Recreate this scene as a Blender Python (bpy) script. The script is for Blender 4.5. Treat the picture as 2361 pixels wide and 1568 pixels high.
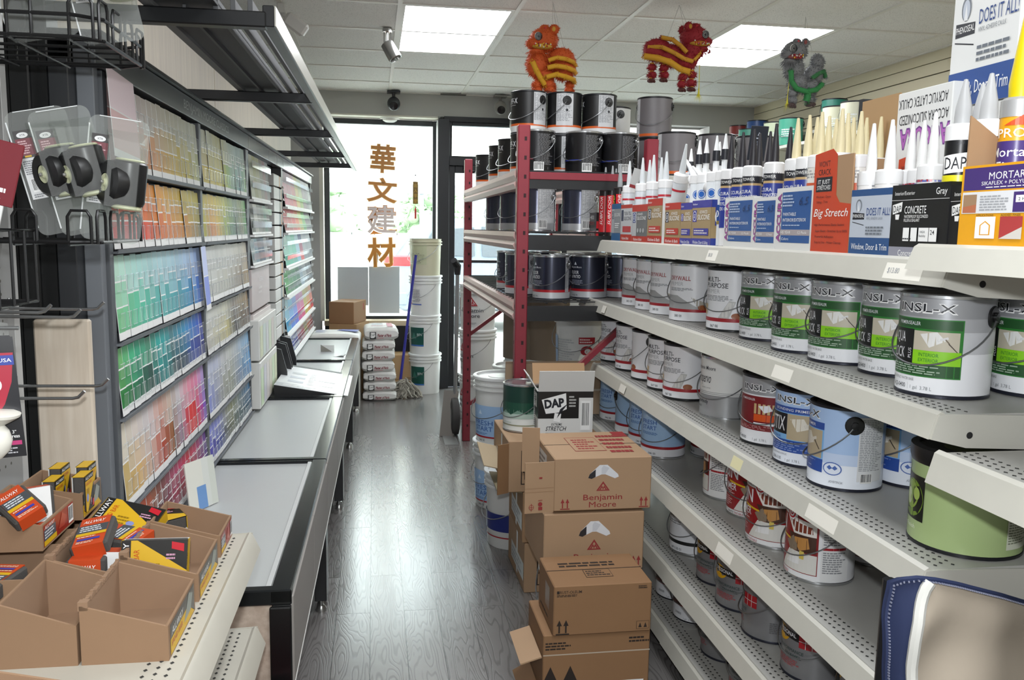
import bpy, math, random
from math import pi, sin, cos, radians, hypot, atan2
from mathutils import Vector, Matrix

random.seed(11)
SC = bpy.context.scene
COL = SC.collection
for _o in list(bpy.data.objects):
  bpy.data.objects.remove(_o)

# ------------------------------------------------------------------ camera
IW, IH, FPX = 2361, 1568, 1975.0
YAW, PITCH, ROLL, EYE = .1605, .1292, .0162, 1.42
_fw = Vector((sin(YAW) * cos(PITCH), cos(YAW) * cos(PITCH), -sin(PITCH)))
_ri = Vector((cos(YAW), -sin(YAW), 0))
_up = _ri.cross(_fw)
_r2 = _ri * cos(ROLL) + _up * sin(ROLL)
_u2 = -_ri * sin(ROLL) + _up * cos(ROLL)
cam_data = bpy.data.cameras.new('camera')
cam = bpy.data.objects.new('camera', cam_data)
COL.objects.link(cam)
cam.matrix_world = Matrix(((_r2.x, _u2.x, -_fw.x, 0), (_r2.y, _u2.y, -_fw.y, 0),
             (_r2.z, _u2.z, -_fw.z, EYE), (0, 0, 0, 1)))
cam_data.sensor_width = 36
cam_data.sensor_fit = 'HORIZONTAL'
cam_data.lens = FPX / IW * 36
cam_data.clip_start = .02
SC.camera = cam

# ------------------------------------------------------------------ world, exposure
SC.view_settings.view_transform = 'Standard'
SC.view_settings.look = 'None'
SC.view_settings.gamma = 1
SC.view_settings.use_curve_mapping = False
SC.view_settings.exposure = 0.12
world = bpy.data.worlds.new('sky')
SC.world = world
world.use_nodes = True
_bg = world.node_tree.nodes['Background']
_bg.inputs[0].default_value = (.92, .96, 1.0, 1)
_bg.inputs[1].default_value = 12.0
LAMP = 12.0           # emission of the ceiling light panels
# the photographer's small flash, just above the lens
_fl = bpy.data.lights.new('camera_flash', 'POINT')
_fl.energy = 68
_fl.shadow_soft_size = .025
_fl.color = (.94, .97, 1.0)
_fo = bpy.data.objects.new('camera_flash', _fl)
COL.objects.link(_fo)
_fo.location = (-.01, .0, EYE + .13)


# ------------------------------------------------------------------ measuring: a pixel of the photo on a real plane
def _ray(px, py):
  return _fw + _r2 * ((px - IW / 2) / FPX) - _u2 * ((py - IH / 2) / FPX)


def onX(px, py, v):
  d = _ray(px, py)
  return d * (v / d.x) + Vector((0, 0, EYE))


def onY(px, py, v):
  d = _ray(px, py)
  return d * (v / d.y) + Vector((0, 0, EYE))


def onZ(px, py, v):
  d = _ray(px, py)
  return d * ((v - EYE) / d.z) + Vector((0, 0, EYE))


# the shelving on the left stands a hair out of square with the room
KL = .016


def LW(lx, ly, z=0):
  return Vector((lx + KL * ly, ly - KL * lx, z))


RZL = -KL


def left_sil_y(px, py, x0, r=.0825):
  """depth of a round can on line x=x0 whose left outline is seen at px."""
  d = _ray(px, py)
  al = atan2(d.x, d.y)
  lo, hi = .3, 14
  for _ in range(50):
    m = (lo + hi) / 2
    if atan2(x0, m) - math.asin(min(1, r / hypot(x0, m))) > al:
      lo = m
    else:
      hi = m
  return lo


# ------------------------------------------------------------------ materials
def lin(c):
  return c / 12.92 if c <= .04045 else ((c + .055) / 1.055) ** 2.4


def rgb(h):
  if isinstance(h, str):
    h = h.lstrip('#')
    return tuple(lin(int(h[i:i + 2], 16) / 255) for i in (0, 2, 4))
  return h


_M = {}


def mat(h, rough=.5, metal=0., key=None, spec=.5, bump=0, bscale=200, var=0, vscale=8, coat=0):
  k = (h, rough, metal, spec, bump, bscale, var, vscale, coat)
  if k in _M:
    return _M[k]
  m = bpy.data.materials.new('surface_' + str(len(_M)))
  m.use_nodes = True
  nt = m.node_tree
  b = nt.nodes['Principled BSDF']
  b.inputs['Base Color'].default_value = (*rgb(h), 1)
  b.inputs['Roughness'].default_value = rough
  b.inputs['Metallic'].default_value = metal
  b.inputs['Specular IOR Level'].default_value = spec
  b.inputs['Coat Weight'].default_value = coat
  if bump or var:
    tc = nt.nodes.new('ShaderNodeTexCoord')
    n = nt.nodes.new('ShaderNodeTexNoise')
    n.inputs['Scale'].default_value = bscale if bump else vscale
    n.inputs['Detail'].default_value = 3
    nt.links.new(tc.outputs['Object'], n.inputs['Vector'])
    if bump:
      bp = nt.nodes.new('ShaderNodeBump')
      bp.inputs['Strength'].default_value = bump
      bp.inputs['Distance'].default_value = .002
      nt.links.new(n.outputs['Fac'], bp.inputs['Height'])
      nt.links.new(bp.outputs['Normal'], b.inputs['Normal'])
    if var:
      n2 = nt.nodes.new('ShaderNodeTexNoise')
      n2.inputs['Scale'].default_value = vscale
      n2.inputs['Detail'].default_value = 4
      nt.links.new(tc.outputs['Object'], n2.inputs['Vector'])
      mx = nt.nodes.new('ShaderNodeMix')
      mx.data_type = 'RGBA'
      c = rgb(h)
      mx.inputs[6].default_value = (*[max(0, x * (1 - var)) for x in c], 1)
      mx.inputs[7].default_value = (*[min(1, x * (1 + var)) for x in c], 1)
      nt.links.new(n2.outputs['Fac'], mx.inputs[0])
      nt.links.new(mx.outputs[2], b.inputs['Base Color'])
  _M[k] = m
  return m


def emit(h, strength):
  k = ('e', h, strength)
  if k in _M:
    return _M[k]
  m = bpy.data.materials.new('lamp_glow')
  m.use_nodes = True
  b = m.node_tree.nodes['Principled BSDF']
  b.inputs['Base Color'].default_value = (*rgb(h), 1)
  b.inputs['Emission Color'].default_value = (*rgb(h), 1)
  b.inputs['Emission Strength'].default_value = strength
  _M[k] = m
  return m


def backlit(h):
  k = ('bl', h)
  if k in _M:
    return _M[k]
  m = bpy.data.materials.new('amber_acrylic')
  m.use_nodes = True
  nt = m.node_tree
  b = nt.nodes['Principled BSDF']
  b.inputs['Base Color'].default_value = (*rgb(h), 1)
  b.inputs['Roughness'].default_value = .3
  t = nt.nodes.new('ShaderNodeBsdfTranslucent')
  t.inputs[0].default_value = (*rgb(h), 1)
  mx = nt.nodes.new('ShaderNodeMixShader')
  mx.inputs[0].default_value = .22
  nt.links.new(b.outputs[0], mx.inputs[1])
  nt.links.new(t.outputs[0], mx.inputs[2])
  nt.links.new(mx.outputs[0], nt.nodes['Material Output'].inputs['Surface'])
  _M[k] = m
  return m


def glassy(h='#ffffff', clear=.9, rough=.05):
  k = ('g', h, clear, rough)
  if k in _M:
    return _M[k]
  m = bpy.data.materials.new('clear_plastic')
  m.use_nodes = True
  nt = m.node_tree
  b = nt.nodes['Principled BSDF']
  b.inputs['Base Color'].default_value = (*rgb(h), 1)
  b.inputs['Roughness'].default_value = rough
  b.inputs['Specular IOR Level'].default_value = .7
  t = nt.nodes.new('ShaderNodeBsdfTransparent')
  t.inputs[0].default_value = (*rgb(h), 1)
  mx = nt.nodes.new('ShaderNodeMixShader')
  mx.inputs[0].default_value = clear
  nt.links.new(b.outputs[0], mx.inputs[1])
  nt.links.new(t.outputs[0], mx.inputs[2])
  nt.links.new(mx.outputs[0], nt.nodes['Material Output'].inputs['Surface'])
  _M[k] = m
  return m


def vcol_mat(rough=.45):
  k = ('vc', rough)
  if k in _M:
    return _M[k]
  m = bpy.data.materials.new('printed_card')
  m.use_nodes = True
  nt = m.node_tree
  b = nt.nodes['Principled BSDF']
  b.inputs['Roughness'].default_value = rough
  a = nt.nodes.new('ShaderNodeAttribute')
  a.attribute_name = 'tint'
  nt.links.new(a.outputs['Color'], b.inputs['Base Color'])
  _M[k] = m
  return m


def grain_mat(name, c1, c2, axis, rough, scale=3, stretch=18, bump=.1):
  """streaky wood print; axis = direction of the grain."""
  m = bpy.data.materials.new(name)
  m.use_nodes = True
  nt = m.node_tree
  b = nt.nodes['Principled BSDF']
  b.inputs['Roughness'].default_value = rough
  tc = nt.nodes.new('ShaderNodeTexCoord')
  mp = nt.nodes.new('ShaderNodeMapping')
  s = [stretch * scale] * 3
  s['xyz'.index(axis)] = scale
  mp.inputs['Scale'].default_value = s
  n = nt.nodes.new('ShaderNodeTexNoise')
  n.inputs['Scale'].default_value = 1
  n.inputs['Detail'].default_value = 5
  r = nt.nodes.new('ShaderNodeValToRGB')
  r.color_ramp.elements[0].position = .35
  r.color_ramp.elements[1].position = .7
  r.color_ramp.elements[0].color = (*rgb(c1), 1)
  r.color_ramp.elements[1].color = (*rgb(c2), 1)
  nt.links.new(tc.outputs['Object'], mp.inputs[0])
  nt.links.new(mp.outputs[0], n.inputs['Vector'])
  nt.links.new(n.outputs['Fac'], r.inputs[0])
  nt.links.new(r.outputs[0], b.inputs['Base Color'])
  return m


# ------------------------------------------------------------------ text outlines
_T = {}


def text_geo(s, bold=False, ital=False):
  k = (s, bold, ital)
  if k in _T:
    return _T[k]
  cu = bpy.data.curves.new('lettering', 'FONT')
  cu.body = s
  cu.size = 1
  cu.resolution_u = 2
  cu.fill_mode = 'FRONT' if hasattr(cu, 'fill_mode') else cu.fill_mode
  if bold:
    cu.offset = .0035 if bold is True else bold
  if ital:
    cu.shear = .28
  ob = bpy.data.objects.new('lettering', cu)
  me = bpy.data.meshes.new_from_object(ob)
  vs = [(v.co.x, v.co.y) for v in me.vertices]
  fs = [tuple(p.vertices) for p in me.polygons]
  bpy.data.objects.remove(ob)
  bpy.data.curves.remove(cu)
  bpy.data.meshes.remove(me)
  if not vs:
    vs = [(0, 0), (.01, 0), (0, .01)]
    fs = [(0, 1, 2)]
  x0 = min(v[0] for v in vs)
  x1 = max(v[0] for v in vs)
  y0 = min(v[1] for v in vs)
  y1 = max(v[1] for v in vs)
  _T[k] = (vs, fs, x0, x1, y0, y1)
  return _T[k]


# ------------------------------------------------------------------ mesh builder
class MB:
  def __init__(self):
    self.v, self.f, self.m, self.mats = [], [], [], []
    self.M = None
    self.cols = None

  def mi(self, m):
    if m not in self.mats:
      self.mats.append(m)
    return self.mats.index(m)

  def add(self, vs, fs, m):
    k = len(self.v)
    if self.M is not None:
      vs = [self.M @ Vector(v) for v in vs]
    self.v += [tuple(v) for v in vs]
    i = self.mi(m)
    for f in fs:
      self.f.append(tuple(a + k for a in f))
      self.m.append(i)
    return self

  def box(self, x0, x1, y0, y1, z0, z1, m, c=0.):
    if c <= 0:
      vs = [(x0, y0, z0), (x1, y0, z0), (x1, y1, z0), (x0, y1, z0), (x0, y0, z1), (x1, y0, z1), (x1, y1, z1), (x0, y1, z1)]
      fs = [(3, 2, 1, 0), (4, 5, 6, 7), (0, 1, 5, 4), (1, 2, 6, 5), (2, 3, 7, 6), (3, 0, 4, 7)]
      return self.add(vs, fs, m)
    c = min(c, (x1 - x0) * .49, (y1 - y0) * .49, (z1 - z0) * .49)
    vs, idx = [], {}
    X, Y, Z = (x0, x1), (y0, y1), (z0, z1)
    for a in (0, 1):
      for b in (0, 1):
        for d in (0, 1):
          p = [X[a], Y[b], Z[d]]
          s = [1 - 2 * a, 1 - 2 * b, 1 - 2 * d]
          for ax in range(3):
            q = [p[i] + (0 if i == ax else s[i] * c) for i in range(3)]
            idx[(a, b, d, ax)] = len(vs)
            vs.append(q)
    fs = []
    for ax in range(3):
      o1, o2 = [i for i in range(3) if i != ax]
      for s in (0, 1):
        q = []
        for (p, r) in ((0, 0), (1, 0), (1, 1), (0, 1)):
          k = [0, 0, 0]
          k[ax], k[o1], k[o2] = s, p, r
          q.append(idx[(*k, ax)])
        flip = (s == 0) != (ax == 1)
        fs.append(tuple(reversed(q)) if flip else tuple(q))
    for a in (0, 1):
      for b in (0, 1):
        for ax in range(3):
          o1, o2 = [i for i in range(3) if i != ax]
          k0, k1 = [0, 0, 0], [0, 0, 0]
          k0[ax], k1[ax] = 0, 1
          k0[o1] = k1[o1] = a
          k0[o2] = k1[o2] = b
          fs.append((idx[(*k0, o1)], idx[(*k1, o1)], idx[(*k1, o2)], idx[(*k0, o2)]))
    for a in (0, 1):
      for b in (0, 1):
        for d in (0, 1):
          fs.append(tuple(idx[(a, b, d, ax)] for ax in range(3)))
    ce = Vector(((x0 + x1) / 2, (y0 + y1) / 2, (z0 + z1) / 2))
    for i, f in enumerate(fs):
      p = [Vector(vs[q]) for q in f]
      if (p[1] - p[0]).cross(p[2] - p[0]).dot(sum(p, Vector()) / len(p) - ce) < 0:
        fs[i] = tuple(reversed(f))
    return self.add(vs, fs, m)

  def lathe(self, prof, m, n=32, cx=0, cy=0, cap0=False, cap1=False, a0=0, a1=2 * pi):
    full = abs(a1 - a0 - 2 * pi) < 1e-6
    k = n if full else n + 1
    vs = []
    for r, z in prof:
      for i in range(k):
        a = a0 + (a1 - a0) * i / n
        vs.append((cx + r * cos(a), cy + r * sin(a), z))
    fs = []
    for j in range(len(prof) - 1):
      for i in range(n):
        i2 = (i + 1) % k
        fs.append((j * k + i, j * k + i2, (j + 1) * k + i2, (j + 1) * k + i))
    if cap0:
      fs.append(tuple(reversed(range(k))))
    if cap1:
      fs.append(tuple(range((len(prof) - 1) * k, len(prof) * k)))
    return self.add(vs, fs, m)

  def tube(self, pts, r, m, n=6, closed=False, cap=True):
    pts = [Vector(p) for p in pts]
    rs = r if isinstance(r, (list, tuple)) else [r] * len(pts)
    vs, fs = [], []
    L = len(pts)
    prev = None
    for i, p in enumerate(pts):
      a = pts[(i - 1) % L] if (closed or i > 0) else p
      b = pts[(i + 1) % L] if (closed or i < L - 1) else p
      t = (b - a)
      if t.length < 1e-9:
        t = Vector((0, 0, 1))
      t.normalize()
      if prev is None:
        e = Vector((0, 0, 1)) if abs(t.z) < .9 else Vector((1, 0, 0))
        u = t.cross(e).normalized()
      else:
        u = (prev - t * prev.dot(t))
        u = u.normalized() if u.length > 1e-6 else t.orthogonal().normalized()
      prev = u
      w = t.cross(u)
      for q in range(n):
        an = 2 * pi * q / n
        vs.append(p + (u * cos(an) + w * sin(an)) * rs[i])
    for i in range(L if closed else L - 1):
      j = (i + 1) % L
      for q in range(n):
        q2 = (q + 1) % n
        fs.append((i * n + q, i * n + q2, j * n + q2, j * n + q))
    if cap and not closed:
      fs.append(tuple(reversed(range(n))))
      fs.append(tuple(range((L - 1) * n, L * n)))
    return self.add(vs, fs, m)

  def bar(self, p, q, w, h, m, up=(0, 0, 1)):
    p, q = Vector(p), Vector(q)
    t = (q - p).normalized()
    u = Vector(up)
    s = t.cross(u)
    if s.length < 1e-6:
      s = t.orthogonal()
    s.normalize()
    u = s.cross(t)
    vs = []
    for b in (p, q):
      for i, j in ((-1, -1), (1, -1), (1, 1), (-1, 1)):
        vs.append(b + s * (i * w / 2) + u * (j * h / 2))
    return self.add(vs, [(0, 1, 2, 3), (7, 6, 5, 4), (0, 4, 5, 1), (1, 5, 6, 2), (2, 6, 7, 3), (3, 7, 4, 0)], m)

  def prism(self, poly, axis, a, b, m):
    """poly: 2-d outline in the two other axes (x,y,z order); pushed from a to b along axis."""
    i = 'xyz'.index(axis)

    def mk(p, t):
      q = list(p)
      q.insert(i, t)
      return q
    n = len(poly)
    vs = [mk(p, a) for p in poly] + [mk(p, b) for p in poly]
    fs = [tuple(range(n)), tuple(reversed(range(n, 2 * n)))]
    for k in range(n):
      k2 = (k + 1) % n
      fs.append((k2, k, n + k, n + k2))
    return self.add(vs, fs, m)

  def sphere(self, c, r, m, n=12, sz=(1, 1, 1), noise=0):
    rings = max(4, n // 2)
    vs = [(c[0], c[1], c[2] + r * sz[2])]
    for j in range(1, rings):
      t = pi * j / rings
      for i in range(n):
        a = 2 * pi * i / n
        k = 1 + (random.uniform(-noise, noise) if noise else 0)
        vs.append((c[0] + r * k * sz[0] * sin(t) * cos(a), c[1] + r * k * sz[1] * sin(t) * sin(a), c[2] + r * k * sz[2] * cos(t)))
    vs.append((c[0], c[1], c[2] - r * sz[2]))
    fs = []
    for i in range(n):
      fs.append((0, 1 + i, 1 + (i + 1) % n))
      fs.append((len(vs) - 1, 1 + (rings - 2) * n + (i + 1) % n, 1 + (rings - 2) * n + i))
    for j in range(rings - 2):
      for i in range(n):
        i2 = (i + 1) % n
        fs.append((1 + j * n + i, 1 + (j + 1) * n + i, 1 + (j + 1) * n + i2, 1 + j * n + i2))
    return self.add(vs, fs, m)

  def fuzz(self, c, sz, m, count, length, width=.004, droop=.3):
    vs, fs = [], []
    for _ in range(count):
      z = random.uniform(-1, 1)
      a = random.uniform(0, 2 * pi)
      s = math.sqrt(1 - z * z)
      d = Vector((s * cos(a), s * sin(a), z))
      p = Vector((c[0] + d.x * sz[0], c[1] + d.y * sz[1], c[2] + d.z * sz[2]))
      t = d.orthogonal().normalized()
      t = Matrix.Rotation(random.uniform(0, 6.28), 3, d) @ t
      L = length * random.uniform(.5, 1.1)
      e = p + d * L + Vector((0, 0, -droop * L))
      p = p - d * .004
      k = len(vs)
      w = d.cross(t) * width * .6
      vs += [p - t * width, p + t * width, e, p + w]
      fs += [(k, k + 1, k + 2), (k + 1, k + 3, k + 2), (k + 3, k, k + 2)]
    return self.add(vs, fs, m)

  def fine(self, mp, pts, w, step, m):
    """a flat outline cut into narrow upright strips so that it can follow a curved wall."""
    us = [p[0] for p in pts]
    n = max(1, int(math.ceil((max(us) - min(us)) / step)))
    u0, du = min(us), (max(us) - min(us)) / n

    def clip(poly, a, keep_right):
      out = []
      for i, p in enumerate(poly):
        q = poly[(i + 1) % len(poly)]
        pi_, qi = (p[0] >= a) == keep_right or p[0] == a, (q[0] >= a) == keep_right or q[0] == a
        if pi_:
          out.append(p)
        if pi_ != qi:
          t = (a - p[0]) / (q[0] - p[0])
          out.append((a, p[1] + (q[1] - p[1]) * t))
      return out
    for i in range(n):
      c = clip(clip(list(pts), u0 + du * i, True), u0 + du * (i + 1), False)
      if len(c) > 2:
        self.add([mp(u, v, w) for u, v in c], [tuple(range(len(c)))], m)

  # ---- printing on a surface. mp(u, v, w) -> point; w is the height above the surface
  def decal(self, mp, specs, step=0, w0=.0004, dw=.00012):
    for i, s in enumerate(specs):
      w = w0 + dw * i
      k = s[0]
      if k == 'r':
        _, u0, v0, u1, v1, m = s
        n = max(1, int(abs(u1 - u0) / step)) if step else 1
        vs, fs = [], []
        for a in range(n + 1):
          u = u0 + (u1 - u0) * a / n
          vs += [mp(u, v0, w), mp(u, v1, w)]
        for a in range(n):
          fs.append((2 * a, 2 * a + 2, 2 * a + 3, 2 * a + 1))
        self.add(vs, fs, m)
      elif k == 'p':
        _, pts, m = s
        if step:
          self.fine(mp, pts, w, step, m)
        else:
          self.add([mp(u, v, w) for u, v in pts], [tuple(range(len(pts)))], m)
      elif k == 'c':
        _, u, v, ru, rv, m = s
        n = 20
        self.add([mp(u, v, w)] + [mp(u + ru * cos(2 * pi * a / n), v + rv * sin(2 * pi * a / n), w) for a in range(n)],
             [(0, 1 + a, 1 + (a + 1) % n) for a in range(n)], m)
      elif k == 'l':
        _, u0, v0, u1, v1, n, m = s
        rr = random.Random(int(abs(u0 * 7919 + v0 * 104729) * 1000) + n)
        hh = (v1 - v0) / (n * 1.9)
        for a in range(n):
          v = v1 - (v1 - v0) * (a + .6) / n
          uu = u0 + (u1 - u0) * rr.uniform(.62, 1)
          x = u0
          while x < uu:
            x2 = min(uu, x + (u1 - u0) * rr.uniform(.08, .2))
            self.add([mp(x, v - hh / 2, w), mp(x2, v - hh / 2, w), mp(x2, v + hh / 2, w), mp(x, v + hh / 2, w)], [(0, 1, 2, 3)], m)
            x = x2 + (u1 - u0) * .025
      elif k == 'bc':
        _, u0, v0, u1, v1 = s[:5]
        self.decal(mp, [('r', u0, v0, u1, v1, WHITE)], step, w, 0)
        rr = random.Random(5)
        x = u0 + (u1 - u0) * .06
        vv0 = v0 + (v1 - v0) * .15
        while x < u1 - (u1 - u0) * .08:
          bw = (u1 - u0) * rr.choice((.02, .035, .05))
          self.add([mp(x, vv0, w + .0002), mp(x + bw, vv0, w + .0002), mp(x + bw, v1 - (v1 - v0) * .05, w + .0002), mp(x, v1 - (v1 - v0) * .05, w + .0002)], [(0, 1, 2, 3)], INK)
          x += bw + (u1 - u0) * rr.choice((.02, .03, .045))
      elif k == 't':
        # ('t', text, u, v, height, material, {opts}); opts: w=fit width, a='l'|'c'|'r', b=bold, i=italic, rot=degrees
        _, tx, u, v, h, m = s[:6]
        op = s[6] if len(s) > 6 else {}
        vs, fs, x0, x1, y0, y1 = text_geo(tx, op.get('b', True), op.get('i', False))
        sy = h / max(.001, min(y1, .75) if op.get('cap', 1) else (y1 - y0))
        sx = op['w'] / (x1 - x0) if 'w' in op else sy * op.get('sx', .9)
        W_ = (x1 - x0) * sx
        al = op.get('a', 'l')
        off = {'l': 0, 'c': -W_ / 2, 'r': -W_}[al]
        ro = radians(op.get('rot', 0))
        cr, sr = cos(ro), sin(ro)
        o = []
        for x, y in vs:
          a = (x - x0) * sx + off
          b = y * sy
          o.append((u + a * cr - b * sr, v + a * sr + b * cr))
        vv, ff = [], []
        for i_, f in enumerate(fs):          # glyph outlines may overlap: keep their faces a hair apart
          us = [o[q][0] for q in f]
          wi = w + (i_ % 7) * .000014
          if step and max(us) - min(us) > step * .6:
            self.fine(mp, [o[q] for q in f], wi, step * .6, m)
          else:
            ff.append(tuple(range(len(vv), len(vv) + len(f))))
            vv += [mp(*o[q], wi) for q in f]
        self.add(vv, ff, m)
    return self

  def mesh(self, name, smooth=32):
    me = bpy.data.meshes.new(name)
    me.from_pydata(self.v, [], self.f)
    for m in self.mats:
      me.materials.append(m)
    me.polygons.foreach_set('material_index', self.m)
    if smooth:
      me.polygons.foreach_set('use_smooth', [True] * len(self.f))
      me.update()
      me.set_sharp_from_angle(angle=radians(smooth))
    me.update()
    return me

  def build(self, name, parent=None, loc=None, rz=0, smooth=32):
    o = bpy.data.objects.new(name, self.mesh(name, smooth))
    COL.objects.link(o)
    if parent is not None:
      o.parent = parent
    if loc is not None:
      o.location = loc
    if rz:
      o.rotation_euler = (0, 0, rz)
    return o


def tag(o, label, cat, group=None, kind=None):
  if label:
    o['label'] = label
  if cat:
    o['category'] = cat
  if group:
    o['group'] = group
  if kind:
    o['kind'] = kind
  return o


def thing(name, label, cat, loc=(0, 0, 0), rz=0, group=None):
  o = bpy.data.objects.new(name, None)
  COL.objects.link(o)
  o.empty_display_size = .05
  o.location = loc
  o.rotation_euler = (0, 0, rz)
  return tag(o, label, cat, group)


def struct(name, mb, **k):
  o = mb.build(name, **k)
  o['kind'] = 'structure'
  return o


def dup(root, loc, rz, label, group=None, rot=None):
  r = root.copy()
  COL.objects.link(r)
  r.location = loc
  r.rotation_euler = rot if rot else (0, 0, rz)
  r['label'] = label
  if group:
    r['group'] = group
  for ch in root.children:
    c = ch.copy()
    COL.objects.link(c)
    c.parent = r
    for g in ch.children:
      d = g.copy()
      COL.objects.link(d)
      d.parent = c
  return r


def flat(O, U, V):
  """mapper onto a plane: origin, unit right, unit up; normal = U x V faces the reader."""
  O, U, V = Vector(O), Vector(U).normalized(), Vector(V).normalized()
  N = U.cross(V)
  return lambda u, v, w: O + U * u + V * v + N * w


def drum(R, z0=0, a0=pi, k=0):
  """mapper round a can; u in metres along the wall, label centre at angle a0; k = taper."""
  def f(u, v, w):
    r = R + k * v + w + .0003
    a = a0 + u / R
    return Vector((r * cos(a), r * sin(a), z0 + v))
  return f


WHITE = mat('#e9e9e7', .45)
INK = mat('#17171a', .5)
# ================================================================== ROOM
XL_, XR_, YB_, YF_, ZC = -1.20, 3.42, -3.6, 7.55, 2.554
GX, GY, TS = .137, 4.598, .6096


def floor_material():
  m = bpy.data.materials.new('grey_oak_planks')
  m.use_nodes = True
  nt = m.node_tree
  L = nt.links.new
  b = nt.nodes['Principled BSDF']
  tc = nt.nodes.new('ShaderNodeTexCoord')
  mp = nt.nodes.new('ShaderNodeMapping')
  mp.inputs['Rotation'].default_value = (0, 0, pi / 2)
  mp.inputs['Location'].default_value = (.3, .02, 0)
  L(tc.outputs['Object'], mp.inputs[0])
  br = nt.nodes.new('ShaderNodeTexBrick')
  br.offset = .37
  br.offset_frequency = 2
  br.inputs['Scale'].default_value = 1
  br.inputs['Brick Width'].default_value = .92
  br.inputs['Row Height'].default_value = .124
  br.inputs['Mortar Size'].default_value = .0016
  br.inputs['Mortar Smooth'].default_value = .3
  br.inputs['Color1'].default_value = (0, 0, 0, 1)
  br.inputs['Color2'].default_value = (1, 1, 1, 1)
  br.inputs['Mortar'].default_value = (.5, .5, .5, 1)
  L(mp.outputs[0], br.inputs['Vector'])
  # per-plank shift of the grain
  sep = nt.nodes.new('ShaderNodeMath')
  sep.operation = 'MULTIPLY'
  sep.inputs[1].default_value = 37
  L(br.outputs['Color'], sep.inputs[0])
  cb = nt.nodes.new('ShaderNodeCombineXYZ')
  L(sep.outputs[0], cb.inputs[2])
  ad = nt.nodes.new('ShaderNodeVectorMath')
  ad.operation = 'ADD'
  L(tc.outputs['Object'], ad.inputs[0])
  L(cb.outputs[0], ad.inputs[1])
  m2 = nt.nodes.new('ShaderNodeMapping')
  m2.inputs['Scale'].default_value = (7, .9, 1)
  L(ad.outputs[0], m2.inputs[0])
  nz = nt.nodes.new('ShaderNodeTexNoise')
  nz.inputs['Scale'].default_value = 1.6
  nz.inputs['Detail'].default_value = 2
  L(m2.outputs[0], nz.inputs['Vector'])
  # contour rings of cathedral grain
  mu = nt.nodes.new('ShaderNodeMath')
  mu.operation = 'MULTIPLY'
  mu.inputs[1].default_value = 150
  L(nz.outputs['Fac'], mu.inputs[0])
  sn = nt.nodes.new('ShaderNodeMath')
  sn.operation = 'SINE'
  L(mu.outputs[0], sn.inputs[0])
  ramp = nt.nodes.new('ShaderNodeMapRange')
  ramp.inputs[1].default_value = .25
  ramp.inputs[2].default_value = 1
  L(sn.outputs[0], ramp.inputs[0])
  # colour: base by plank, darker pores
  r1 = nt.nodes.new('ShaderNodeMix')
  r1.data_type = 'RGBA'
  r1.inputs[6].default_value = (*rgb('#666361'), 1)
  r1.inputs[7].default_value = (*rgb('#7a7775'), 1)
  L(br.outputs['Color'], r1.inputs[0])
  r2 = nt.nodes.new('ShaderNodeMix')
  r2.data_type = 'RGBA'
  r2.inputs[7].default_value = (*rgb('#454240'), 1)
  L(r1.outputs[2], r2.inputs[6])
  mm = nt.nodes.new('ShaderNodeMath')
  mm.operation = 'MULTIPLY'
  mm.inputs[1].default_value = .55
  L(ramp.outputs[0], mm.inputs[0])
  L(mm.outputs[0], r2.inputs[0])
  r3 = nt.nodes.new('ShaderNodeMix')
  r3.data_type = 'RGBA'
  r3.inputs[7].default_value = (*rgb('#2c2a29'), 1)
  L(r2.outputs[2], r3.inputs[6])
  L(br.outputs['Fac'], r3.inputs[0])
  L(r3.outputs[2], b.inputs['Base Color'])
  hs = nt.nodes.new('ShaderNodeMath')
  hs.operation = 'MULTIPLY_ADD'
  hs.inputs[1].default_value = -.35
  hs.inputs[2].default_value = 0
  L(ramp.outputs[0], hs.inputs[0])
  h2 = nt.nodes.new('ShaderNodeMath')
  h2.operation = 'SUBTRACT'
  L(hs.outputs[0], h2.inputs[0])
  L(br.outputs['Fac'], h2.inputs[1])
  bp = nt.nodes.new('ShaderNodeBump')
  bp.inputs['Strength'].default_value = .22
  bp.inputs['Distance'].default_value = .002
  L(h2.outputs[0], bp.inputs['Height'])
  L(bp.outputs['Normal'], b.inputs['Normal'])
  b.inputs['Coat Weight'].default_value = .35
  b.inputs['Coat Roughness'].default_value = .18
  b.inputs['Roughness'].default_value = .27
  b.inputs['Specular IOR Level'].default_value = .75
  return m


def tile_material():
  m = bpy.data.materials.new('ceiling_tile')
  m.use_nodes = True
  nt = m.node_tree
  b = nt.nodes['Principled BSDF']
  b.inputs['Roughness'].default_value = .9
  b.inputs['Specular IOR Level'].default_value = .1
  tc = nt.nodes.new('ShaderNodeTexCoord')
  n = nt.nodes.new('ShaderNodeTexNoise')
  n.inputs['Scale'].default_value = 210
  n.inputs['Detail'].default_value = 2
  r = nt.nodes.new('ShaderNodeValToRGB')
  r.color_ramp.elements[0].position = .30
  r.color_ramp.elements[1].position = .42
  r.color_ramp.elements[0].color = (*rgb('#b3b2ae'), 1)
  r.color_ramp.elements[1].color = (*rgb('#e9e8e4'), 1)
  nt.links.new(tc.outputs['Object'], n.inputs['Vector'])
  nt.links.new(n.outputs['Fac'], r.inputs[0])
  nt.links.new(r.outputs[0], b.inputs['Base Color'])
  return m


M_WALL = mat('#b3b3af', .8)
M_DARKALU = mat('#25272a', .4, .3)
M_CREAM = mat('#d8d6c8', .6)

# floor
b = MB()
b.add([(XL_, YB_, 0), (XR_, YB_, 0), (XR_, 7.9, 0), (XL_, 7.9, 0)], [(0, 1, 2, 3)], floor_material())
struct('floor', b)

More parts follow.
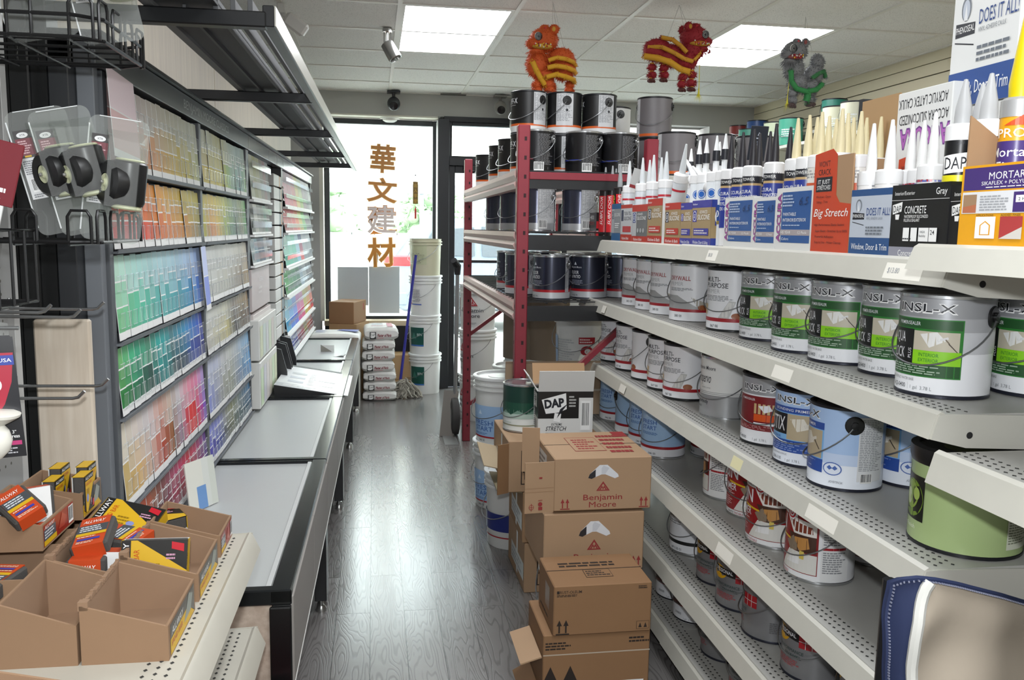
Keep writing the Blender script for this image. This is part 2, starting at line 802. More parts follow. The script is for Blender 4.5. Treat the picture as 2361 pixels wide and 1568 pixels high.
# ceiling panels, with holes where the light panels sit
LIGHTS = [(0, 0), (3, 0)]                      # in the photo
LIGHTS += [(0, -4), (3, -4), (0, -8), (3, -8), (0, -12)]   # the rest of the same rows, nearer and behind the viewer
holes = set()
for i, j in LIGHTS:
  holes |= {(i, j), (i, j + 1)}
b = MB()
tm = tile_material()
for i in range(-3, 6):
  for j in range(-14, 6):
    if (i, j) in holes:
      continue
    x0, x1 = max(XL_, GX + TS * i), min(XR_, GX + TS * (i + 1))
    y0, y1 = max(YB_, GY + TS * j), min(YF_, GY + TS * (j + 1))
    if x1 > x0 and y1 > y0:
      b.add([(x0, y0, ZC), (x0, y1, ZC), (x1, y1, ZC), (x1, y0, ZC)], [(0, 1, 2, 3)], tm)
b.add([(XL_ - .3, YB_ - .2, ZC + .14), (XL_ - .3, 8, ZC + .14), (XR_ + .3, 8, ZC + .14), (XR_ + .3, YB_ - .2, ZC + .14)], [(0, 1, 2, 3)], M_WALL)
struct('ceiling', b, smooth=0)
b = MB()
mg = mat('#dcdad2', .5)
for i in range(-2, 6):
  x = GX + TS * i
  b.box(x - .012, x + .012, YB_, YF_, ZC - .006, ZC + .002, mg)
for j in range(-13, 6):
  y = GY + TS * j
  b.box(XL_, XR_, y - .012, y + .012, ZC - .0055, ZC + .002, mg)
b.box(XL_, XR_, YF_ - .022, YF_ - .001, ZC - .007, ZC + .002, mg)
b.box(XR_ - .022, XR_ - .002, YB_, YF_, ZC - .007, ZC + .002, mg)
struct('trim_1', b, smooth=0)

for n, (i, j) in enumerate(LIGHTS):
  x0, y0 = GX + TS * i, GY + TS * j
  lab = ['bright ceiling light panel above the aisle', 'bright ceiling light panel above the right hand shelves, behind a green hanging lion'][n] if n < 2 else 'white ceiling light panel overhead or behind the viewer, outside the picture'
  t = thing('ceiling_light', lab, 'ceiling light', (x0 + TS / 2, y0 + TS, ZC), 0, 'ceiling light panels')
  fr = MB()
  for (a, c, d, e) in ((-TS / 2 + .012, -TS / 2 + .03, -TS + .012, TS - .012), (TS / 2 - .03, TS / 2 - .012, -TS + .012, TS - .012),
             (-TS / 2 + .03, TS / 2 - .03, -TS + .012, -TS + .03), (-TS / 2 + .03, TS / 2 - .03, TS - .03, TS - .012)):
    fr.box(a, c, d, e, -.004, .02, mg)
  fr.box(-TS / 2 + .012, TS / 2 - .012, -TS + .012, TS - .012, .09, .1, mg)
  fr.build('frame', t)
  df = MB()
  df.add([(-TS / 2 + .03, -TS + .03, .003), (-TS / 2 + .03, TS - .03, .003), (TS / 2 - .03, TS - .03, .003), (TS / 2 - .03, -TS + .03, .003)], [(0, 1, 2, 3)], emit('#f8fbff', LAMP))
  df.build('diffuser', t)

# walls
b = MB()
b.box(XL_ - .1, XL_, YB_, 7.95, 0, ZC + .1, M_WALL)
struct('wall_left', b)
b = MB()
b.box(XL_, XR_, YB_ - .1, YB_, 0, ZC + .1, mat('#c9c6bd', .8))
struct('wall_back', b)
b = MB()
ms, mgv = mat('#cfc6ab', .55), mat('#54503f', .8)
b.box(XR_ + .012, XR_ + .1, YB_, 7.95, 0, ZC + .1, mgv)
zz = ZC - .075
k = 0
b.box(XR_, XR_ + .012, YB_, YF_, ZC - .07, ZC + .05, ms)
while zz > 0:
  b.box(XR_, XR_ + .012, YB_, YF_, zz - .069, zz, ms)
  zz -= .0762
struct('wall_right', b)

# front wall: header, pier, recessed display window, door, far window
b = MB()
b.box(XL_, XR_, YF_, YF_ + .12, 2.365, ZC + .1, M_WALL)
b.box(XL_, -.455, YF_, 7.9, 0, 2.365, M_WALL)
b.box(-.458, -.425, YF_ - .002, 7.76, .6, 2.36, M_CREAM)
b.box(1.66, 2.02, YF_, 7.8, 0, 2.365, M_WALL)
b.box(2.02, 3.0, YF_, 7.8, 0, .9, M_WALL)
b.box(3.0, XR_, YF_, 7.8, 0, 2.365, M_WALL)
b.box(XL_, XR_, 7.78, 7.92, 2.36, ZC + .1, M_WALL)
struct('wall_front', b)
b = MB()
b.box(-.455, .55, YF_ + .005, 7.78, 2.352, 2.37, M_CREAM)
struct('trim_2', b)
b = MB()
b.box(-.43, .545, YF_ + .02, 7.74, .555, .60, mat('#c9b79a', .6))
b.box(-.43, .545, YF_ + .10, 7.74, 0, .555, mat('#1b1c1e', .5))
struct('trim_3', b)


def window(name, x0, x1, z0, z1, y, fw, mull=()):
  t = thing(name, None, None, ((x0 + x1) / 2, y, z0))
  t['kind'] = 'structure'
  f = MB()
  w = (x1 - x0) / 2
  h = z1 - z0
  f.box(-w, -w + fw, -.03, .03, 0, h, M_DARKALU, .003)
  f.box(w - fw, w, -.03, .03, 0, h, M_DARKALU, .003)
  f.box(-w + fw, w - fw, -.03, .03, h - fw, h, M_DARKALU, .003)
  f.box(-w + fw, w - fw, -.03, .03, 0, fw * .6, M_DARKALU, .003)
  f.build('window_frame', t)
  g = MB()
  g.box(-w + fw, w - fw, -.003, .003, fw * .6, h - fw, glassy('#f4faf8', .93, .02))
  g.build('pane', t)
  return t


window('window_1', -.425, .56, .60, 2.345, 7.745, .045)
window('window_2', .64, 1.70, 2.02, 2.325, 7.585, .03)
window('window_3', 2.02, 3.0, .9, 2.3, 7.7, .04)
b = MB()
b.box(.548, .645, YF_ - .05, 7.775, 0, 2.345, M_DARKALU, .004)
b.box(.543, .549, YF_ - .04, 7.70, .6, 2.33, mat('#c8cac9', .4))
b.box(.645, 1.70, YF_ - .02, 7.64, 1.955, 2.03, M_DARKALU, .003)
b.box(1.645, 1.70, YF_ - .03, 7.7, 0, 2.345, M_DARKALU, .003)
b.box(.60, 1.70, YF_ - .02, 7.7, 2.325, 2.368, M_DARKALU)
struct('trim_4', b)
t = thing('door_1', None, None, (.645, YF_ + .02, 0))
t['kind'] = 'structure'
f = MB()
f.box(0, .055, 0, .045, 0.005, 1.955, M_DARKALU, .003)
f.box(.945, 1.0, 0, .045, 0.005, 1.955, M_DARKALU, .003)
f.box(.055, .945, 0, .045, 1.895, 1.955, M_DARKALU, .003)
f.box(.055, .945, 0, .045, 0.005, .125, M_DARKALU, .003)
f.box(.055, .945, -.03, .03, 1.115, 1.14, M_DARKALU, .003)
f.build('door_frame', t)
f = MB()
f.box(.055, .945, .018, .026, .125, 1.895, glassy('#f4faf8', .93, .02))
f.build('pane', t)
f = MB()
f.box(.12, .34, -.06, 0, 1.915, 1.96, M_DARKALU, .004)
f.bar((.2, -.03, 1.965), (.42, -.09, 1.975), .02, .01, M_DARKALU)
f.build('door_closer', t)

# ------------------------------------------------------------------ outside the window
b = MB()
b.box(-14, 16, 7.95, 45, -.12, -.02, mat('#a6a49f', .9, var=.12, vscale=.6))
struct('ground', b)
b = MB()
b.box(-14, 16, 30, 34, -.02, 9, mat('#d8cfc2', .9, var=.06, vscale=1.5))
for x in range(-12, 16, 3):
  for z in (1.4, 4.4):
    b.box(x, x + 1.4, 29.95, 30.05, z, z + 1.7, mat('#8d949b', .3))
tag(b.build('building'), 'pale building across the street, seen through the shop window', 'building')


def tree(x, y, h, r, lab):
  t = thing('tree', lab, 'tree', (x, y, -.02), 0, 'trees across the street')
  tr = MB()
  tr.tube([(0, 0, 0), (.05, 0, h * .4), (0, .05, h * .75)], [.16, .12, .06], mat('#5b5147', .9), 8)
  tr.build('trunk', t)
  c = MB()
  ml = mat('#8aa57e', .8, var=.25, vscale=3)
  rr = random.Random(int(x * 10))
  for _ in range(70):
    a, q, z = rr.uniform(0, 6.28), rr.uniform(0, r * .8), rr.uniform(h * .3, h)
    c.sphere((q * cos(a), q * sin(a), z), rr.uniform(.16, .34) * r * .7, ml, 10, noise=.15)
    c.fuzz((q * cos(a), q * sin(a), z), (.3 * r, .3 * r, .3 * r), ml, 14, .25, .07)
  c.build('crown', t, smooth=50)


tree(-2.3, 23, 3.4, 1.9, 'bushy green tree to the left behind the white awning')
tree(1.6, 26, 2.6, 1.2, 'green tree farther right behind the parked car')

t = thing('awning', 'white flat awning on slim posts behind the parked car', 'awning', (0, 17.5, 0))
b = MB()
b.prism([(-1.05, 2.22), (2.6, 2.22), (2.6, 2.30), (-.85, 2.62), (-1.05, 2.3)], 'y', -1, 1, mat('#f2f2ee', .7))
b.build('roof', t)
b = MB()
b.box(-1.0, 2.6, -1.0, -.93, 2.05, 2.22, mat('#7e8286', .6))
b.build('fascia', t)
for x in (-.95, .9, 2.5):
  b = MB()
  b.box(x - .04, x + .04, -.95, -.87, -.02, 2.1, mat('#7e8286', .6))
  b.build('leg', t)
t = thing('utility_pole', 'grey utility pole with crossarms at the left edge of the shop window', 'pole', (-1.75, 19.0, -.02))
b = MB()
b.tube([(0, 0, 0), (0, 0, 7.5)], [.16, .12], mat('#6e6a6a', .9), 10)
b.build('pole', t)
for z in (3.6, 5.2, 6.6):
  b = MB()
  b.box(-.5, .6, -.06, .06, z, z + .14, mat('#77757a', .9))
  b.build('crossarm', t)
b = MB()
b.lathe([(.16, 4.1), (.2, 4.15), (.2, 4.8), (.14, 4.85)], mat('#8a8a90', .6), 14, cx=.3, cap0=True, cap1=True)
b.build('transformer', t)
b = MB()
for i in range(24):
  b.box(-6 + i * .5, -5.98 + i * .5, 0, .03, 0, 1.3, mat('#d9d9d6', .7))
b.box(-6, 6, 0, .02, 1.25, 1.3, mat('#d9d9d6', .7))
b.box(-6, 6, .03, .04, 0, 1.25, mat('#e6e5e0', .8))
tag(b.build('fence', loc=(0, 19.5, -.02)), 'low white fence on the far side of the street', 'fence')

# parked car, side on, its tail to the left
t = thing('car', 'silver blue estate car parked outside, tail lamp to the left', 'car', (0, 11.6, -.02))
CB = mat('#8d97a6', .25, .5)
side = [(.16, .45), (.14, .85), (.25, 1.02), (.55, 1.42), (.85, 1.56), (2.4, 1.60), (3.0, 1.50), (3.7, 1.08), (4.5, .96), (4.72, .78), (4.74, .42), (4.3, .30), (.4, .30)]
b = MB()
n = len(side)
vs = []
for y, k in ((0, .93), (.10, 1), (1.6, 1), (1.75, .93)):
  for x, z in side:
    inset = .16 * max(0, (z - 1.0) / .6)
    vs.append((x, y + (inset if y < 1 else -inset), .9 + (z - .9) * (k if z < .6 else 1)))
fs = [tuple(range(n))] + [tuple(reversed(range(3 * n, 4 * n)))]
for j in range(3):
  for i in range(n):
    i2 = (i + 1) % n
    fs.append((j * n + i2, j * n + i, (j + 1) * n + i, (j + 1) * n + i2))
b.add(vs, fs, CB)
b.build('body', t, smooth=40)


def car_y(z):
  return -.008 + .16 * max(0, (z - 1.0) / .6)


gm = mat('#2b333b', .1)
for poly in ([(.62, 1.08), (.78, 1.40), (1.35, 1.45), (1.35, 1.06)], [(1.45, 1.06), (1.45, 1.46), (2.35, 1.47), (2.35, 1.04)], [(2.45, 1.04), (2.45, 1.47), (2.9, 1.40), (3.45, 1.05)]):
  b = MB()
  b.add([(x, car_y(z), z) for x, z in poly], [tuple(range(len(poly)))], gm)
  b.build('window', t)
b = MB()
b.box(.125, .62, -.02, .12, .92, 1.06, mat('#c3202a', .3), .02)
b.build('tail_lamp', t)
b = MB()
b.box(1.0, 2.6, .25, .29, 1.60, 1.64, mat('#c7cbd0', .3, .6), .01)
b.build('roof_rail', t)
b = MB()
b.box(.10, .45, -.02, 1.7, .38, .58, mat('#6b737f', .4), .03)
b.build('bumper', t)
for x in (1.05, 3.75):
  w = MB()
  M0 = Matrix.Translation((x, -.03, .33)) @ Matrix.Rotation(pi / 2, 4, 'X')
  w.M = M0
  w.lathe([(.02, .05), (.2, .04), (.22, -.01), (.33, -.02), (.35, -.05), (.35, -.2), (.2, -.22)], mat('#26272a', .8), 28)
  w.lathe([(0, .055), (.05, .055), (.06, .04), (.19, .035), (.21, .0)], mat('#b9bec4', .3, .7), 28)
  w.build('wheel', t)
# ================================================================== LEFT: COLOUR DISPLAY
M_BLK = mat('#0f1011', .35, 0, bump=.02)
M_RACK = mat('#4b4e52', .45)
M_GREY = mat('#676b70', .5)
M_CLEAR = glassy('#ffffff', .955, .08)
M_CARDW = mat('#e8e8e6', .5)
ACW = mat('#e4e2dc', .55)
FX = -.628                                       # plane of the colour cards (in the run's own frame)
ROWZ = [(1.535, 1.742), (1.353, 1.525), (1.142, 1.346), (.965, 1.130), (.742, .953), (.578, .730)]
BAYS = [(2.05, 3.0), (3.02, 3.95)]


def hx(h):
  return Vector(rgb(h))


def ramp(stops, t):
  t = max(0, min(.9999, t)) * (len(stops) - 1)
  i = int(t)
  return hx(stops[i]).lerp(hx(stops[i + 1]), t - i)


# top colours and bottom colours of each row, left to right, as printed on the cards
PAL = {
  (0, 0): (['#e8d2d0', '#ded4d2', '#d9d2c9', '#d8d4c4', '#d6d6c6', '#d3d5c6'], ['#dba89f', '#d9a191', '#dbae8c', '#d5b873', '#cfc177', '#b4b68c']),
  (0, 1): (['#e2763f', '#d98d5e', '#d89a58', '#d0ab62', '#b9a864', '#b3a85a'], ['#c9432f', '#dd5a2c', '#c8742f', '#cf8a2b', '#bd8f2c', '#6c6538']),
  (0, 2): (['#cfeadb', '#c3e5e0', '#c4e0e4', '#b9d3dd', '#b8cbe2', '#b0bfe0'], ['#93c9a0', '#79c2a8', '#7cb9b5', '#6ba5ac', '#5b94b4', '#7d8ed0']),
  (0, 3): (['#7fb77f', '#55a98a', '#5a8f78', '#4fa6a5', '#5a7f88', '#2f8fb0', '#3a7fc0', '#3c4fae'], ['#2e7a3e', '#2d6a50', '#1e4740', '#2a8a8a', '#16363d', '#163a52', '#1f4d9c', '#1d2268']),
  (0, 4): (['#e6dfd2', '#e9e0da', '#ddd7d8', '#e0b9ae', '#d5c3b8', '#d9d4d8', '#e3a9b5', '#e79ab4', '#c8b4de'], ['#c9b58d', '#dcbd93', '#d6bfb6', '#b3584c', '#96684e', '#a48ea0', '#cf3f44', '#d2405e', '#8a6cba']),
  (0, 5): (['#c98f7e', '#b65f4c', '#8a5a48', '#7a4a52', '#b8607c', '#c0405a', '#a63464', '#6a4a86'], ['#a8463a', '#8c4030', '#63392c', '#5a2c38', '#9a3050', '#9c2440', '#6c1f48', '#3f2a66']),
  (1, 0): (['#d5d6c8', '#d4d5c0', '#d6d3a8', '#cdd0bb', '#c2cfc5', '#b7c9c6', '#b5c4ba'], ['#cdb95e', '#d0bf52', '#cfc02f', '#8fae5e', '#7fa38a', '#6f98a0', '#6d9c5c']),
  (1, 1): (['#bdae4c', '#d2b63c', '#cdbd33', '#b7b536', '#8a9a5a', '#6c8068', '#7c8458', '#5c9848'], ['#a29a30', '#d08a2a', '#c9a91f', '#8f9c25', '#3c6b44', '#33513f', '#5c5a36', '#2c7a38']),
  (1, 2): (['#d9dbd9', '#d8d9d6', '#d8d8d3', '#d4d2cc', '#c8c4bb', '#c0b7a8'], ['#d2d4d1', '#d2d2cc', '#cdccc2', '#a9a39a', '#9a8c7c', '#9a8058']),
  (1, 3): (['#dcdcd8', '#dcdbd4', '#dad8c8', '#8a7f76', '#8f7f68', '#8c7046'], ['#d2d0ca', '#d6d2bd', '#cfc59a', '#3c3530', '#5a4632', '#5a3c20']),
  (1, 4): (['#d3d6e6', '#cdd0e0', '#cfcfd0', '#cfd0cc', '#c0c6cc', '#b3c8de', '#9fc0de'], ['#a4aad8', '#a9aab4', '#a3a39a', '#9a9c90', '#8890a0', '#7a98b8', '#5a92c8']),
  (1, 5): (['#8f92d4', '#8c8fc0', '#8a8a88', '#85866a', '#7c8480', '#5f7488', '#4a7090'], ['#4c3fa0', '#3c4486', '#4a4a48', '#50523a', '#3a4a4c', '#26404e', '#22485f']),
}
CNAMES = [('#f0f0ee', 'white'), ('#d8d6d2', 'pale grey'), ('#a0a09c', 'mid grey'), ('#404448', 'charcoal'), ('#e8d4cf', 'pale pink'), ('#d98f90', 'rose'), ('#c03a40', 'red'), ('#7a2838', 'maroon'),
     ('#d8602c', 'orange'), ('#dba97a', 'peach'), ('#c88a30', 'amber'), ('#d0bc40', 'yellow'), ('#d9d2a8', 'cream'), ('#8c8c48', 'olive'), ('#6a5038', 'brown'), ('#a89070', 'tan'),
     ('#5c9848', 'leaf green'), ('#2e6a48', 'dark green'), ('#b8e0cc', 'mint'), ('#5aa89a', 'teal'), ('#9ccad4', 'pale aqua'), ('#5a98c0', 'mid blue'), ('#2a4a94', 'navy blue'), ('#b0bce0', 'periwinkle'),
     ('#7868b8', 'violet'), ('#c05888', 'magenta'), ('#88a8a0', 'sage'), ('#1c3a40', 'blackish teal')]


def cname(c):
  return min(CNAMES, key=lambda q: (hx(q[0]) - c).length)[1]


ORD = ['first', 'second', 'third', 'fourth', 'fifth', 'sixth', 'seventh', 'eighth', 'ninth', 'tenth', 'eleventh', 'twelfth', 'thirteenth', 'fourteenth',
   'fifteenth', 'sixteenth', 'seventeenth', 'eighteenth', 'nineteenth', 'twentieth', 'twenty-first', 'twenty-second', 'twenty-third', 'twenty-fourth']
VC = vcol_mat(.5)


def colour_card(y0, y1, z0, z1, top, bot, lx, lean, steps, label, group, tilt=0, foot=.018):
  """a strip card: colour blocks shading downward, white hairlines between, white foot."""
  v, f, c = [], [], []
  h = z1 - z0
  th = .0012
  ww = (y1 - y0) / 2

  def band(za, zb, col, o=0.):
    k = len(v)
    xa, xb = lean * (1 - za / h) + o, lean * (1 - zb / h) + o
    v.extend([(xa, -ww, za), (xa, ww, za), (xb, ww, zb), (xb, -ww, zb)])
    f.append((k, k + 1, k + 2, k + 3))
    c.append(col)
  wh = hx('#e4e4e2')
  zz = foot
  for i in range(steps):
    t = i / max(1, steps - 1)
    za = foot + (h - foot) * i / steps
    zb = foot + (h - foot) * (i + 1) / steps
    band(za, zb - (.0035 if i < steps - 1 else 0), bot.lerp(top, t))
    if i < steps - 1:
      band(zb - .0035, zb, wh)
  band(0, foot, wh)
  # sides and back
  k = len(v)
  v.extend([(lean, -ww, 0), (lean, ww, 0), (0, ww, h), (0, -ww, h), (lean - th, -ww, 0), (lean - th, ww, 0), (-th, ww, h), (-th, -ww, h)])
  for q in ((4, 7, 6, 5), (0, 3, 7, 4), (1, 5, 6, 2), (2, 6, 7, 3), (0, 4, 5, 1)):
    f.append(tuple(k + a for a in q))
    c.append(wh)
  me = bpy.data.meshes.new('paint_colour_card')
  me.from_pydata(v, [], f)
  me.materials.append(VC)
  a = me.color_attributes.new('tint', 'FLOAT_COLOR', 'CORNER')
  i = 0
  for p, col in zip(me.polygons, c):
    for _ in p.vertices:
      a.data[i].color = (*col, 1)
      i += 1
  o = bpy.data.objects.new('paint_colour_card', me)
  COL.objects.link(o)
  o.location = LW(lx, (y0 + y1) / 2, z0)
  o.rotation_euler = (tilt, 0, RZL)
  return tag(o, label, 'colour card', group)


def rich(c):
  g = (c.x + c.y + c.z) / 3
  return Vector(max(0, (g + (q - g) * 1.5) * .74) for q in c)


ROWN = ['top', 'second', 'third', 'fourth', 'fifth', 'lowest']
cr = random.Random(4)
for bi, (ya, yb) in enumerate(BAYS):
  for ri, (z0, z1) in enumerate(ROWZ):
    tops, bots = PAL[(bi, ri)]
    n = 19 if bi == 0 else 17
    y = ya + .012
    w = (yb - ya - .024) / n
    i = 0
    while i < n:
      t = i / (n - 1)
      tc_, bc_ = ramp(tops, t), ramp(bots, t)
      j = cr.uniform(.9, 1.08)
      tc_, bc_ = rich(tc_ * j), rich(bc_ * j)
      ww = w
      lean = .011 + cr.uniform(-.001, .003)
      big = False
      if (bi, ri) in ((0, 1), (1, 0)) and cr.random() < .12:
        big = True
      top = z1 - .001 - cr.uniform(0, .005)
      colour_card(y + .0012 + w * i, y - .0012 + w * (i + 1), z0 + .006, top, tc_, bc_, FX + .004 + (.004 if big else 0), lean, 2 + (1 if cr.random() < .75 else 0),
            '%s colour card, %s from the near end, %s row of %s wall rack' % (cname(tc_.lerp(bc_, .6)), ORD[i], ROWN[ri], ['nearest', 'second'][bi]),
            'colour cards in the wall rack', tilt=cr.uniform(-.004, .004) + (.03 if big else 0))
      i += 1

# a few taller fans of cards pulled forward in the nearest bay
for yy, z0, z1, w, a, bb, lb, ti in ((2.12, 1.56, 1.755, .20, '#e6d3d8', '#d8b4b4', 'wide pale pink sample sheet standing crooked in the top row', -.05),
                   (2.97, 1.135, 1.345, .07, '#b9c3e6', '#7f90d6', 'loose periwinkle card sticking out at the far end of the third row', .02)):
  colour_card(yy - w / 2, yy + w / 2, z0, z1, hx(a), hx(bb), FX + .022, .014, 2, lb, None, tilt=ti)

# the racks themselves
for bi, (ya, yb) in enumerate(BAYS):
  t = thing('colour_card_rack', ['near wall rack of paint colour cards under the dark header', 'second wall rack of paint colour cards, beside the white sample boards'][bi], 'display rack', LW(0, 0, 0), RZL, 'colour card racks on the left wall')
  b = MB()
  b.box(-1.02, FX - .045, ya - .018, yb + .008, .576, 1.748, M_BLK, .002)
  b.build('back_panel', t)
  for yy in ((ya - .02, ya + .010), (yb - .004, yb + .012)):
    b = MB()
    b.box(FX - .045, FX + .012, yy[0], yy[1], .576, 1.748, M_RACK, .002)
    b.build('upright', t)
  for ri, (z0, z1) in enumerate(ROWZ):
    b = MB()
    b.prism([(FX - .045, z0 - .004), (FX + .024, z0 - .004), (FX + .027, z0 + .006), (FX + .025, z0 + .006), (FX + .022, z0 + .000), (FX - .045, z0 + .002)], 'y', ya, yb, M_GREY)
    b.build('tray', t)
    # clear pockets in front of the cards
    for q in (.70, .28):
      b = MB()
      zc = z0 + (z1 - z0) * q
      xx = FX + .004 + .014 * (1 - q) + .0035
      n = 19 if bi == 0 else 17
      w = (yb - ya - .024) / n
      for i in range(n):
        y0 = ya + .012 + w * i
        b.box(xx, xx + .0012, y0 + .010, y0 + w - .010, zc - .022, zc + .012, M_CLEAR)
        b.box(xx + .0012, xx + .0026, y0 + .009, y0 + w - .009, zc + .011, zc + .0128, glassy('#f4f6f8', .72, .1))
        b.box(xx + .0012, xx + .002, y0 + w - .0100, y0 + w - .0092, zc - .022, zc + .0125, mat('#8f9396', .3))
        b.box(xx + .0012, xx + .0026, y0 + .009, y0 + w - .009, zc - .0231, zc - .0219, glassy('#eef2f4', .5, .1))
      b.build('card_pocket', t)

# header with lettering
t = thing('display_header', 'long dark header board with small pale lettering above the colour cards', 'sign', LW(0, 0, 0), RZL)
b = MB()
hd = mat('#4d4f52', .3, .2)
for y0, y1 in ((1.98, 4.0), (4.003, 4.66), (4.663, 4.99), (4.993, 5.27), (5.273, 7.2)):
  b.box(FX - .03, FX + .016, y0, y1, 1.75, 1.812, hd if y0 < 2.5 else mat('#8d8b8a', .25, .3), .002)
b.build('board', t)
b = MB()
b.decal(flat((FX + .0165, 2.78, 1.768), (0, 1, 0), (0, 0, 1)), [('t', 'BENJAMIN MOORE CLASSICS', 0, 0, .026, mat('#b9bcbe', .4), {'b': False, 'w': .74})])
b.build('lettering', t)
b = MB()
b.box(-1.02, FX + .03, 1.98, 7.2, 1.813, 1.822, M_BLK)
b.build('top_strip', t)

# pale wood wall panels above the header
pw = grain_mat('pale_wood_panel', '#a0968a', '#aca292', 'z', .6, 3, 14)
for i, (y0, y1, zt) in enumerate(((1.2, 2.86, 2.3), (2.87, 4.12, 2.3), (4.13, 5.6, 2.25), (5.61, 7.2, 2.25))):
  b = MB()
  b.box(-.86, -.772, y0, y1, 1.822, zt, pw, .002)
  o = b.build('wall_panel', loc=LW(0, 0, 0), rz=RZL)
  tag(o, '%s pale wood panel above the header board, counting from the near end' % ORD[i], 'panel', 'pale wood panels above the header')

# black cabinet end beside the near rack
t = thing('display_cabinet', 'tall black cabinet end closing off the near colour rack', 'cabinet', LW(0, 0, 0), RZL)
b = MB()
b.box(-1.10, -.70, 1.96, 2.03, 0, 1.9, M_BLK, .003)
b.box(-.97, -.93, 1.94, 1.96, 0, 1.9, mat('#141517', .4), .003)
b.box(-.86, -.82, 1.945, 1.96, 0, 1.9, mat('#141517', .4), .003)
b.build('body', t)
b = MB()
b.box(-.775, -.735, 1.95, 1.96, 0, 1.9, mat('#0f1011', .4), .003)
b.build('stile', t)
b = MB()
b.box(-.70, -.66, 1.955, 2.03, 0, 1.76, mat('#26282b', .4), .002)
b.build('corner_post', t)
b = MB()
b.box(-.66, FX + .004, 2.00, 2.03, .57, 1.752, mat('#6c7075', .45), .002)
b.build('grey_trim', t)

b = MB()
b.box(-.745, -.632, 1.925, 1.945, .45, 1.213, grain_mat('pale_wood_plank', '#c3b5a3', '#d3c8b8', 'z', .5, 5, 12), .004)
tag(b.build('wood_board', loc=LW(0, 0, 0), rz=RZL), 'pale wood-grain board standing upright against the black cabinet end', 'board')

# canopy: dark rail with slats on bracket arms
t = thing('light_canopy', 'dark slatted canopy on bracket arms jutting out above the colour racks', 'canopy', LW(0, 0, 0), RZL)
dk = mat('#1e1f21', .35, .3)
sl = mat('#4c4d4f', .6)
for y in (2.03, 3.21, 4.40, 5.65, 6.64):
  b = MB()
  b.box(-.77, -.264, y - .018, y + .018, 1.850, 1.884, dk, .003)
  b.build('arm', t)
b = MB()
b.box(-.272, -.246, 2.015, 7.0, 1.852, 1.898, dk, .002)
b.box(-.2465, -.243, 2.015, 7.0, 1.854, 1.896, mat('#a6a49c', .35, .5))
b.build('front_rail', t)
for i, x in enumerate((-.307, -.344, -.381)):
  b = MB()
  b.box(x, x + .011, 2.04, 6.95, 1.885, 1.914, sl, .001)
  b.build('slat', t)
b = MB()
b.box(-.52, -.37, 1.3, 7.0, 1.896, 1.904, mat('#3a3b3d', .65), .001)
b.box(-.522, -.50, 1.3, 7.0, 1.886, 1.897, mat('#6a6b6c', .6))
b.box(-.445, -.438, 2.04, 6.95, 1.885, 1.897, sl)
b.build('back_plate', t)

# ------------------------------------------------------------------ bay three: small sample racks, deck column, sample boards
t = thing('stain_card_rack', 'narrow dark rack of stain and deep colour cards beyond the second bay', 'display rack', LW(0, 0, 0), RZL)
b = MB()
b.box(-1.0, FX - .04, 3.97, 5.268, .576, 1.748, mat('#2a2c2e', .4))
b.build('back_panel', t)
b = MB()
b.box(FX - .04, FX + .01, 3.965, 4.03, 1.22, 1.748, M_RACK, .002)
b.build('upright', t)
b = MB()
b.box(FX - .04, FX + .012, 5.21, 5.265, .58, 1.748, mat('#2e3032', .4), .002)
b.build('upright', t)
rows3 = [(1.535, 1.735, ['#b7b59a', '#8f8a4a', '#a09a70', '#6a5a40', '#6e2a24', '#3a2224'], 'top'),
     (1.375, 1.515, ['#3a3028', '#c9c6bf', '#8b8a84', '#55534a', '#4c6a58', '#33302c'], 'middle'),
     (1.235, 1.355, ['#c6cfd0', '#8ea6b4', '#22385c', '#2c4468', '#c3c5c4', '#3c1c24'], 'lower')]
for z0, z1, cs, nm in rows3:
  for i, c in enumerate(cs):
    w = .105
    colour_card(4.035 + w * i, 4.033 + w * (i + 1), z0, z1, rich(hx(c)), rich(hx(c) * .7), FX + .006, .016, 2, '%s deep colour card, %s along the %s row of the narrow stain rack' % (cname(hx(c)), ORD[i], nm), 'deep colour cards', foot=.010)
  b = MB()
  b.box(FX - .04, FX + .03, 4.03, 4.67, z0 - .012, z0 - .002, M_CARDW)
  b.build('tray', t)
  for zz in (.35, .8):
    b = MB()
    b.box(FX + .024, FX + .026, 4.04, 4.66, z0 + (z1 - z0) * zz - .018, z0 + (z1 - z0) * zz + .012, glassy('#f2f5f8', .7, .08))
    b.build('clear_strip', t)
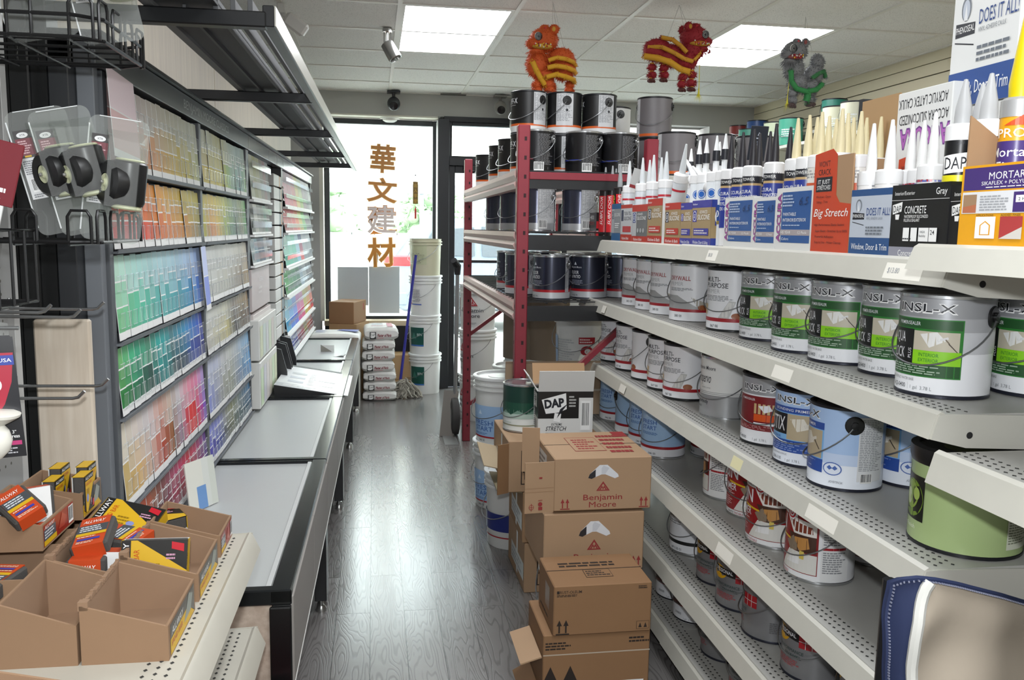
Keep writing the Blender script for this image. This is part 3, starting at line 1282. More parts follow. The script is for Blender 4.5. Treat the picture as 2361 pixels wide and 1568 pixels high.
# brochure holder with pinkish panels
b = MB()
b.box(FX - .04, FX + .012, 4.03, 4.62, 1.02, 1.215, mat('#c3b8b6', .5), .002)
b.box(FX - .04, FX + .016, 4.03, 4.62, .965, 1.005, mat('#c9c1be', .5), .002)
b.decal(flat((FX + .0125, 4.2, 1.12), (0, 1, 0), (0, 0, 1)), [('t', 'REGAL', .06, .03, .02, mat('#e9e4e2', .4), {'w': .12, 'b': False}), ('l', .03, -.03, .2, .01, 2, mat('#e2dcd9', .5))])
tag(b.build('brochure_panel', loc=LW(0, 0, 0), rz=RZL), 'pinkish grey brochure panel with faint lettering above the white sample board', 'panel')
for i, (z0, z1, c1, c2) in enumerate(((.80, .985, '#dfe0dd', '#c9cac8'), (.575, .79, '#dedccf', '#d6d2bd'))):
  b = MB()
  b.box(FX - .02, FX + .045, 4.0, 4.60, z0, z1, mat('#d9d9d4', .5), .003)
  q = flat((FX + .0455, 4.0, z0), (0, 1, 0), (0, 0, 1))
  rr = random.Random(i)
  b.decal(q, [('r', .02 + .095 * k, .01, .11 + .095 * k, z1 - z0 - .03, mat('#%02x%02x%02x' % tuple(int(v) for v in ((214 + rr.randint(-14, 10)), (214 + rr.randint(-10, 10)), (206 + rr.randint(-22, 10)))), .5)) for k in range(6)])
  tag(b.build('sample_board', loc=LW(0, 0, 0), rz=RZL), 'white board of pale swatches, %s of the pair beside the second rack' % ['upper', 'lower'][i], 'sample board')
# column of fan decks
rr = random.Random(8)
for i in range(13):
  z = .80 + i * .069
  t2 = thing('fan_deck', 'small white colour deck box in the tall column, %s from the bottom' % ORD[i], 'colour deck', LW(FX - .02, 4.73, z), RZL, 'colour deck boxes in the column')
  b = MB()
  b.box(0, .05, 0, .22, 0, .062, mat('#cfcfcb', .5), .002)
  b.build('box', t2)
  b = MB()
  for k in range(5):
    c = rr.choice(['#8a6a50', '#b8a48c', '#5a5a58', '#9aa8ac', '#c08a50', '#7a4a3a', '#b8b29c', '#6c7c84'])
    b.box(.004, .048, .222 + k * .03, .250 + k * .03, .002, .060, mat(c, .5))
  b.build('pages', t2)
  b = MB()
  b.lathe([(0, 0), (.012, 0), (.009, .012), (0, .014)], mat('#d8d8d6', .15, .8), 10, cx=.045, cy=.40)
  b.build('knob', t2)
# literature holders under the column
for i, y in enumerate((4.66, 4.92)):
  b = MB()
  b.prism([(-.10, .575), (.0, .575), (.0, .64), (-.03, .76), (-.10, .78)], 'y', y, y + .012, mat('#2a2b2d', .4))
  b.prism([(-.10, .575), (.0, .575), (.0, .64), (-.03, .76), (-.10, .78)], 'y', y + .2, y + .212, mat('#2a2b2d', .4))
  b.box(-.10, 0, y, y + .212, .575, .582, mat('#2a2b2d', .4))
  b.box(-.095, -.09, y, y + .21, .58, .77, mat('#8c8d8f', .3))
  tag(b.build('leaflet_holder', loc=LW(FX + .09, 0, 0), rz=RZL), '%s dark leaflet holder on the counter under the deck column' % ['nearer', 'farther'][i], 'leaflet holder', 'leaflet holders')

# ------------------------------------------------------------------ bay four: bright cards at the far end
t = thing('far_card_rack', 'far wall rack with bright rainbow colour cards near the window', 'display rack', LW(0, 0, 0), RZL)
b = MB()
b.box(-1.0, FX - .02, 5.27, 7.15, .576, 1.748, mat('#55585b', .45))
b.build('back_panel', t)
far = [(1.53, 1.745, ['#b9a6b0', '#b79aa8', '#b58a92', '#b9ae7a', '#a6ab8a', '#8a8088', '#8a7f84', '#9c9a98'], ['#c03a6a', '#b8405c', '#c0503c', '#c0a83c', '#8aa03c', '#6a4a50', '#4a4448', '#7a7a78'], 'top'),
   (1.375, 1.515, ['#b01f2a', '#b8202a', '#c8402a', '#d07a24', '#c8b424', '#6a9a2a', '#4a3034', '#3a2c2e'], ['#8c141f', '#941a20', '#b0301c', '#c06018', '#a8941a', '#3c7a24', '#3a2428', '#2c2224'], 'second'),
   (1.165, 1.36, ['#b8d0c8', '#a8ccc0', '#90c8b4', '#b8d0d8', '#3c4c78', '#b8bcc0', '#a8acb0', '#a0a4a8'], ['#4c9c84', '#40a088', '#3c9488', '#8ab4c4', '#c03a3c', '#70747c', '#5c6068', '#585c60'], 'third'),
   (.99, 1.15, ['#3c9a48', '#2c8a48', '#2c8050', '#2a6c50', '#8a98a0', '#aab0b4', '#6c7074', '#5c6064'], ['#2a7a1c', '#1c6a3c', '#1a5c40', '#184c3c', '#9aa8b4', '#8a9094', '#3c4044', '#34383c'], 'fourth'),
   (.76, .97, ['#c0d8dc', '#b0d4e4', '#b4c4e4', '#d8b4d0', '#e0c0d4', '#d8d4b4', '#d8ccb0', '#e0c4b4'], ['#4c9cc0', '#3c7cc8', '#5c6cc4', '#c0508c', '#c84c7c', '#b8a838', '#d08a2c', '#c84c30'], 'fifth'),
   (.60, .745, ['#2c7c9c', '#2454a0', '#243c94', '#90245c', '#a82454', '#a09028', '#c87820', '#a8281c'], ['#1c5c7c', '#1c2c7c', '#1c2464', '#6c1844', '#841c3c', '#7c7020', '#9c5418', '#7c1c18'], 'lowest')]
for ri, (z0, z1, tp, bt, nm) in enumerate(far):
  w = 1.84 / 8
  for i in range(8):
    colour_card(5.285 + w * i, 5.28 + w * (i + 1), z0, z1, rich(hx(tp[i])), rich(hx(bt[i])), FX - .004, .03, 3, '%s colour card, %s along the %s row of the far rainbow rack' % (cname(hx(bt[i]).lerp(hx(tp[i]), .3)), ORD[i], nm), 'colour cards in the far rack', foot=.012)
  b = MB()
  b.box(FX - .02, FX + .04, 5.27, 7.13, z0 - .014, z0 - .002, M_CARDW)
  b.build('tray', t)
  b = MB()
  for q in (.3, .75):
    zq = z0 + (z1 - z0) * q
    b.box(FX + .030, FX + .032, 5.30, 7.1, zq - .012, zq + .012, glassy('#f6f8fa', .7, .08))
  b.build('clear_strip', t)
b = MB()
b.box(FX - .02, FX + .01, 7.12, 7.15, .58, 1.75, M_RACK, .002)
b.build('upright', t)

# ------------------------------------------------------------------ low counter run: five benches
ctop = mat('#b4b7b6', .32, bump=.01, bscale=60)
rimm = mat('#232527', .18, .4)
pan = mat('#94908b', .6)
wood_end = grain_mat('pale_wood_end', '#b3a08f', '#c9b9a8', 'y', .55, 6, 10)
SEP = [1.967, 3.125, 4.30, 5.50, 6.62]
XO, XI = -.2265, -.585
for i in range(4):
  y0, y1 = SEP[i], SEP[i + 1] - .004
  t = thing('counter', ['low grey-topped counter nearest the camera, its black end frame in view', 'second low counter, empty grey top beside the colour cards', 'third low counter, carrying the tilted printed sheet', 'fourth and farthest low counter, a small white tent card on it'][i],
       'counter', LW(0, 0, 0), RZL, 'low counters along the colour display')
  b = MB()
  b.box(XI - .1, XO - .055, y0 + .03, y1 - .01, .535, .560, ctop, .002)
  b.build('top_panel', t)
  b = MB()
  b.box(XO - .05, XO, y0, y1, .54, .572, rimm, .003)
  b.box(XO - .064, XO - .051, y0 + .03, y1 - .02, .552, .5695, mat('#c2c4c3', .3), .001)
  b.box(XI - .1, XO, y0, y0 + .03, .535, .573, rimm, .003)
  b.box(XI - .1, XO - .05, y1 - .012, y1, .535, .570, rimm, .002)
  b.build('rim', t)
  b = MB()
  ym = (y0 + y1) / 2
  b.box(XO - .018, XO + .004, y0 + .004, ym - .002, .335, .556, pan, .002)
  b.box(XO - .018, XO + .004, ym + .002, y1 - .002, .335, .556, pan, .002)
  b.box(XO + .0035, XO + .0052, y0 + .004, y1 - .002, .335, .342, mat('#d8d8d4', .4))
  b.build('front_panel', t)
  for (lx, ly) in ((XO - .045, y0), (XO - .045, y1 - .045), (XI - .09, y0), (XI - .09, y1 - .045)):
    b = MB()
    b.box(lx, lx + .044, ly, ly + .044, .045, .535, M_BLK, .002)
    b.build('leg', t)
    b = MB()
    b.lathe([(.006, .02), (.006, .05)], mat('#9a9a98', .3, .9), 10, cx=lx + .022, cy=ly + .022)
    b.lathe([(0, 0), (.020, 0), (.020, .008), (.012, .022), (0, .024)], mat('#b5b5b2', .3, .9), 14, cx=lx + .022, cy=ly + .022)
    b.build('levelling_foot', t)
  b = MB()
  b.tube([(XO - .14, y1 - .02, .26), (XO - .02, y1 - .02, .275)], .008, M_BLK, 8)
  b.build('stay', t)
  b = MB()
  b.box(XI - .1, XO - .046, y0 + .006, y0 + .03, .10, .535, wood_end if i == 0 else pan)
  b.build('end_panel', t)
  if i == 0:
    b = MB()
    b.box(XO - .05, XO, y0 - .012, y0 + .0, .02, .535, M_BLK, .003)
    b.build('end_frame', t)

# sheet, tent card, loose slip, plaster bag on the counters
t = thing('sloped_display', 'black wedge stand with a large printed sheet on the third counter', 'display stand', LW(-.40, 4.52, .561), RZL)
b = MB()
b.prism([(-.17, 0), (.16, 0), (.16, .006), (-.17, .062)], 'y', -.16, .5, mat('#131416', .5))
b.build('stand', t)
b = MB()
sheet = mat('#e2e4e6', .3)
e = Vector((.33, 0, -.056)).normalized()
mp = flat((-.17, -.16, .0625), e, (0, 1, 0))
b.add([mp(0, 0, .001), mp(.37, 0, .001), mp(.37, .6, .001), mp(0, .6, .001), mp(0, 0, 0), mp(.37, 0, 0), mp(.37, .6, 0), mp(0, .6, 0)], [(0, 1, 2, 3), (4, 7, 6, 5), (0, 4, 5, 1), (1, 5, 6, 2), (2, 6, 7, 3), (3, 7, 4, 0)], sheet)
pg = mat('#b4b8c4', .35)
b.decal(mp, [('r', .0, .0, .37, .09, mat('#c2c5c9', .3)), ('r', .05, .14, .13, .19, pg), ('r', .05, .26, .13, .31, pg), ('r', .05, .38, .13, .43, mat('#b3b6ba', .35)), ('r', .2, .14, .29, .19, mat('#cdcfd2', .3)),
       ('r', .2, .27, .29, .31, mat('#cdcfd2', .3)), ('l', .15, .12, .19, .46, 9, mat('#c0c2c6', .3)), ('l', .04, .02, .3, .07, 2, mat('#e8e8e8', .3))], w0=.0015)
b.build('printed_sheet', t)
b = MB()
b.prism([(0, 0), (.075, .0), (.0015, .048), (0, .048)], 'y', 0, .004, mat('#8c8a80', .5))
b.box(-.001, .09, .004, .006, 0, .045, mat('#dedfda', .5))
tag(b.build('tent_card', loc=LW(-.46, 5.95, .561), rz=RZL), 'small white tent card standing on the far counter', 'card')
b = MB()
b.box(0, .07, 0, .05, 0, .001, mat('#d8dad8', .5))
b.prism([(.02, 0), (.07, .012), (.07, .0135), (.02, .0015)], 'y', .0, .05, mat('#d8dad8', .5))
tag(b.build('paper_slip', loc=LW(-.36, 5.72, .561), rz=RZL - .3), 'small folded paper slip lying on the far counter', 'paper')
# stack of leaning brochures at the near end of the rack
for i in range(3):
  b = MB()
  b.box(-.002, .002, -.035, .035, 0, .15, mat(['#d6d6cc', '#cfd2cc', '#c9cdc4'][i], .5))
  b.decal(flat((.0022, -.035, 0), (0, 1, 0), (0, 0, 1)), [('r', .01, .0, .05, .07, mat('#6d93c4', .4))] if i == 1 else [])
  o = b.build('leaflet', loc=LW(FX + .06 + i * .013, 2.60 + i * .025, .563), rz=RZL - .5)
  o.rotation_euler[1] = -.12
  tag(o, ['back', 'middle', 'front'][i] + ' leaflet of the three leaning on the near rack above the counter', 'leaflet', 'leaflets leaning on the rack')
# ================================================================== RIGHT: STEEL SHELVING
XG = .943
GY0, GB = 1.285, 1.275
M_SHELF = mat('#b9b7ae', .38, bump=.02, bscale=40)
M_SHELFW = mat('#aeada8', .42, var=.10, vscale=7)
M_LIP = mat('#b7b5ab', .35, var=.05, vscale=20)
M_HOLE = mat('#2b2a28', .9)
LEV = [1.377, 1.120, .845, .582, .330, .115]
LN = ['top', 'second', 'third', 'fourth', 'fifth', 'lowest']
DEP = [.40, .42, .42, .42, .42, .45]


def shelf(x, y0, y1, z, dep, label, lip=.042, holes=True, endplate=True, group='steel shelves on the right', hs=1, up=.006):
  t = thing('gondola_shelf', label, 'shelf', (x, y0, z), 0, group)
  L = y1 - y0 - .004
  b = MB()
  b.prism([(0, 0), (0, -.022), (dep, -.022), (dep, 0)], 'y', .002, L, M_SHELFW)
  if holes:
    n = int(L / .018)
    vs, fs = [], []
    for i in range(n):
      y = .02 + i * .018
      for r_ in range(3):
        xx = .028 + r_ * .017
        yy = y + (.009 if r_ == 1 else 0)
        k = len(vs)
        s = .0045 * hs
        vs += [(xx - s * .8, yy, .0006), (xx, yy - s, .0006), (xx + s * .8, yy, .0006), (xx, yy + s, .0006)]
        fs.append((k, k + 1, k + 2, k + 3))
    b.add(vs, fs, M_HOLE)
  b.build('deck', t)
  b = MB()
  b.prism([(.010, .0), (.002, .005), (-.006, .0), (-.020, -lip), (-.016, -lip), (.0, -.004), (.010, -.004)], 'y', 0, L + .002, M_LIP)
  b.build('front_lip', t)
  if endplate:
    b = MB()
    b.prism([(-.016, -lip), (-.004, .0), (.02, .001), (dep, -.012), (dep, -.075), (.05, -.058)], 'y', -.003, .001, M_SHELF)
    b.decal(flat((0, -.0031, 0), (1, 0, 0), (0, 0, 1)), [('c', .055, -.036, .006, .006, mat('#1a1a1a', .8))])
    b.build('end_bracket', t)
  return t


for k, z in enumerate(LEV):
  shelf(XG, GY0, GY0 + GB, z, DEP[k], '%s steel shelf of the near bay on the right' % LN[k])
  shelf(XG + (.004 if k else 0), GY0 + GB, GY0 + 2 * GB, z - .002, DEP[k], '%s steel shelf of the far bay on the right' % LN[k], endplate=False)
t = thing('shelving_unit', 'pale steel back panels and uprights carrying the right hand shelves', 'shelving', (0, 0, 0))
for i in range(3):
  b = MB()
  y = GY0 + GB * i
  b.box(XG + .455, XG + .50, y - .018, y + .018, 0, 1.50, M_SHELF, .003)
  b.build('upright', t)
for i in range(2):
  b = MB()
  y = GY0 + GB * i
  b.box(XG + .468, XG + .488, y + .018, y + GB - .018, .10, 1.48, mat('#8f8d86', .6))
  b.build('back_panel', t)
  b = MB()
  b.box(XG + .03, XG + .455, y + .005, y + GB - .005, 0, LEV[5] - .024, mat('#1d1c1b', .6))
  b.build('plinth', t)
# the bay nearer still: two ends of its shelves reach into the picture
shelf(.866, .2, 1.272, 1.402, .50, 'white shelf jutting in at upper right under the yellow boxes', lip=.036, holes=False, endplate=False)
shelf(.925, .2, 1.262, 1.062, .46, 'white shelf end jutting in at right in front of the green cans', lip=.05, endplate=False)
b = MB()
b.box(1.36, 1.42, .16, .2, 0, 1.6, M_SHELF)
b.box(1.40, 1.42, .2, 1.26, 0, 1.6, mat('#8f8d86', .6))
tag(b.build('shelving_unit'), 'pale steel back of the nearest shelving bay at the right edge', 'shelving')


def price_tag(x, y, z, w, label, c='#dedbd0', txt=None):
  b = MB()
  b.box(-.0012, 0, -w / 2, w / 2, -.015, .015, mat(c, .5))
  if txt:
    b.decal(flat((-.0013, w / 2, 0), (0, -1, 0), (0, 0, 1)), [('t', txt, .01, -.004, .010, mat('#8d9096', .5), {'b': False})])
  o = b.build('price_label', loc=(x, y, z))
  o.rotation_euler = (0, radians(18), 0)
  tag(o, label, 'label', 'paper price labels on the shelf lips')


for k, y, w, tx, lb in ((0, 1.40, .11, '$13.80', 'pale price label near the near end of the top shelf lip'), (0, 2.28, .07, '$8.30', 'small price label on the top shelf lip below the silicone boxes'),
            (1, 1.83, .09, None, 'white price label on the second shelf lip below the green label cans'), (1, 3.4, .05, None, 'small price label on the second shelf lip, far bay'),
            (2, 1.62, .12, None, 'white handwritten label on the third shelf lip near the green cans'), (2, 2.05, .06, None, 'faded yellowish label on the third shelf lip'), (2, 3.1, .07, None, 'pale label on the third shelf lip, far bay'),
            (3, 2.1, .10, None, 'crumpled white label on the fourth shelf lip')):
  price_tag(XG - .0125, y, LEV[k] - .022, w, lb, '#d9d2a8' if 'yellow' in lb else '#dfdcd2', tx)

# ------------------------------------------------------------------ paint cans
M_TIN = mat('#b9bbbd', .22, .85)
M_WIRE = mat('#8d8f91', .3, .8)
M_PLB = mat('#141415', .35)
R1, H1 = .0825, .193
_cans = {}
PLACED = []


def c_(h, r=.32, m=0.):
  return mat(h, r, m)


T_ = mat('#1c1e26', .4)
RED = c_('#a3222c')
BM_R = c_('#8e1f2c')


def can_label(kind):
  """base colour + printing; u is metres round the can from the middle of its label, v metres up."""
  W_ = c_('#ecedf1')
  if kind == 'aqua':
    G, g2, lm, dk = c_('#2f7a33'), c_('#3f8f40'), c_('#8ccf24'), c_('#25522b')
    return W_, [('r', -.259, .150, .259, .186, c_('#a3a4a8', .3, .3)), ('r', -.259, .125, .259, .150, c_('#b4b5b9', .3, .2)), ('r', -.259, .085, .259, .125, c_('#c8c9cd')),
          ('t', 'INSL-X', -.056, .158, .0185, c_('#f0f0f0'), {'w': .118, 'b': .045}), ('t', 'INSL-X', -.054, .1595, .0155, T_, {'w': .112, 'b': .006}),
          ('r', -.074, .038, .074, .147, G), ('r', -.072, .040, .072, .062, dk), ('r', -.072, .062, .072, .068, G), ('r', -.072, .128, .072, .145, dk),
          ('r', -.012, .088, .068, .124, c_('#c3bba9')), ('p', [(.0, .118), (.03, .124), (.045, .108), (.018, .094)], c_('#e6e6e4')), ('p', [(.03, .110), (.048, .116), (.050, .112), (.032, .106)], c_('#d9d9d9')),
          ('p', [(.045, .112), (.052, .104), (.050, .103), (.044, .110)], c_('#6b5c48')), ('p', [(.051, .104), (.066, .088), (.064, .088), (.049, .103)], c_('#4a4038')),
          ('r', -.012, .062, .072, .088, lm), ('r', -.074, .062, -.012, .126, c_('#141614')),
          ('t', 'AQUA', -.070, .100, .020, W_, {'w': .038}), ('t', 'LOCK', -.070, .070, .020, W_, {'w': .038}), ('t', 'PLUS', -.016, .071, .007, W_, {'rot': 90, 'b': False}),
          ('t', 'PRIMER/SEALER', -.052, .134, .0065, W_, {'w': .052}), ('t', 'INTERIOR', 0, .077, .0065, G, {'w': .035, 'b': False}), ('t', 'EXTERIOR', 0, .067, .0065, G, {'w': .035, 'b': False}),
          ('l', -.068, .043, .045, .060, 4, c_('#9fb49f')), ('t', '100% ACRYLIC WATER BASE', -.068, .029, .005, c_('#5a5e58'), {'w': .062, 'b': False}),
          ('t', 'AQ-0400', -.060, .014, .0082, T_, {'w': .036}), ('r', -.018, .012, -.0175, .025, c_('#aaaaaa')), ('t', '1 gal  3.78 L', -.012, .014, .0065, c_('#84868a'), {'b': False})]
  if kind == 'red':
    D, o = c_('#7c1a20'), c_('#d8541c')
    return W_, [('r', -.259, .140, .259, .186, c_('#a3a4a8', .3, .3)), ('t', 'INSL-X', -.056, .150, .019, c_('#f0f0f0'), {'w': .118, 'b': .045}), ('t', 'INSL-X', -.054, .152, .0155, T_, {'w': .112, 'b': .006}),
          ('r', -.074, .042, .060, .136, D), ('r', -.012, .088, .055, .116, c_('#c9ad7c')), ('p', [(.0, .110), (.03, .114), (.04, .1), (.018, .092)], W_), ('r', -.012, .068, .055, .087, o),
          ('r', -.012, .058, .055, .064, W_), ('l', -.066, .045, .05, .056, 3, c_('#b58a8a')), ('t', 'PRIMER/SEALER', -.06, .123, .006, W_, {'w': .05}), ('t', 'IF-4000', -.07, .014, .008, T_, {'w': .034}),
          ('t', '1 gal  3.78 L', -.012, .014, .0065, c_('#84868a'), {'b': False})]
  if kind == 'stix':
    B, lb = c_('#2d4f9e'), c_('#7fb4e6')
    return c_('#e8edf6'), [('r', -.259, .085, .259, .186, c_('#a9c4ea')), ('r', -.259, .06, .259, .085, c_('#c3d3ee')), ('t', 'INSL-X', -.056, .158, .0185, c_('#f0f0f0'), {'w': .118, 'b': .045}), ('t', 'INSL-X', -.054, .1595, .0155, T_, {'w': .112, 'b': .006}),
               ('r', -.076, .036, .074, .150, lb), ('r', -.076, .134, .074, .150, B), ('r', -.076, .036, .074, .066, B), ('r', -.012, .068, .070, .132, c_('#b8a88c')),
               ('p', [(-.004, .12), (.03, .124), (.045, .1), (.015, .09)], c_('#e2dccf')), ('p', [(.03, .108), (.052, .116), (.054, .110), (.034, .1)], c_('#d9d3c7')), ('p', [(.048, .108), (.064, .088), (.062, .087), (.046, .106)], c_('#3a3028')),
               ('r', -.076, .080, -.012, .132, c_('#101114')), ('t', 'STIX', -.070, .088, .036, W_, {'w': .052}), ('t', 'BONDING PRIMER', -.052, .139, .0065, W_, {'w': .10}),
               ('t', 'EXTERIOR', -.07, .069, .006, B, {'w': .04}), ('l', -.070, .039, .06, .064, 5, c_('#7f94c8')), ('t', '100% URETHANE ACRYLIC', -.068, .027, .0045, c_('#5a5e68'), {'w': .06, 'b': False}),
               ('t', 'SXA-110', -.060, .013, .008, T_, {'w': .034}), ('t', '1 gal  3.78 L', -.012, .013, .0062, c_('#84868a'), {'b': False}),
               ('c', .098, .050, .021, .015, c_('#4c6ab0')), ('c', .098, .050, .0185, .0128, c_('#dfe6f4')), ('p', [(.086, .052), (.092, .058), (.098, .052), (.104, .058), (.110, .052), (.104, .047), (.098, .051), (.092, .047)], c_('#4c6ab0')),
               ('t', '¡ADVERTENCIA!', .092, .018, .005, c_('#5a5e68'), {'w': .03, 'b': False}), ('r', .150, .026, .215, .172, c_('#dfe0e2')), ('l', .153, .05, .212, .168, 30, c_('#9a9da2')), ('bc', .158, .022, .186, .044)]
  if kind == 'drywall':
    return W_, [('r', -.259, .035, .259, .085, c_('#a9aaab')), ('p', [(-.10, .085), (.10, .085), (.10, .070), (.05, .05), (.0, .085)], W_), ('p', [(-.02, .085), (.05, .048), (.09, .085)], W_), ('p', [(.03, .08), (.09, .06), (.09, .05), (.05, .05)], c_('#b2aca0')),
          ('c', .07, .046, .016, .009, c_('#a0603c')), ('r', -.259, .030, .259, .040, RED), ('r', -.259, .0, .259, .030, W_), ('t', 'DRYWALL', -.058, .136, .0145, RED, {'w': .085}), ('t', 'PRIMER', -.058, .118, .0125, c_('#b9bbbd'), {'w': .06, 'b': False}),
          ('l', -.056, .100, .04, .112, 3, c_('#8d8f93')), ('t', '380 00', -.03, .012, .0085, T_, {'w': .03})]
  if kind == 'multi':
    return W_, [('p', [(.0, .040), (.035, .095), (.055, .092), (.035, .040)], c_('#c3c3c2')), ('p', [(.005, .045), (.033, .090), (.05, .088), (.03, .045)], c_('#dad9d6')), ('c', .058, .048, .016, .010, c_('#9a5a38')), ('p', [(-.09, .085), (-.05, .08), (-.055, .05), (-.09, .045)], c_('#d6b98a')),
          ('r', -.259, .030, .259, .041, RED), ('t', 'MULTI-', -.058, .150, .0145, T_, {'w': .062}), ('t', 'PURPOSE', -.058, .132, .0145, T_, {'w': .088}), ('t', 'PRIMER', -.058, .115, .0125, c_('#b9bbbd'), {'w': .062, 'b': False}),
          ('l', -.056, .092, .05, .110, 4, c_('#96989c')), ('t', '067 00', -.03, .012, .0085, T_, {'w': .032})]
  if kind == 'under':
    return c_('#e4e4e2'), [('r', -.259, .0, .259, .070, c_('#a9aaac', .3, .35)), ('r', -.259, .070, .259, .0725, c_('#8c8d8f')), ('r', -.259, .076, .259, .0775, c_('#8c8d8f')), ('r', -.259, .081, .259, .0825, c_('#9c9d9f')),
               ('t', 'Benjamin Moore', -.075, .150, .012, T_, {'w': .09}), ('t', 'Impervo', -.06, .110, .030, T_, {'w': .06, 'i': True, 'b': False}), ('t', 'Underbody', -.07, .045, .012, T_, {'w': .062}), ('t', '016 00', -.07, .030, .007, T_, {'w': .03}),
               ('t', 'ENAMEL LATEX', -.04, .092, .004, c_('#77787a'), {'w': .04, 'b': False})]
  if kind == 'fresh':
    nb = c_('#3a62b0')
    return c_('#aacbee'), [('r', -.259, .0, .259, .034, W_), ('r', -.259, .034, .259, .044, RED), ('t', 'FRESH', -.045, .125, .0155, nb, {'w': .066}), ('t', 'START', -.045, .104, .0155, nb, {'w': .066}),
               ('p', [(-.03, .150), (-.022, .163), (-.014, .150)], c_('#c3d8f0')), ('l', -.045, .145, .03, .155, 2, c_('#b9d2ee')), ('l', -.045, .085, .03, .096, 3, c_('#5a82ba')), ('t', '046 00', -.01, .012, .008, T_, {'w': .03})]
  if kind == 'zins':
    D, w2 = c_('#8c1a1e'), c_('#e6e2dc')
    return c_('#e9eaec'), [('r', -.10, .02, .075, .168, D), ('p', [(-.10, .02), (-.03, .02), (.0, .075), (-.02, .12), (-.02, .168), (-.10, .168)], c_('#951c22')), ('r', -.002, .140, .072, .168, c_('#7a1c20')),
               ('p', [(-.02, .16), (.07, .146), (.07, .115), (.01, .115)], w2), ('p', [(-.005, .148), (.06, .138), (.062, .122), (.015, .12)], c_('#7c3a28')), ('p', [(-.01, .115), (.07, .115), (.07, .075), (.02, .07)], c_('#4a3026')),
               ('p', [(.005, .105), (.05, .11), (.055, .085), (.03, .074)], c_('#c08a4c')), ('p', [(-.015, .09), (.01, .108), (.03, .075), (.0, .07)], c_('#8a7a68')), ('p', [(-.035, .022), (.073, .022), (.073, .070), (-.004, .072)], c_('#dcdad4')),
               ('p', [(.0, .06), (.03, .058), (.03, .04), (-.01, .038)], c_('#ececec')), ('r', .03, .055, .042, .075, c_('#d8c060')), ('t', 'BIN', -.092, .115, .036, W_, {'w': .068, 'b': .012}), ('p', [(-.06, .108), (.0, .10), (.0, .095), (-.06, .102)], c_('#d8b020')),
               ('t', 'PRIMER', -.094, .080, .020, W_, {'w': .066, 'b': .008}), ('l', -.094, .068, -.03, .078, 2, c_('#e0c8c8')), ('l', -.094, .03, -.04, .060, 5, c_('#d8a8a8')),
               ('r', -.10, .156, .02, .176, c_('#d9d9da')), ('t', 'ZINSSER', -.085, .160, .0125, T_, {'w': .07}), ('c', .0, .163, .0165, .0165, W_), ('c', .0, .163, .014, .014, c_('#b02028')), ('c', .0, .163, .0095, .0095, W_), ('c', .0, .163, .006, .006, c_('#b02028')), ('c', .0, .163, .0025, .0025, W_),
               ('t', 'WHITE', -.06, .010, .0065, T_, {'w': .024}), ('t', 'TINTABLE', -.034, .010, .0065, RED, {'w': .032}), ('r', .082, .01, .15, .17, c_('#e3e3e3')), ('r', .085, .158, .13, .165, RED), ('l', .086, .10, .145, .154, 9, c_('#8a8c90')), ('r', .085, .088, .14, .094, RED), ('l', .086, .03, .145, .085, 10, c_('#8a8c90'))]
  if kind == 'rust':
    return c_('#848486', .3, .35), [('t', 'RUST-OLEUM', -.085, .150, .020, c_('#0e0e10'), {'w': .13}), ('c', -.05, .105, .032, .020, c_('#dba51c')), ('p', [(-.09, .105), (.012, .098), (.012, .118), (-.09, .125)], c_('#1a1a1a')), ('t', 'PROFESSIONAL', -.086, .106, .011, W_, {'w': .09}),
                    ('r', .012, .086, .062, .120, c_('#a01c26')), ('r', .028, .086, .0295, .120, c_('#c9c9c9')), ('r', .044, .086, .0455, .120, c_('#c9c9c9')), ('r', .012, .102, .062, .1035, c_('#c9c9c9')),
                    ('t', 'HIGH PERFORMANCE', -.085, .068, .008, c_('#1c3a34'), {'w': .11, 'b': False}), ('t', 'ENAMEL', -.03, .055, .008, c_('#1c3a34'), {'w': .05, 'b': False}), ('l', -.06, .03, .02, .050, 4, c_('#a04448')), ('l', .10, .03, .15, .06, 6, c_('#5c5c5e'))]
  if kind == 'metal':
    return W_, [('r', -.259, .034, .259, .046, c_('#1b1b1d')), ('t', 'ACRYLIC METAL', -.05, .135, .010, T_, {'w': .085, 'b': False}), ('t', 'PRIMER', -.05, .122, .010, T_, {'w': .05, 'b': False}), ('l', -.05, .10, .05, .115, 2, c_('#9a9a9c')), ('t', 'HP1100 01', -.02, .012, .009, T_, {'w': .045})]
  if kind == 'brown':
    return c_('#3c2a28'), [('r', -.259, .0, .259, .055, W_), ('p', [(-.05, .055), (.0, .075), (.06, .06), (.05, .055)], c_('#6a4038')), ('r', -.259, .052, .259, .056, RED), ('t', '200000', -.02, .022, .008, T_, {'w': .03}), ('l', -.05, .08, .05, .13, 5, c_('#8a7470')), ('t', '1 gal  3.79 L', .02, .010, .006, c_('#84868a'), {'b': False})]
  if kind == 'venetian':
    return c_('#a3b77f', .3), [('r', -.085, .045, .02, .13, c_('#15170f')), ('c', -.018, .085, .036, .036, c_('#6f8f24')), ('c', -.022, .09, .026, .027, c_('#8aa83a')), ('c', -.03, .085, .012, .016, c_('#c9d6a4')), ('c', -.002, .095, .010, .012, c_('#a8c060')),
                 ('r', -.30, .0, -.085, .185, c_('#a3b77f', .3)), ('t', 'VENETIAN', -.12, .150, .014, c_('#e4ead6'), {'w': .085, 'b': False}), ('t', 'PLASTER', -.10, .133, .012, c_('#e4ead6'), {'w': .06, 'b': False}),
                 ('t', 'Polished Stone Finish', -.12, .028, .008, c_('#e8eedc'), {'w': .12, 'b': False}), ('r', .17, .02, .23, .14, c_('#d5d9c6')), ('l', .173, .03, .227, .135, 22, c_('#7f8670'))]
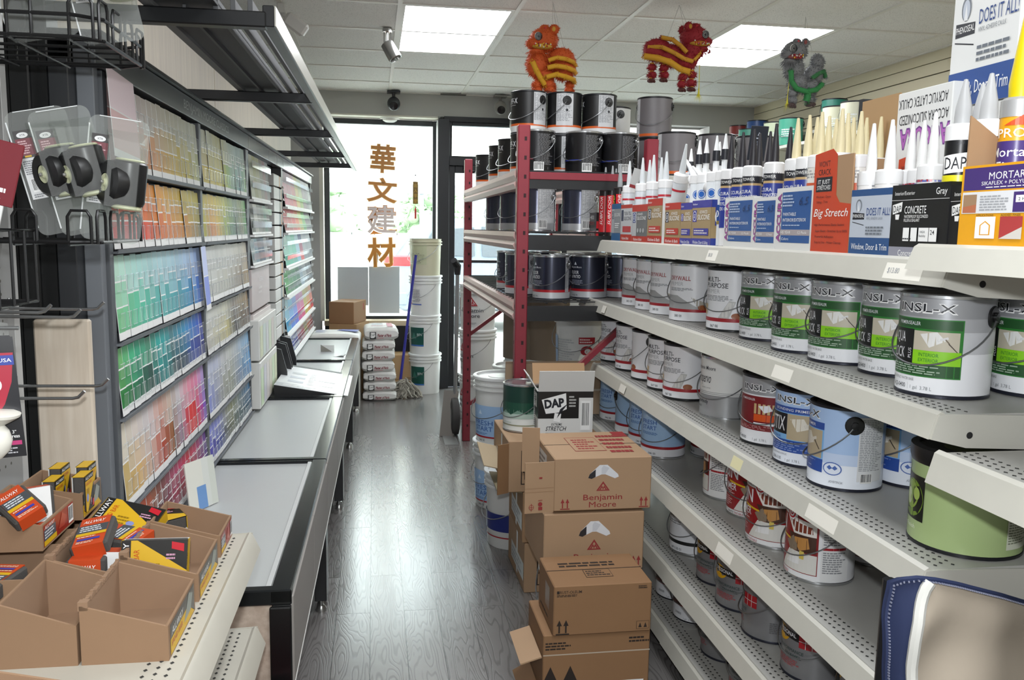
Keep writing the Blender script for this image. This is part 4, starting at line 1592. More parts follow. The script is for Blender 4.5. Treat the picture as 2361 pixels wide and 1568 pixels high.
  if kind == 'patio':
    return c_('#3a3d4c', .22, .5), [('r', -.259, .0, .259, .033, c_('#c3c5c9', .3, .2)), ('r', -.259, .033, .259, .044, c_('#b01c28')), ('p', [(-.042, .150), (-.034, .164), (-.026, .150)], c_('#c8ccd4')), ('t', 'Benjamin Moore', -.062, .136, .0085, c_('#cfd2d8'), {'w': .062}), ('t', 'FLOOR', -.06, .110, .0145, W_, {'w': .046}),
                    ('t', '& PATIO', -.06, .091, .0145, W_, {'w': .055}), ('l', -.06, .062, .02, .085, 4, c_('#8c90a0')), ('t', 'N122 74', -.05, .012, .007, T_, {'w': .032}), ('r', .115, .034, .14, .185, c_('#b9bbc0')), ('l', .116, .05, .139, .18, 20, c_('#7c7e84'))]
  if kind == 'scuff':
    return c_('#161617', .35), [('r', -.259, .0, .259, .034, c_('#d0d0d0')), ('r', -.259, .034, .259, .044, c_('#c8591e')), ('t', 'SCUFF-X', -.085, .135, .024, W_, {'w': .095}), ('r', -.085, .126, .0, .1275, c_('#cfcfcf')), ('r', .09, .04, .170, .185, c_('#c3c4c6')), ('l', .093, .06, .167, .182, 24, c_('#7e8084')), ('c', .14, .11, .006, .006, T_)]
  if kind == 'black_red' or kind == 'black_blue':
    q = c_('#a8283c') if kind == 'black_red' else c_('#2c3c9c')
    return c_('#222224', .25, .4), [('r', -.259, .062, .03, .067, q), ('l', .05, .04, .13, .175, 26, c_('#6a6a6c')), ('bc', .035, .014, .080, .052), ('t', '1', .10, .02, .01, c_('#8a8a8a'))]
  if kind == 'silver':
    return c_('#454857', .22, .55), [('r', -.259, .0, .259, .036, c_('#a9abad', .3, .3)), ('r', .055, .036, .150, .186, c_('#b9babb')), ('l', .058, .06, .147, .183, 26, c_('#85878a')), ('bc', .062, .012, .10, .05)]
  if kind == 'grey':
    return c_('#6a6668', .4), [('r', -.16, .0, -.06, .193, c_('#bdbec0')), ('l', -.155, .03, -.065, .185, 22, c_('#8f9194')), ('r', -.06, .010, .259, .022, c_('#c8591e'))]
  if kind == 'mist':
    return c_('#d8dcd9'), [('r', -.259, .105, .259, .186, c_('#16382f')), ('p', [(-.12, .11), (-.12, .09), (-.09, .075), (-.06, .092), (-.04, .078), (-.01, .09), (.02, .08), (.05, .095), (.08, .082), (.12, .09), (.12, .11)], c_('#16382f')),
               ('r', -.259, .075, .259, .092, c_('#6f8f80')), ('r', -.259, .055, .259, .075, c_('#a9bcb2')), ('p', [(-.13, .12), (-.13, .085), (-.10, .07), (-.07, .09), (-.045, .072), (-.02, .086), (.01, .07), (.04, .09), (.075, .075), (.10, .088), (.10, .12)], c_('#1f4a3a')),
               ('r', -.259, .026, .259, .031, c_('#8a8a70')), ('r', .105, .03, .14, .18, c_('#cfd3d0')), ('l', .107, .035, .138, .175, 18, c_('#80857f')), ('l', -.03, .036, .03, .044, 1, c_('#b9c4bd'))]
  return c_(kind, .35), [('r', -.05, .05, .05, .14, c_('#d9d9d9')) if False else ('l', -.05, .06, .05, .12, 4, c_('#cfd3d3'))]


DARKLID = {'multi', 'stix', 'red', 'aqua', 'rust', 'grey', 'scuff', 'under', 'metal', 'brown', 'venetian', 'zins'}


def can_meshes(kind, R=R1, Hh=H1, seg=44):
  k = (kind, R, Hh)
  if k in _cans:
    return _cans[k]
  base, specs = can_label(kind)
  dark = kind in DARKLID or kind.startswith('#')
  rim = mat('#1d1e22', .3, .2) if dark and kind not in ('zins', 'aqua', 'under', 'metal', 'mist') else M_TIN
  out = {}
  b = MB()
  b.lathe([(0, .003), (R - .004, .003), (R - .002, .0), (R + .001, .001), (R + .001, .006), (R, .0075)], mat('#2a2c38', .3, .4) if kind in ('aqua', 'stix', 'patio', 'rust') else rim, seg)
  b.lathe([(R, .0075), (R, Hh - .009)], base, seg)
  s2 = []
  for s in specs:
    s = list(s)
    s2.append(tuple(s))
  b.decal(drum(R), s2, step=R * radians(8), w0=.0003, dw=.00007)
  out['body'] = b.mesh('can_body')
  b = MB()
  b.lathe([(R, Hh - .009), (R + .0022, Hh - .0075), (R + .0022, Hh - .002), (R - .001, Hh), (R - .006, Hh - .001), (R - .008, Hh - .006), (R - .013, Hh - .006), (R - .015, Hh - .003), (R - .02, Hh - .005), (0, Hh - .005)], rim, seg)
  if kind == 'venetian':
    b.lathe([(R + .001, Hh - .03), (R + .004, Hh - .02), (R + .004, Hh), (R - .01, Hh + .002), (R - .012, Hh - .004), (.045, Hh - .004)], M_PLB, seg)
    b.lathe([(.045, Hh - .0035), (0, Hh - .0035)], c_('#4f5a24'), 30)
  out['lid'] = b.mesh('can_lid')
  # ears at +-95 degrees of the label; bail lying against the front
  steel = kind in ('patio', 'black_red', 'black_blue', 'silver', 'under')
  ez = Hh - .040
  for s in (-1, 1):
    a = pi + s * radians(97)
    b = MB()
    ux = Vector((cos(a), sin(a), 0))
    M0 = Matrix.Translation(ux * (R - .001) + Vector((0, 0, ez))) @ ux.to_track_quat('Z', 'Y').to_matrix().to_4x4()
    b.M = M0
    if steel:
      b.lathe([(.021, 0), (.021, .003), (.015, .005), (.014, .0035), (.009, .004), (.008, .009), (0, .009)], M_TIN, 20)
    else:
      b.lathe([(.021, 0), (.021, .003), (.019, .0045), (.008, .005), (.008, .010), (0, .0105)], M_PLB, 20)
      b.box(-.006, .006, -.009, .009, .004, .010, M_PLB, .002)
    out['ear%d' % (s > 0)] = b.mesh('can_ear')
  b = MB()
  pts = []
  for i in range(25):
    t = -1 + 2 * i / 24
    a = pi + t * radians(97)
    d = cos(t * pi / 2)
    pts.append(((R + .0075 + .003 * d) * cos(a), (R + .0075 + .003 * d) * sin(a), ez - .092 * (d ** .8)))
  b.tube(pts, .0017, M_WIRE, 6)
  out['handle'] = b.mesh('can_handle')
  _cans[k] = out
  return out


def can(kind, x, y, z, label, group=None, turn=0, R=R1, Hh=H1, bail=True, ears=True, name='paint_can', cat='paint can'):
  """turn 0: label faces the aisle (-x)."""
  ms = can_meshes(kind, R, Hh)
  PLACED.append((x, y, z, R))
  t = thing(name, label, cat, (x, y, z), radians(turn), group)
  for k, m in ms.items():
    if k == 'handle' and not bail:
      continue
    if k.startswith('ear') and not ears:
      continue
    o = bpy.data.objects.new({'body': 'body', 'lid': 'lid', 'ear0': 'handle_ear', 'ear1': 'handle_ear', 'handle': 'wire_handle'}[k], m)
    COL.objects.link(o)
    o.parent = t
  return t


def row(kind, z, specs, group, R=R1, Hh=H1, **kw):
  for (px, py, x, turn, label) in specs:
    for _ in range(30):                       # keep clear of the cans already standing there
      y = left_sil_y(px, py, x, R)
      if all(abs(z - q[2]) > .1 or hypot(x - q[0], y - q[1]) > R + q[3] + .004 for q in PLACED):
        break
      x += .006
    can(kind, x, y, z, label, group, math.degrees(atan2(x, y)) * -1 + 90 - 44 + turn + 4, R, Hh, **kw)


z2, z3, z4, z5, z6 = LEV[1], LEV[2], LEV[3], LEV[4], LEV[5]
row('aqua', z2, [(2070, 780, 1.08, 10, 'big silver and green label paint can at the near end of the second shelf'), (1985, 740, 1.135, 6, 'green label paint can directly left of the nearest one, second shelf'),
         (1868, 720, 1.095, 8, 'green label paint can third from the near end of the second shelf'), (1783, 700, 1.10, 4, 'green label paint can fourth from the near end of the second shelf'),
         (1708, 690, 1.115, 8, 'green label paint can next to the plain white ones, second shelf'), (2285, 800, 1.27, -8, 'green label paint can cut by the right edge, behind the nearest can')], 'green label primer cans')
row('multi', z2, [(1630, 690, 1.10, 6, 'white can with black lettering between red and green label cans, second shelf')], 'white primer cans with black lettering')
row('drywall', z2, [(1545, 670, 1.09, 12, 'white can with crimson lettering, nearest of the crimson ones on the second shelf'), (1500, 640, 1.09, 4, 'white can with crimson lettering, second nearest on the second shelf'),
          (1467, 630, 1.09, 2, 'white can with crimson lettering, third nearest on the second shelf'), (1436, 620, 1.09, 12, 'white can with crimson lettering, farthest on the second shelf')], 'white primer cans with crimson lettering')
for i, (x, y) in enumerate(((1.27, 2.72), (1.275, 3.05))):
  can('drywall', x, y, z2, 'half hidden crimson lettered can in the back row of the second shelf, %s one' % ['nearer', 'farther'][i], 'white primer cans with crimson lettering')
row('multi', z3, [(1530, 840, 1.08, 2, 'white can with black lettering, nearest of five on the third shelf'), (1494, 820, 1.08, 8, 'white can with black lettering, second nearest of five on the third shelf'),
         (1457, 800, 1.08, -62, 'white can turned so its black handle ear shows, third shelf'), (1420, 790, 1.08, -6, 'white can with black lettering, second farthest on the third shelf'),
         (1386, 770, 1.08, -8, 'white can with black lettering, farthest on the third shelf')], 'white primer cans with black lettering')
row('under', z3, [(1614, 900, 1.10, 4, 'white can with silver foot and dark script on the third shelf')], None)
row('red', z3, [(1710, 930, 1.09, 14, 'paint can with dark red and orange label on the third shelf')], None)
row('stix', z3, [(1786, 960, 1.085, 12, 'pale blue can with black label panel facing the aisle, third shelf'), (1865, 1000, 1.08, -46, 'pale blue can turned to show its black handle ear, third shelf'),
         (2020, 1000, 1.215, -30, 'pale blue can standing behind the other two beside a green can')], 'pale blue primer cans')
row('venetian', z3, [(2098, 1120, 1.10, -16, 'large olive green can with a green stone picture on the third shelf')], None, R=.098, Hh=.185, bail=False, ears=False)
can('venetian', 1.29, 1.62, z3, 'second olive green can, mostly hidden at the right edge', None, -20, .098, .185, False, False)
row('fresh', z4, [(1479, 980, 1.08, 8, 'light blue can with red band, nearest of four on the fourth shelf'), (1450, 960, 1.08, 10, 'light blue can with red band, second nearest on the fourth shelf'),
         (1419, 940, 1.08, 60, 'plain light blue can with its label turned away, fourth shelf'), (1384, 910, 1.08, 4, 'light blue can with red band, farthest on the fourth shelf')], 'light blue primer cans on the fourth shelf')
can('fresh', 1.27, 3.02, z4, 'light blue can in the back row of the fourth shelf', 'light blue primer cans on the fourth shelf')
row('zins', z4, [(1810, 1250, 1.09, -14, 'red and white can with target emblem, nearest on the fourth shelf'), (1720, 1190, 1.09, 6, 'red and white can with target emblem, second on the fourth shelf'),
         (1675, 1150, 1.13, 20, 'red and white can with target emblem, half hidden third on the fourth shelf'), (1621, 1110, 1.09, -62, 'red and white can turned to show its text panel, fourth shelf')], 'red and white primer cans')
can('zins', 1.29, 1.98, z4, 'red and white can standing alone in the back row, fourth shelf', 'red and white primer cans', 4)
can('zins', 1.26, 2.60, z4, 'red and white can far back near the bay joint, fourth shelf', 'red and white primer cans', -40)
can('#b4bed2', 1.13, 1.40, z4, 'pale blue grey can behind the navy and beige jacket', None, 30)
can('brown', 1.25, 1.60, z4, 'dark can half hidden behind the left edge of the jacket', None, 30)
row('metal', z5, [(1544, 1220, 1.09, -6, 'white can with a black band near its foot, fifth shelf')], None)
row('rust', z5, [(1800, 1500, 1.09, 4, 'grey can with yellow oval and red squares, nearest on the fifth shelf'), (1711, 1400, 1.08, -34, 'plain grey can turned from its label, second on the fifth shelf'),
         (1651, 1330, 1.08, 14, 'grey can with a red square emblem, third on the fifth shelf'), (1607, 1280, 1.09, 2, 'grey can with a yellow emblem, farthest on the fifth shelf')], 'grey enamel cans')
row('brown', z6, [(1551, 1400, 1.09, -6, 'dark brown can with white foot, nearer of two on the lowest shelf'), (1512, 1350, 1.09, -4, 'dark brown can with white foot, farther of two on the lowest shelf')], 'brown and white stain cans')
row('rust', z6, [(1680, 1550, 1.08, 10, 'grey can just entering at the bottom edge, lowest shelf'), (1616, 1470, 1.09, -20, 'grey can beside the brown ones, lowest shelf')], 'grey enamel cans')
can('rust', 1.12, 1.66, z5, 'grey can mostly under the navy jacket, fifth shelf', 'grey enamel cans')
# ================================================================== RED STEEL RACK
M_RED = mat('#7d2430', .42, 0, var=.08, vscale=30)
M_PINK = mat('#b99a93', .45, var=.06, vscale=10)
M_WIREB = mat('#17181a', .4)
RX0, RX1, RY0, RY1 = .580, 1.20, 3.505, 5.640
RL = [1.660, 1.408, 1.112, .30]
t = thing('steel_rack', 'red steel storage rack loaded with dark paint cans beyond the white shelves', 'rack', (0, 0, 0))
for (x, y, h) in ((RX0, RY0, 1.84), (RX0, RY1 - .05, 1.86), (RX1 - .075, RY0, 1.80), (RX1 - .05, RY1 - .05, 1.86)):
  b = MB()
  b.box(x, x + .05, y, y + .05, 0, h, M_RED, .004)
  # keyholes
  f1 = flat((x, y - .0006, 0), (1, 0, 0), (0, 0, 1))
  f2 = flat((x - .0006, y + .05, 0), (0, -1, 0), (0, 0, 1))
  z = .1
  while z < h - .03:
    b.decal(f1, [('r', .026, z, .036, z + .016, mat('#2a0f12', .8))], w0=0)
    b.decal(f2, [('r', .018, z, .026, z + .014, mat('#3a1418', .8))], w0=0)
    z += .0762
  b.build('post', t)
for k, z in enumerate(RL[:3]):
  for x in (RX0 - .002, RX1 - .034):
    b = MB()
    b.prism([(x, z), (x + .036, z), (x + .036, z - .075), (x + .004, z - .075), (x - .006, z - .055), (x + .006, z - .04), (x - .004, z - .02)], 'y', RY0 + .05, RY1 - .05, M_PINK)
    b.build('beam', t)
  b = MB()
  b.box(RX0 + .036, RX1 - .036, RY0 + .006, RY0 + .030, z - .075, z - .012, M_WIREB)
  b.build('deck_edge', t)
  b = MB()
  for i in range(25):
    y = RY0 + .07 + i * (RY1 - RY0 - .14) / 24
    b.box(RX0 + .02, RX1 - .02, y, y + .004, z - .002, z + .003, M_WIREB)
  for i in range(7):
    x = RX0 + .06 + i * .083
    b.box(x, x + .005, RY0 + .06, RY1 - .06, z - .007, z - .002, M_WIREB)
  b.build('wire_deck', t)
for y in (RY0 + .012, RY1 - .03):
  for (a, c) in (((RX0 + .04, .62), (RX1 - .04, 1.12)), ((RX0 + .04, .15), (RX1 - .04, .6))):
    b = MB()
    b.bar((a[0], y, a[1] if y < 4 else a[1] + .1), (c[0], y, c[1]), .022, .032, M_RED, (0, 1, 0))
    b.build('brace', t)
  b = MB()
  b.box(RX0 + .05, RX1 - .05, y - .01, y + .012, 1.622, 1.652, M_RED, .002)
  b.build('crosspiece', t)

# -------- cans on the rack
BK = 'black cans on the red rack'
for i, (px, kd, lab) in enumerate(((1213, 'black_red', 'black can with a red line next to the near red post, top of the rack'), (1308, 'black_blue', 'black can with a blue line, middle of three at the rack end'), (1389, 'black_blue', 'black can with a blue line, farthest right of three at the rack end'))):
  x = (.722, .94, 1.108)[i]
  can(kd, x, 3.86, RL[0] + .003, lab, BK, 48, R1, H1)
can('scuff', .715, 4.04, RL[0] + .003, 'black can with orange band under the stacked one by the red post', BK, 30)
can('scuff', .715, 4.04, RL[0] + .003 + H1 + .001, 'black can with pale text panel stacked highest, left of three', BK, 34)
can('scuff', .885, 4.045, RL[0] + .003, 'black can with a green foot band tucked behind the front three', BK, 10)
can('scuff', .885, 4.045, RL[0] + .003 + H1 + .001, 'black can with pale text panel stacked highest, middle of three', BK, -10)
can('scuff', 1.055, 4.05, RL[0] + .003, 'black can tucked behind the right one of the front three', BK, 10)
can('scuff', 1.055, 4.05, RL[0] + .003 + H1 + .001, 'black can with pale text panel stacked highest, right of three', BK, 12)
for i, (y, lab) in enumerate(((4.27, 'black can with orange band second behind the red post along the rack'), (4.62, 'black can with orange band, third from the red post along the rack'), (5.22, 'black can with violet foot band at the far end of the rack top'))):
  can('scuff', .69, y, RL[0] + .003, lab, BK, 30)
SL = 'dark metallic cans on the middle rack level'
for i, (x, y, lab) in enumerate(((.725, 3.83, 'dark metallic can with a pale text panel behind the red post, middle rack level'), (.925, 3.84, 'dark metallic can with a pale text panel beside the black adhesive box'), (.70, 4.25, 'dark metallic can deeper on the middle rack level'), (.69, 4.72, 'dark metallic can seen left of the red post, middle rack level'))):
  can('silver', x, y, RL[1] + .003, lab, SL, 42)
FP = 'dark floor paint cans on the lower rack level'
for i, (x, y, tn, lab) in enumerate(((.70, 4.33, 30, 'dark floor paint can left of the near red post, lower rack level'), (.69, 3.98, 20, 'dark floor paint can just behind the near red post'), (.775, 3.72, 44, 'dark floor paint can nearest the viewer on the lower rack level'),
                   (.90, 3.98, 30, 'dark floor paint can partly hidden behind the nearest one'), (.96, 3.78, 52, 'dark floor paint can squeezed between two others, lower rack level'), (1.115, 3.80, 42, 'dark floor paint can next to the white crimson lettered cans'),
                   (.88, 4.4, 30, 'dark floor paint can in the back row, lower rack level'), (1.07, 4.2, 30, 'dark floor paint can in the back row near the white shelves'))):
  can('patio', x, y, RL[2] + .003, lab, FP, tn)

# grey cans and red brackets on the store-room shelf behind
t = thing('back_shelf', 'pale shelf behind the caulk boxes carrying grey cans', 'shelf', (0, 0, 0))
b = MB()
b.box(1.235, 2.1, 3.62, 4.6, 1.625, 1.66, M_SHELF, .003)
b.build('deck', t)
for x in (1.25, 2.07):
  b = MB()
  b.box(x, x + .03, 3.62, 3.65, 0, 1.625, M_SHELF)
  b.box(x, x + .03, 4.55, 4.58, 0, 1.625, M_SHELF)
  b.build('post', t)
GC = 'grey cans behind the caulk boxes'
for (x, y, dz, tn, lab) in ((1.335, 3.74, 0, 60, 'grey can beside the right red rack post, behind the caulk boxes'), (1.53, 3.76, 0, 60, 'grey can with black ear, middle of the row behind the caulk nozzles'), (1.72, 3.78, 0, 60, 'grey can with black ear, right of the row behind the caulk nozzles'),
              (1.33, 4.05, 0, 60, 'grey can supporting the stacked one behind'), (1.33, 4.05, 1, 58, 'grey can with orange foot band standing highest, right of the black cans'), (1.52, 4.1, 0, 60, 'grey can in the back row of the pale shelf')):
  can('grey', x, y, 1.661 + dz * (H1 + .001), lab, GC, tn)
can('#c9c9c6', 1.235, 4.42, 1.661 + .0, 'white can standing behind the grey stack', 'white cans behind the grey stack', 0)
can('#d0d0ce', 1.235, 4.42, 1.661 + H1 + .001, 'white can stacked behind the grey stack, seen against the wall', 'white cans behind the grey stack', 0)
# -------- pails under and beside the rack
M_PAIL = mat('#d9dad8', .38)


def pail(x, y, z, label, group, turn=0, kind='plain', R=.135, Hh=.345, lid=True, name='pail'):
  t = thing(name, label, 'pail', (x, y, z), radians(turn), group)
  b = MB()
  r0 = R * .90
  prof = [(0, 0), (r0, 0), (r0 + .003, .006), (R * .975, Hh * .80), (R + .008, Hh * .80), (R + .008, Hh * .83), (R * .985, Hh * .83), (R * .99, Hh * .87), (R + .008, Hh * .87), (R + .008, Hh * .895), (R, Hh * .895), (R, Hh * .955), (R + .006, Hh * .955)]
  bm = mat('#c9c6ac', .5, var=.12, vscale=6) if kind == 'dirty' else M_PAIL
  b.lathe(prof, bm, 40)
  k = (R * .975 - r0) / (Hh * .8)
  mp = drum(r0 + .0035, 0, pi, k)
  st = R * radians(8)
  if kind == 'fresh':
    b.decal(mp, [('r', -.11, .035, .17, .20, c_('#9cbce0')), ('r', -.11, .035, .17, .043, RED), ('t', 'FRESH', -.05, .10, .024, c_('#3a62a8'), {'w': .115}), ('t', 'START', -.05, .07, .024, c_('#3a62a8'), {'w': .115}),
           ('p', [(-.02, .155), (-.008, .178), (.004, .155)], c_('#c9dcf0')), ('l', -.05, .05, .05, .062, 2, c_('#5a82ba')), ('t', '046 00', -.02, .016, .010, T_, {'w': .04})], st, .0008)
  elif kind == 'brand':
    b.decal(mp, [('p', [(-.045, .185), (.0, .25), (.045, .185)], c_('#a3202c')), ('p', [(-.031, .193), (.0, .237), (.031, .193)], M_PAIL), ('p', [(-.026, .193), (-.008, .222), (.0, .208), (.008, .222), (.026, .193), (.018, .193), (.008, .208), (.0, .193), (-.008, .208), (-.018, .193)], c_('#a3202c')),
           ('t', 'Benjamin', -.085, .14, .028, T_, {'w': .17}), ('t', 'Moore', -.06, .10, .028, T_, {'w': .12}), ('l', -.05, .05, .05, .065, 2, c_('#8d8f93')), ('r', -.24, .08, -.16, .235, c_('#b8585c')), ('l', -.235, .09, -.165, .23, 9, c_('#e8d0d0'))], st, .0008)
  elif kind == 'warn':
    b.decal(mp, [('r', -.19, .06, -.08, .21, c_('#9cbce0')), ('r', .05, .175, .13, .21, c_('#a3202c')), ('l', .055, .18, .125, .206, 2, c_('#e8d0d0')), ('c', .09, .14, .03, .026, c_('#a3202c')), ('c', .095, .138, .016, .014, M_PAIL), ('l', -.07, .08, .03, .2, 10, c_('#b5b7b9')), ('r', -.19, .05, .13, .058, RED)], st, .0008)
  elif kind == 'green':
    b.decal(mp, [('r', .015, .09, .14, .24, c_('#1c4f45')), ('r', .015, .08, .14, .092, c_('#3a6cb0')), ('p', [(.03, .14), (.055, .2), (.08, .14)], c_('#3a7468')), ('t', 'BEN', .085, .17, .02, c_('#c8d8d4'), {'w': .04}), ('l', -.07, .10, .0, .23, 12, c_('#b5b7b9'))], st, .0008)
  elif kind == 'text':
    b.decal(mp, [('l', -.10, .10, -.05, .23, 12, c_('#b0b2b5')), ('l', .0, .12, .09, .23, 8, c_('#9a9ca0')), ('r', -.01, .095, .09, .104, c_('#4a68b8')), ('p', [(-.02, .10), (-.012, .118), (-.004, .10)], c_('#a3202c'))], st, .0008)
  elif kind == 'dirty':
    b.decal(mp, [('r', -.10, .10, .11, .28, c_('#b9bd9c')), ('r', -.10, .05, -.06, .25, c_('#c98a7a')), ('l', -.05, .11, .10, .2, 7, c_('#8f937c')), ('l', -.09, .06, -.065, .2, 6, c_('#a8402c'))], st, .0008)
  elif kind == 'blue':
    b.decal(mp, [('r', -.2, .08, .2, .16, c_('#26327a')), ('r', -.2, .05, .2, .056, RED)], st, .0008)
  b.build('body', t)
  if lid:
    b = MB()
    b.lathe([(R + .006, Hh * .955), (R + .010, Hh * .955), (R + .010, Hh * .99), (R + .006, Hh), (R - .008, Hh), (R - .014, Hh * .97), (R * .5, Hh * .97), (R * .48, Hh * .98), (0, Hh * .98)], mat('#dfe1e0', .3), 40)
    b.build('lid', t)
  b = MB()
  pts = []
  for i in range(21):
    q = -1 + i / 10
    a = pi + q * radians(94)
    d = cos(q * pi / 2)
    pts.append(((R + .014 + .004 * d) * cos(a), (R + .014 + .004 * d) * sin(a), Hh * .80 - .14 * d ** .8))
  b.tube(pts, .0022, M_WIRE, 6)
  b.build('wire_handle', t)
  return t


PS = 'stack of white pails beside the door'
x0, y0 = .43, 7.36
pail(x0, y0, 0, 'bottom pail of the white stack beside the door, green patch on it', PS, 20, 'green')
pail(x0 - .005, y0, .336, 'second pail up in the white stack beside the door, green patch on it', PS, 20, 'green')
pail(x0 + .004, y0, .672, 'third pail up in the white stack beside the door, fine print on it', PS, 30, 'text')
pail(x0 + .002, y0, 1.008, 'stained yellowish open pail topping the stack beside the door', PS, 40, 'dirty', R=.134, Hh=.33, lid=False)
BP = 'white pails in the red rack'
for k in range(3):
  pail(.76, 6.30, k * .336, '%s white pail with red triangle mark just beyond the rack' % ['bottom', 'middle', 'top'][k], BP, 62 if k == 2 else 30, 'brand')
FS = 'light blue label pails beside the rack'
for k in range(2):
  pail(.64, left_sil_y(1094, 950, .64, .135), k * .336, 'white pail with light blue label stacked just outside the rack, %s one' % ['lower', 'upper'][k], FS, 34, 'fresh')
  pail(.78, left_sil_y(1094, 950, .64, .135) + .30, k * .336, 'white pail behind the light blue label pair, %s one' % ['lower', 'upper'][k], BP, 0, 'plain')
pail(1.06, 4.30, 0, 'lower white pail deep in the rack', BP, 20, 'plain')
pail(1.06, 4.30, .336, 'middle white pail deep in the rack', BP, 20, 'plain')
pail(1.06, 4.30, .672, 'white pail with red warning mark under the wire deck', BP, 48, 'warn')
pail(1.02, 4.66, 0, 'white pail behind the warning mark pails', BP, 20, 'plain')
pail(.62, left_sil_y(1120, 1130, .62, .125), 0, 'white pail with a navy band beside the opened brown boxes', None, 25, 'blue', R=.125)
# brown roll of corrugated card standing on pails under the rack
t = thing('cardboard_roll', 'brown corrugated cardboard rolls standing on a pail inside the rack', 'cardboard', (.86, 4.92, .672))
for q, (dx, dy, r) in enumerate(((0, 0, .115), (.12, -.06, .11), (.2, .1, .10))):
  b = MB()
  b.lathe([(r, 0), (r, .36), (r - .012, .36), (r - .02, .355), (r - .03, .36), (r - .045, .355), (r - .06, .36), (.01, .355)], mat('#77695a', .85), 36, cx=dx, cy=dy)
  b.build('roll', t)
pail(.90, 4.98, 0, 'white pail under the brown corrugated rolls', BP, 0, 'plain')
pail(.90, 4.98, .336, 'upper white pail under the brown corrugated rolls', BP, 0, 'plain')
# hand truck foot peeping out beyond the far post
t = thing('hand_truck', 'grey hand truck standing behind the far red post', 'hand truck', (.545, 5.78, 0))
b = MB()
M0 = Matrix.Translation((0, .0, .13)) @ Matrix.Rotation(pi / 2, 4, 'Y')
b.M = M0
b.lathe([(.03, -.03), (.09, -.03), (.125, -.022), (.13, 0), (.125, .022), (.09, .03), (.03, .03)], mat('#3c3b3a', .8), 28)
b.lathe([(0, -.034), (.06, -.03), (.08, -.02)], mat('#8b8988', .5), 24)
b.build('wheel', t)
b = MB()
b.box(-.09, .0, -.30, -.05, .0, .008, mat('#8e8e8c', .4, .5))
b.bar((-.06, -.05, 0), (-.02, .05, .30), .10, .02, mat('#77726c', .5))
b.build('toe_plate', t)
b = MB()
b.tube([(0, .02, .1), (.02, .10, 1.02), (.02, .10, 1.12)], .014, mat('#8b8d8f', .4, .6), 8)
b.build('frame', t)
b = MB()
b.tube([(.02, .10, 1.10), (.02, .10, 1.16), (-.01, .06, 1.20)], [.02, .026, .022], mat('#17181a', .6), 10)
b.build('grip', t)
# ================================================================== CAULK CARTONS ON THE TOP SHELF
K_BRN = mat('#9c7c5c', .8, bump=.03, bscale=120, var=.05, vscale=12)
K_BRN2 = mat('#86694b', .8, var=.06, vscale=12)
BLU = c_('#2a5490')
GB_ = c_('#2c3c8c')
TAN = c_('#9c8660')


def carton(mb, w, d, hf, hb, outer, inner=None, th=.003, closed=False, side_top=None):
  """open carton: x right, y into the depth, z up; front edge hf high, back edge hb high."""
  inner = inner or K_BRN
  if closed:
    mb.box(0, w, 0, d, 0, hf, outer, .002)
    return mb
  mb.box(0, w, 0, th, 0, hf, outer)
  mb.box(0, w, d - th, d, 0, hb, outer)
  for x in (0, w - th):
    mb.prism([(th, 0), (d - th, 0), (d - th, hb), (th, hf)], 'x', x, x + th, outer)
  mb.box(th, w - th, th, d - th, 0, th, inner)
  # raw board inside
  mb.box(th, w - th, th, th + .0004, th, hf - .001, inner)
  mb.box(th, w - th, d - th - .0004, d - th, th, hb - .001, inner)
  for x in (th, w - th - .0004):
    mb.prism([(th + .001, th), (d - th - .001, th), (d - th - .001, hb - .001), (th + .001, hf - .001)], 'x', x, x + .0004, inner)
  return mb


def ge_logo(u, v, r, bg, fg):
  return [('r', u - r * 1.05, v - r * 1.15, u + r * 1.05, v + r * 1.15, bg), ('c', u, v, r, r, fg), ('c', u, v, r * .86, r * .86, bg), ('t', 'GE', u, v - r * .38, r * .75, fg, {'a': 'c', 'i': True, 'b': False})]


def shelf_carton(name, px0, px1, pb, ptop, xf, z, label, cat, d, outer, draw, hb=None, group='caulk cartons on the top shelf', closed=False, gap=.0015, inner=None):
  y0, y1 = onX(px0, pb, xf).y, onX(px1, pb, xf).y
  w = y0 - y1 - gap
  hf = onX((px0 + px1) / 2, ptop, xf).z - z
  b = MB()
  carton(b, w, d, hf, hb if hb else hf, outer, inner, closed=closed)
  if draw:
    b.decal(flat((0, 0, 0), (1, 0, 0), (0, 0, 1)), draw(w, hf))
  o = b.build(name, loc=(xf, y0, z), rz=-pi / 2)
  return tag(o, label, cat, group)


XF = .952
ZT = LEV[0] + .0005


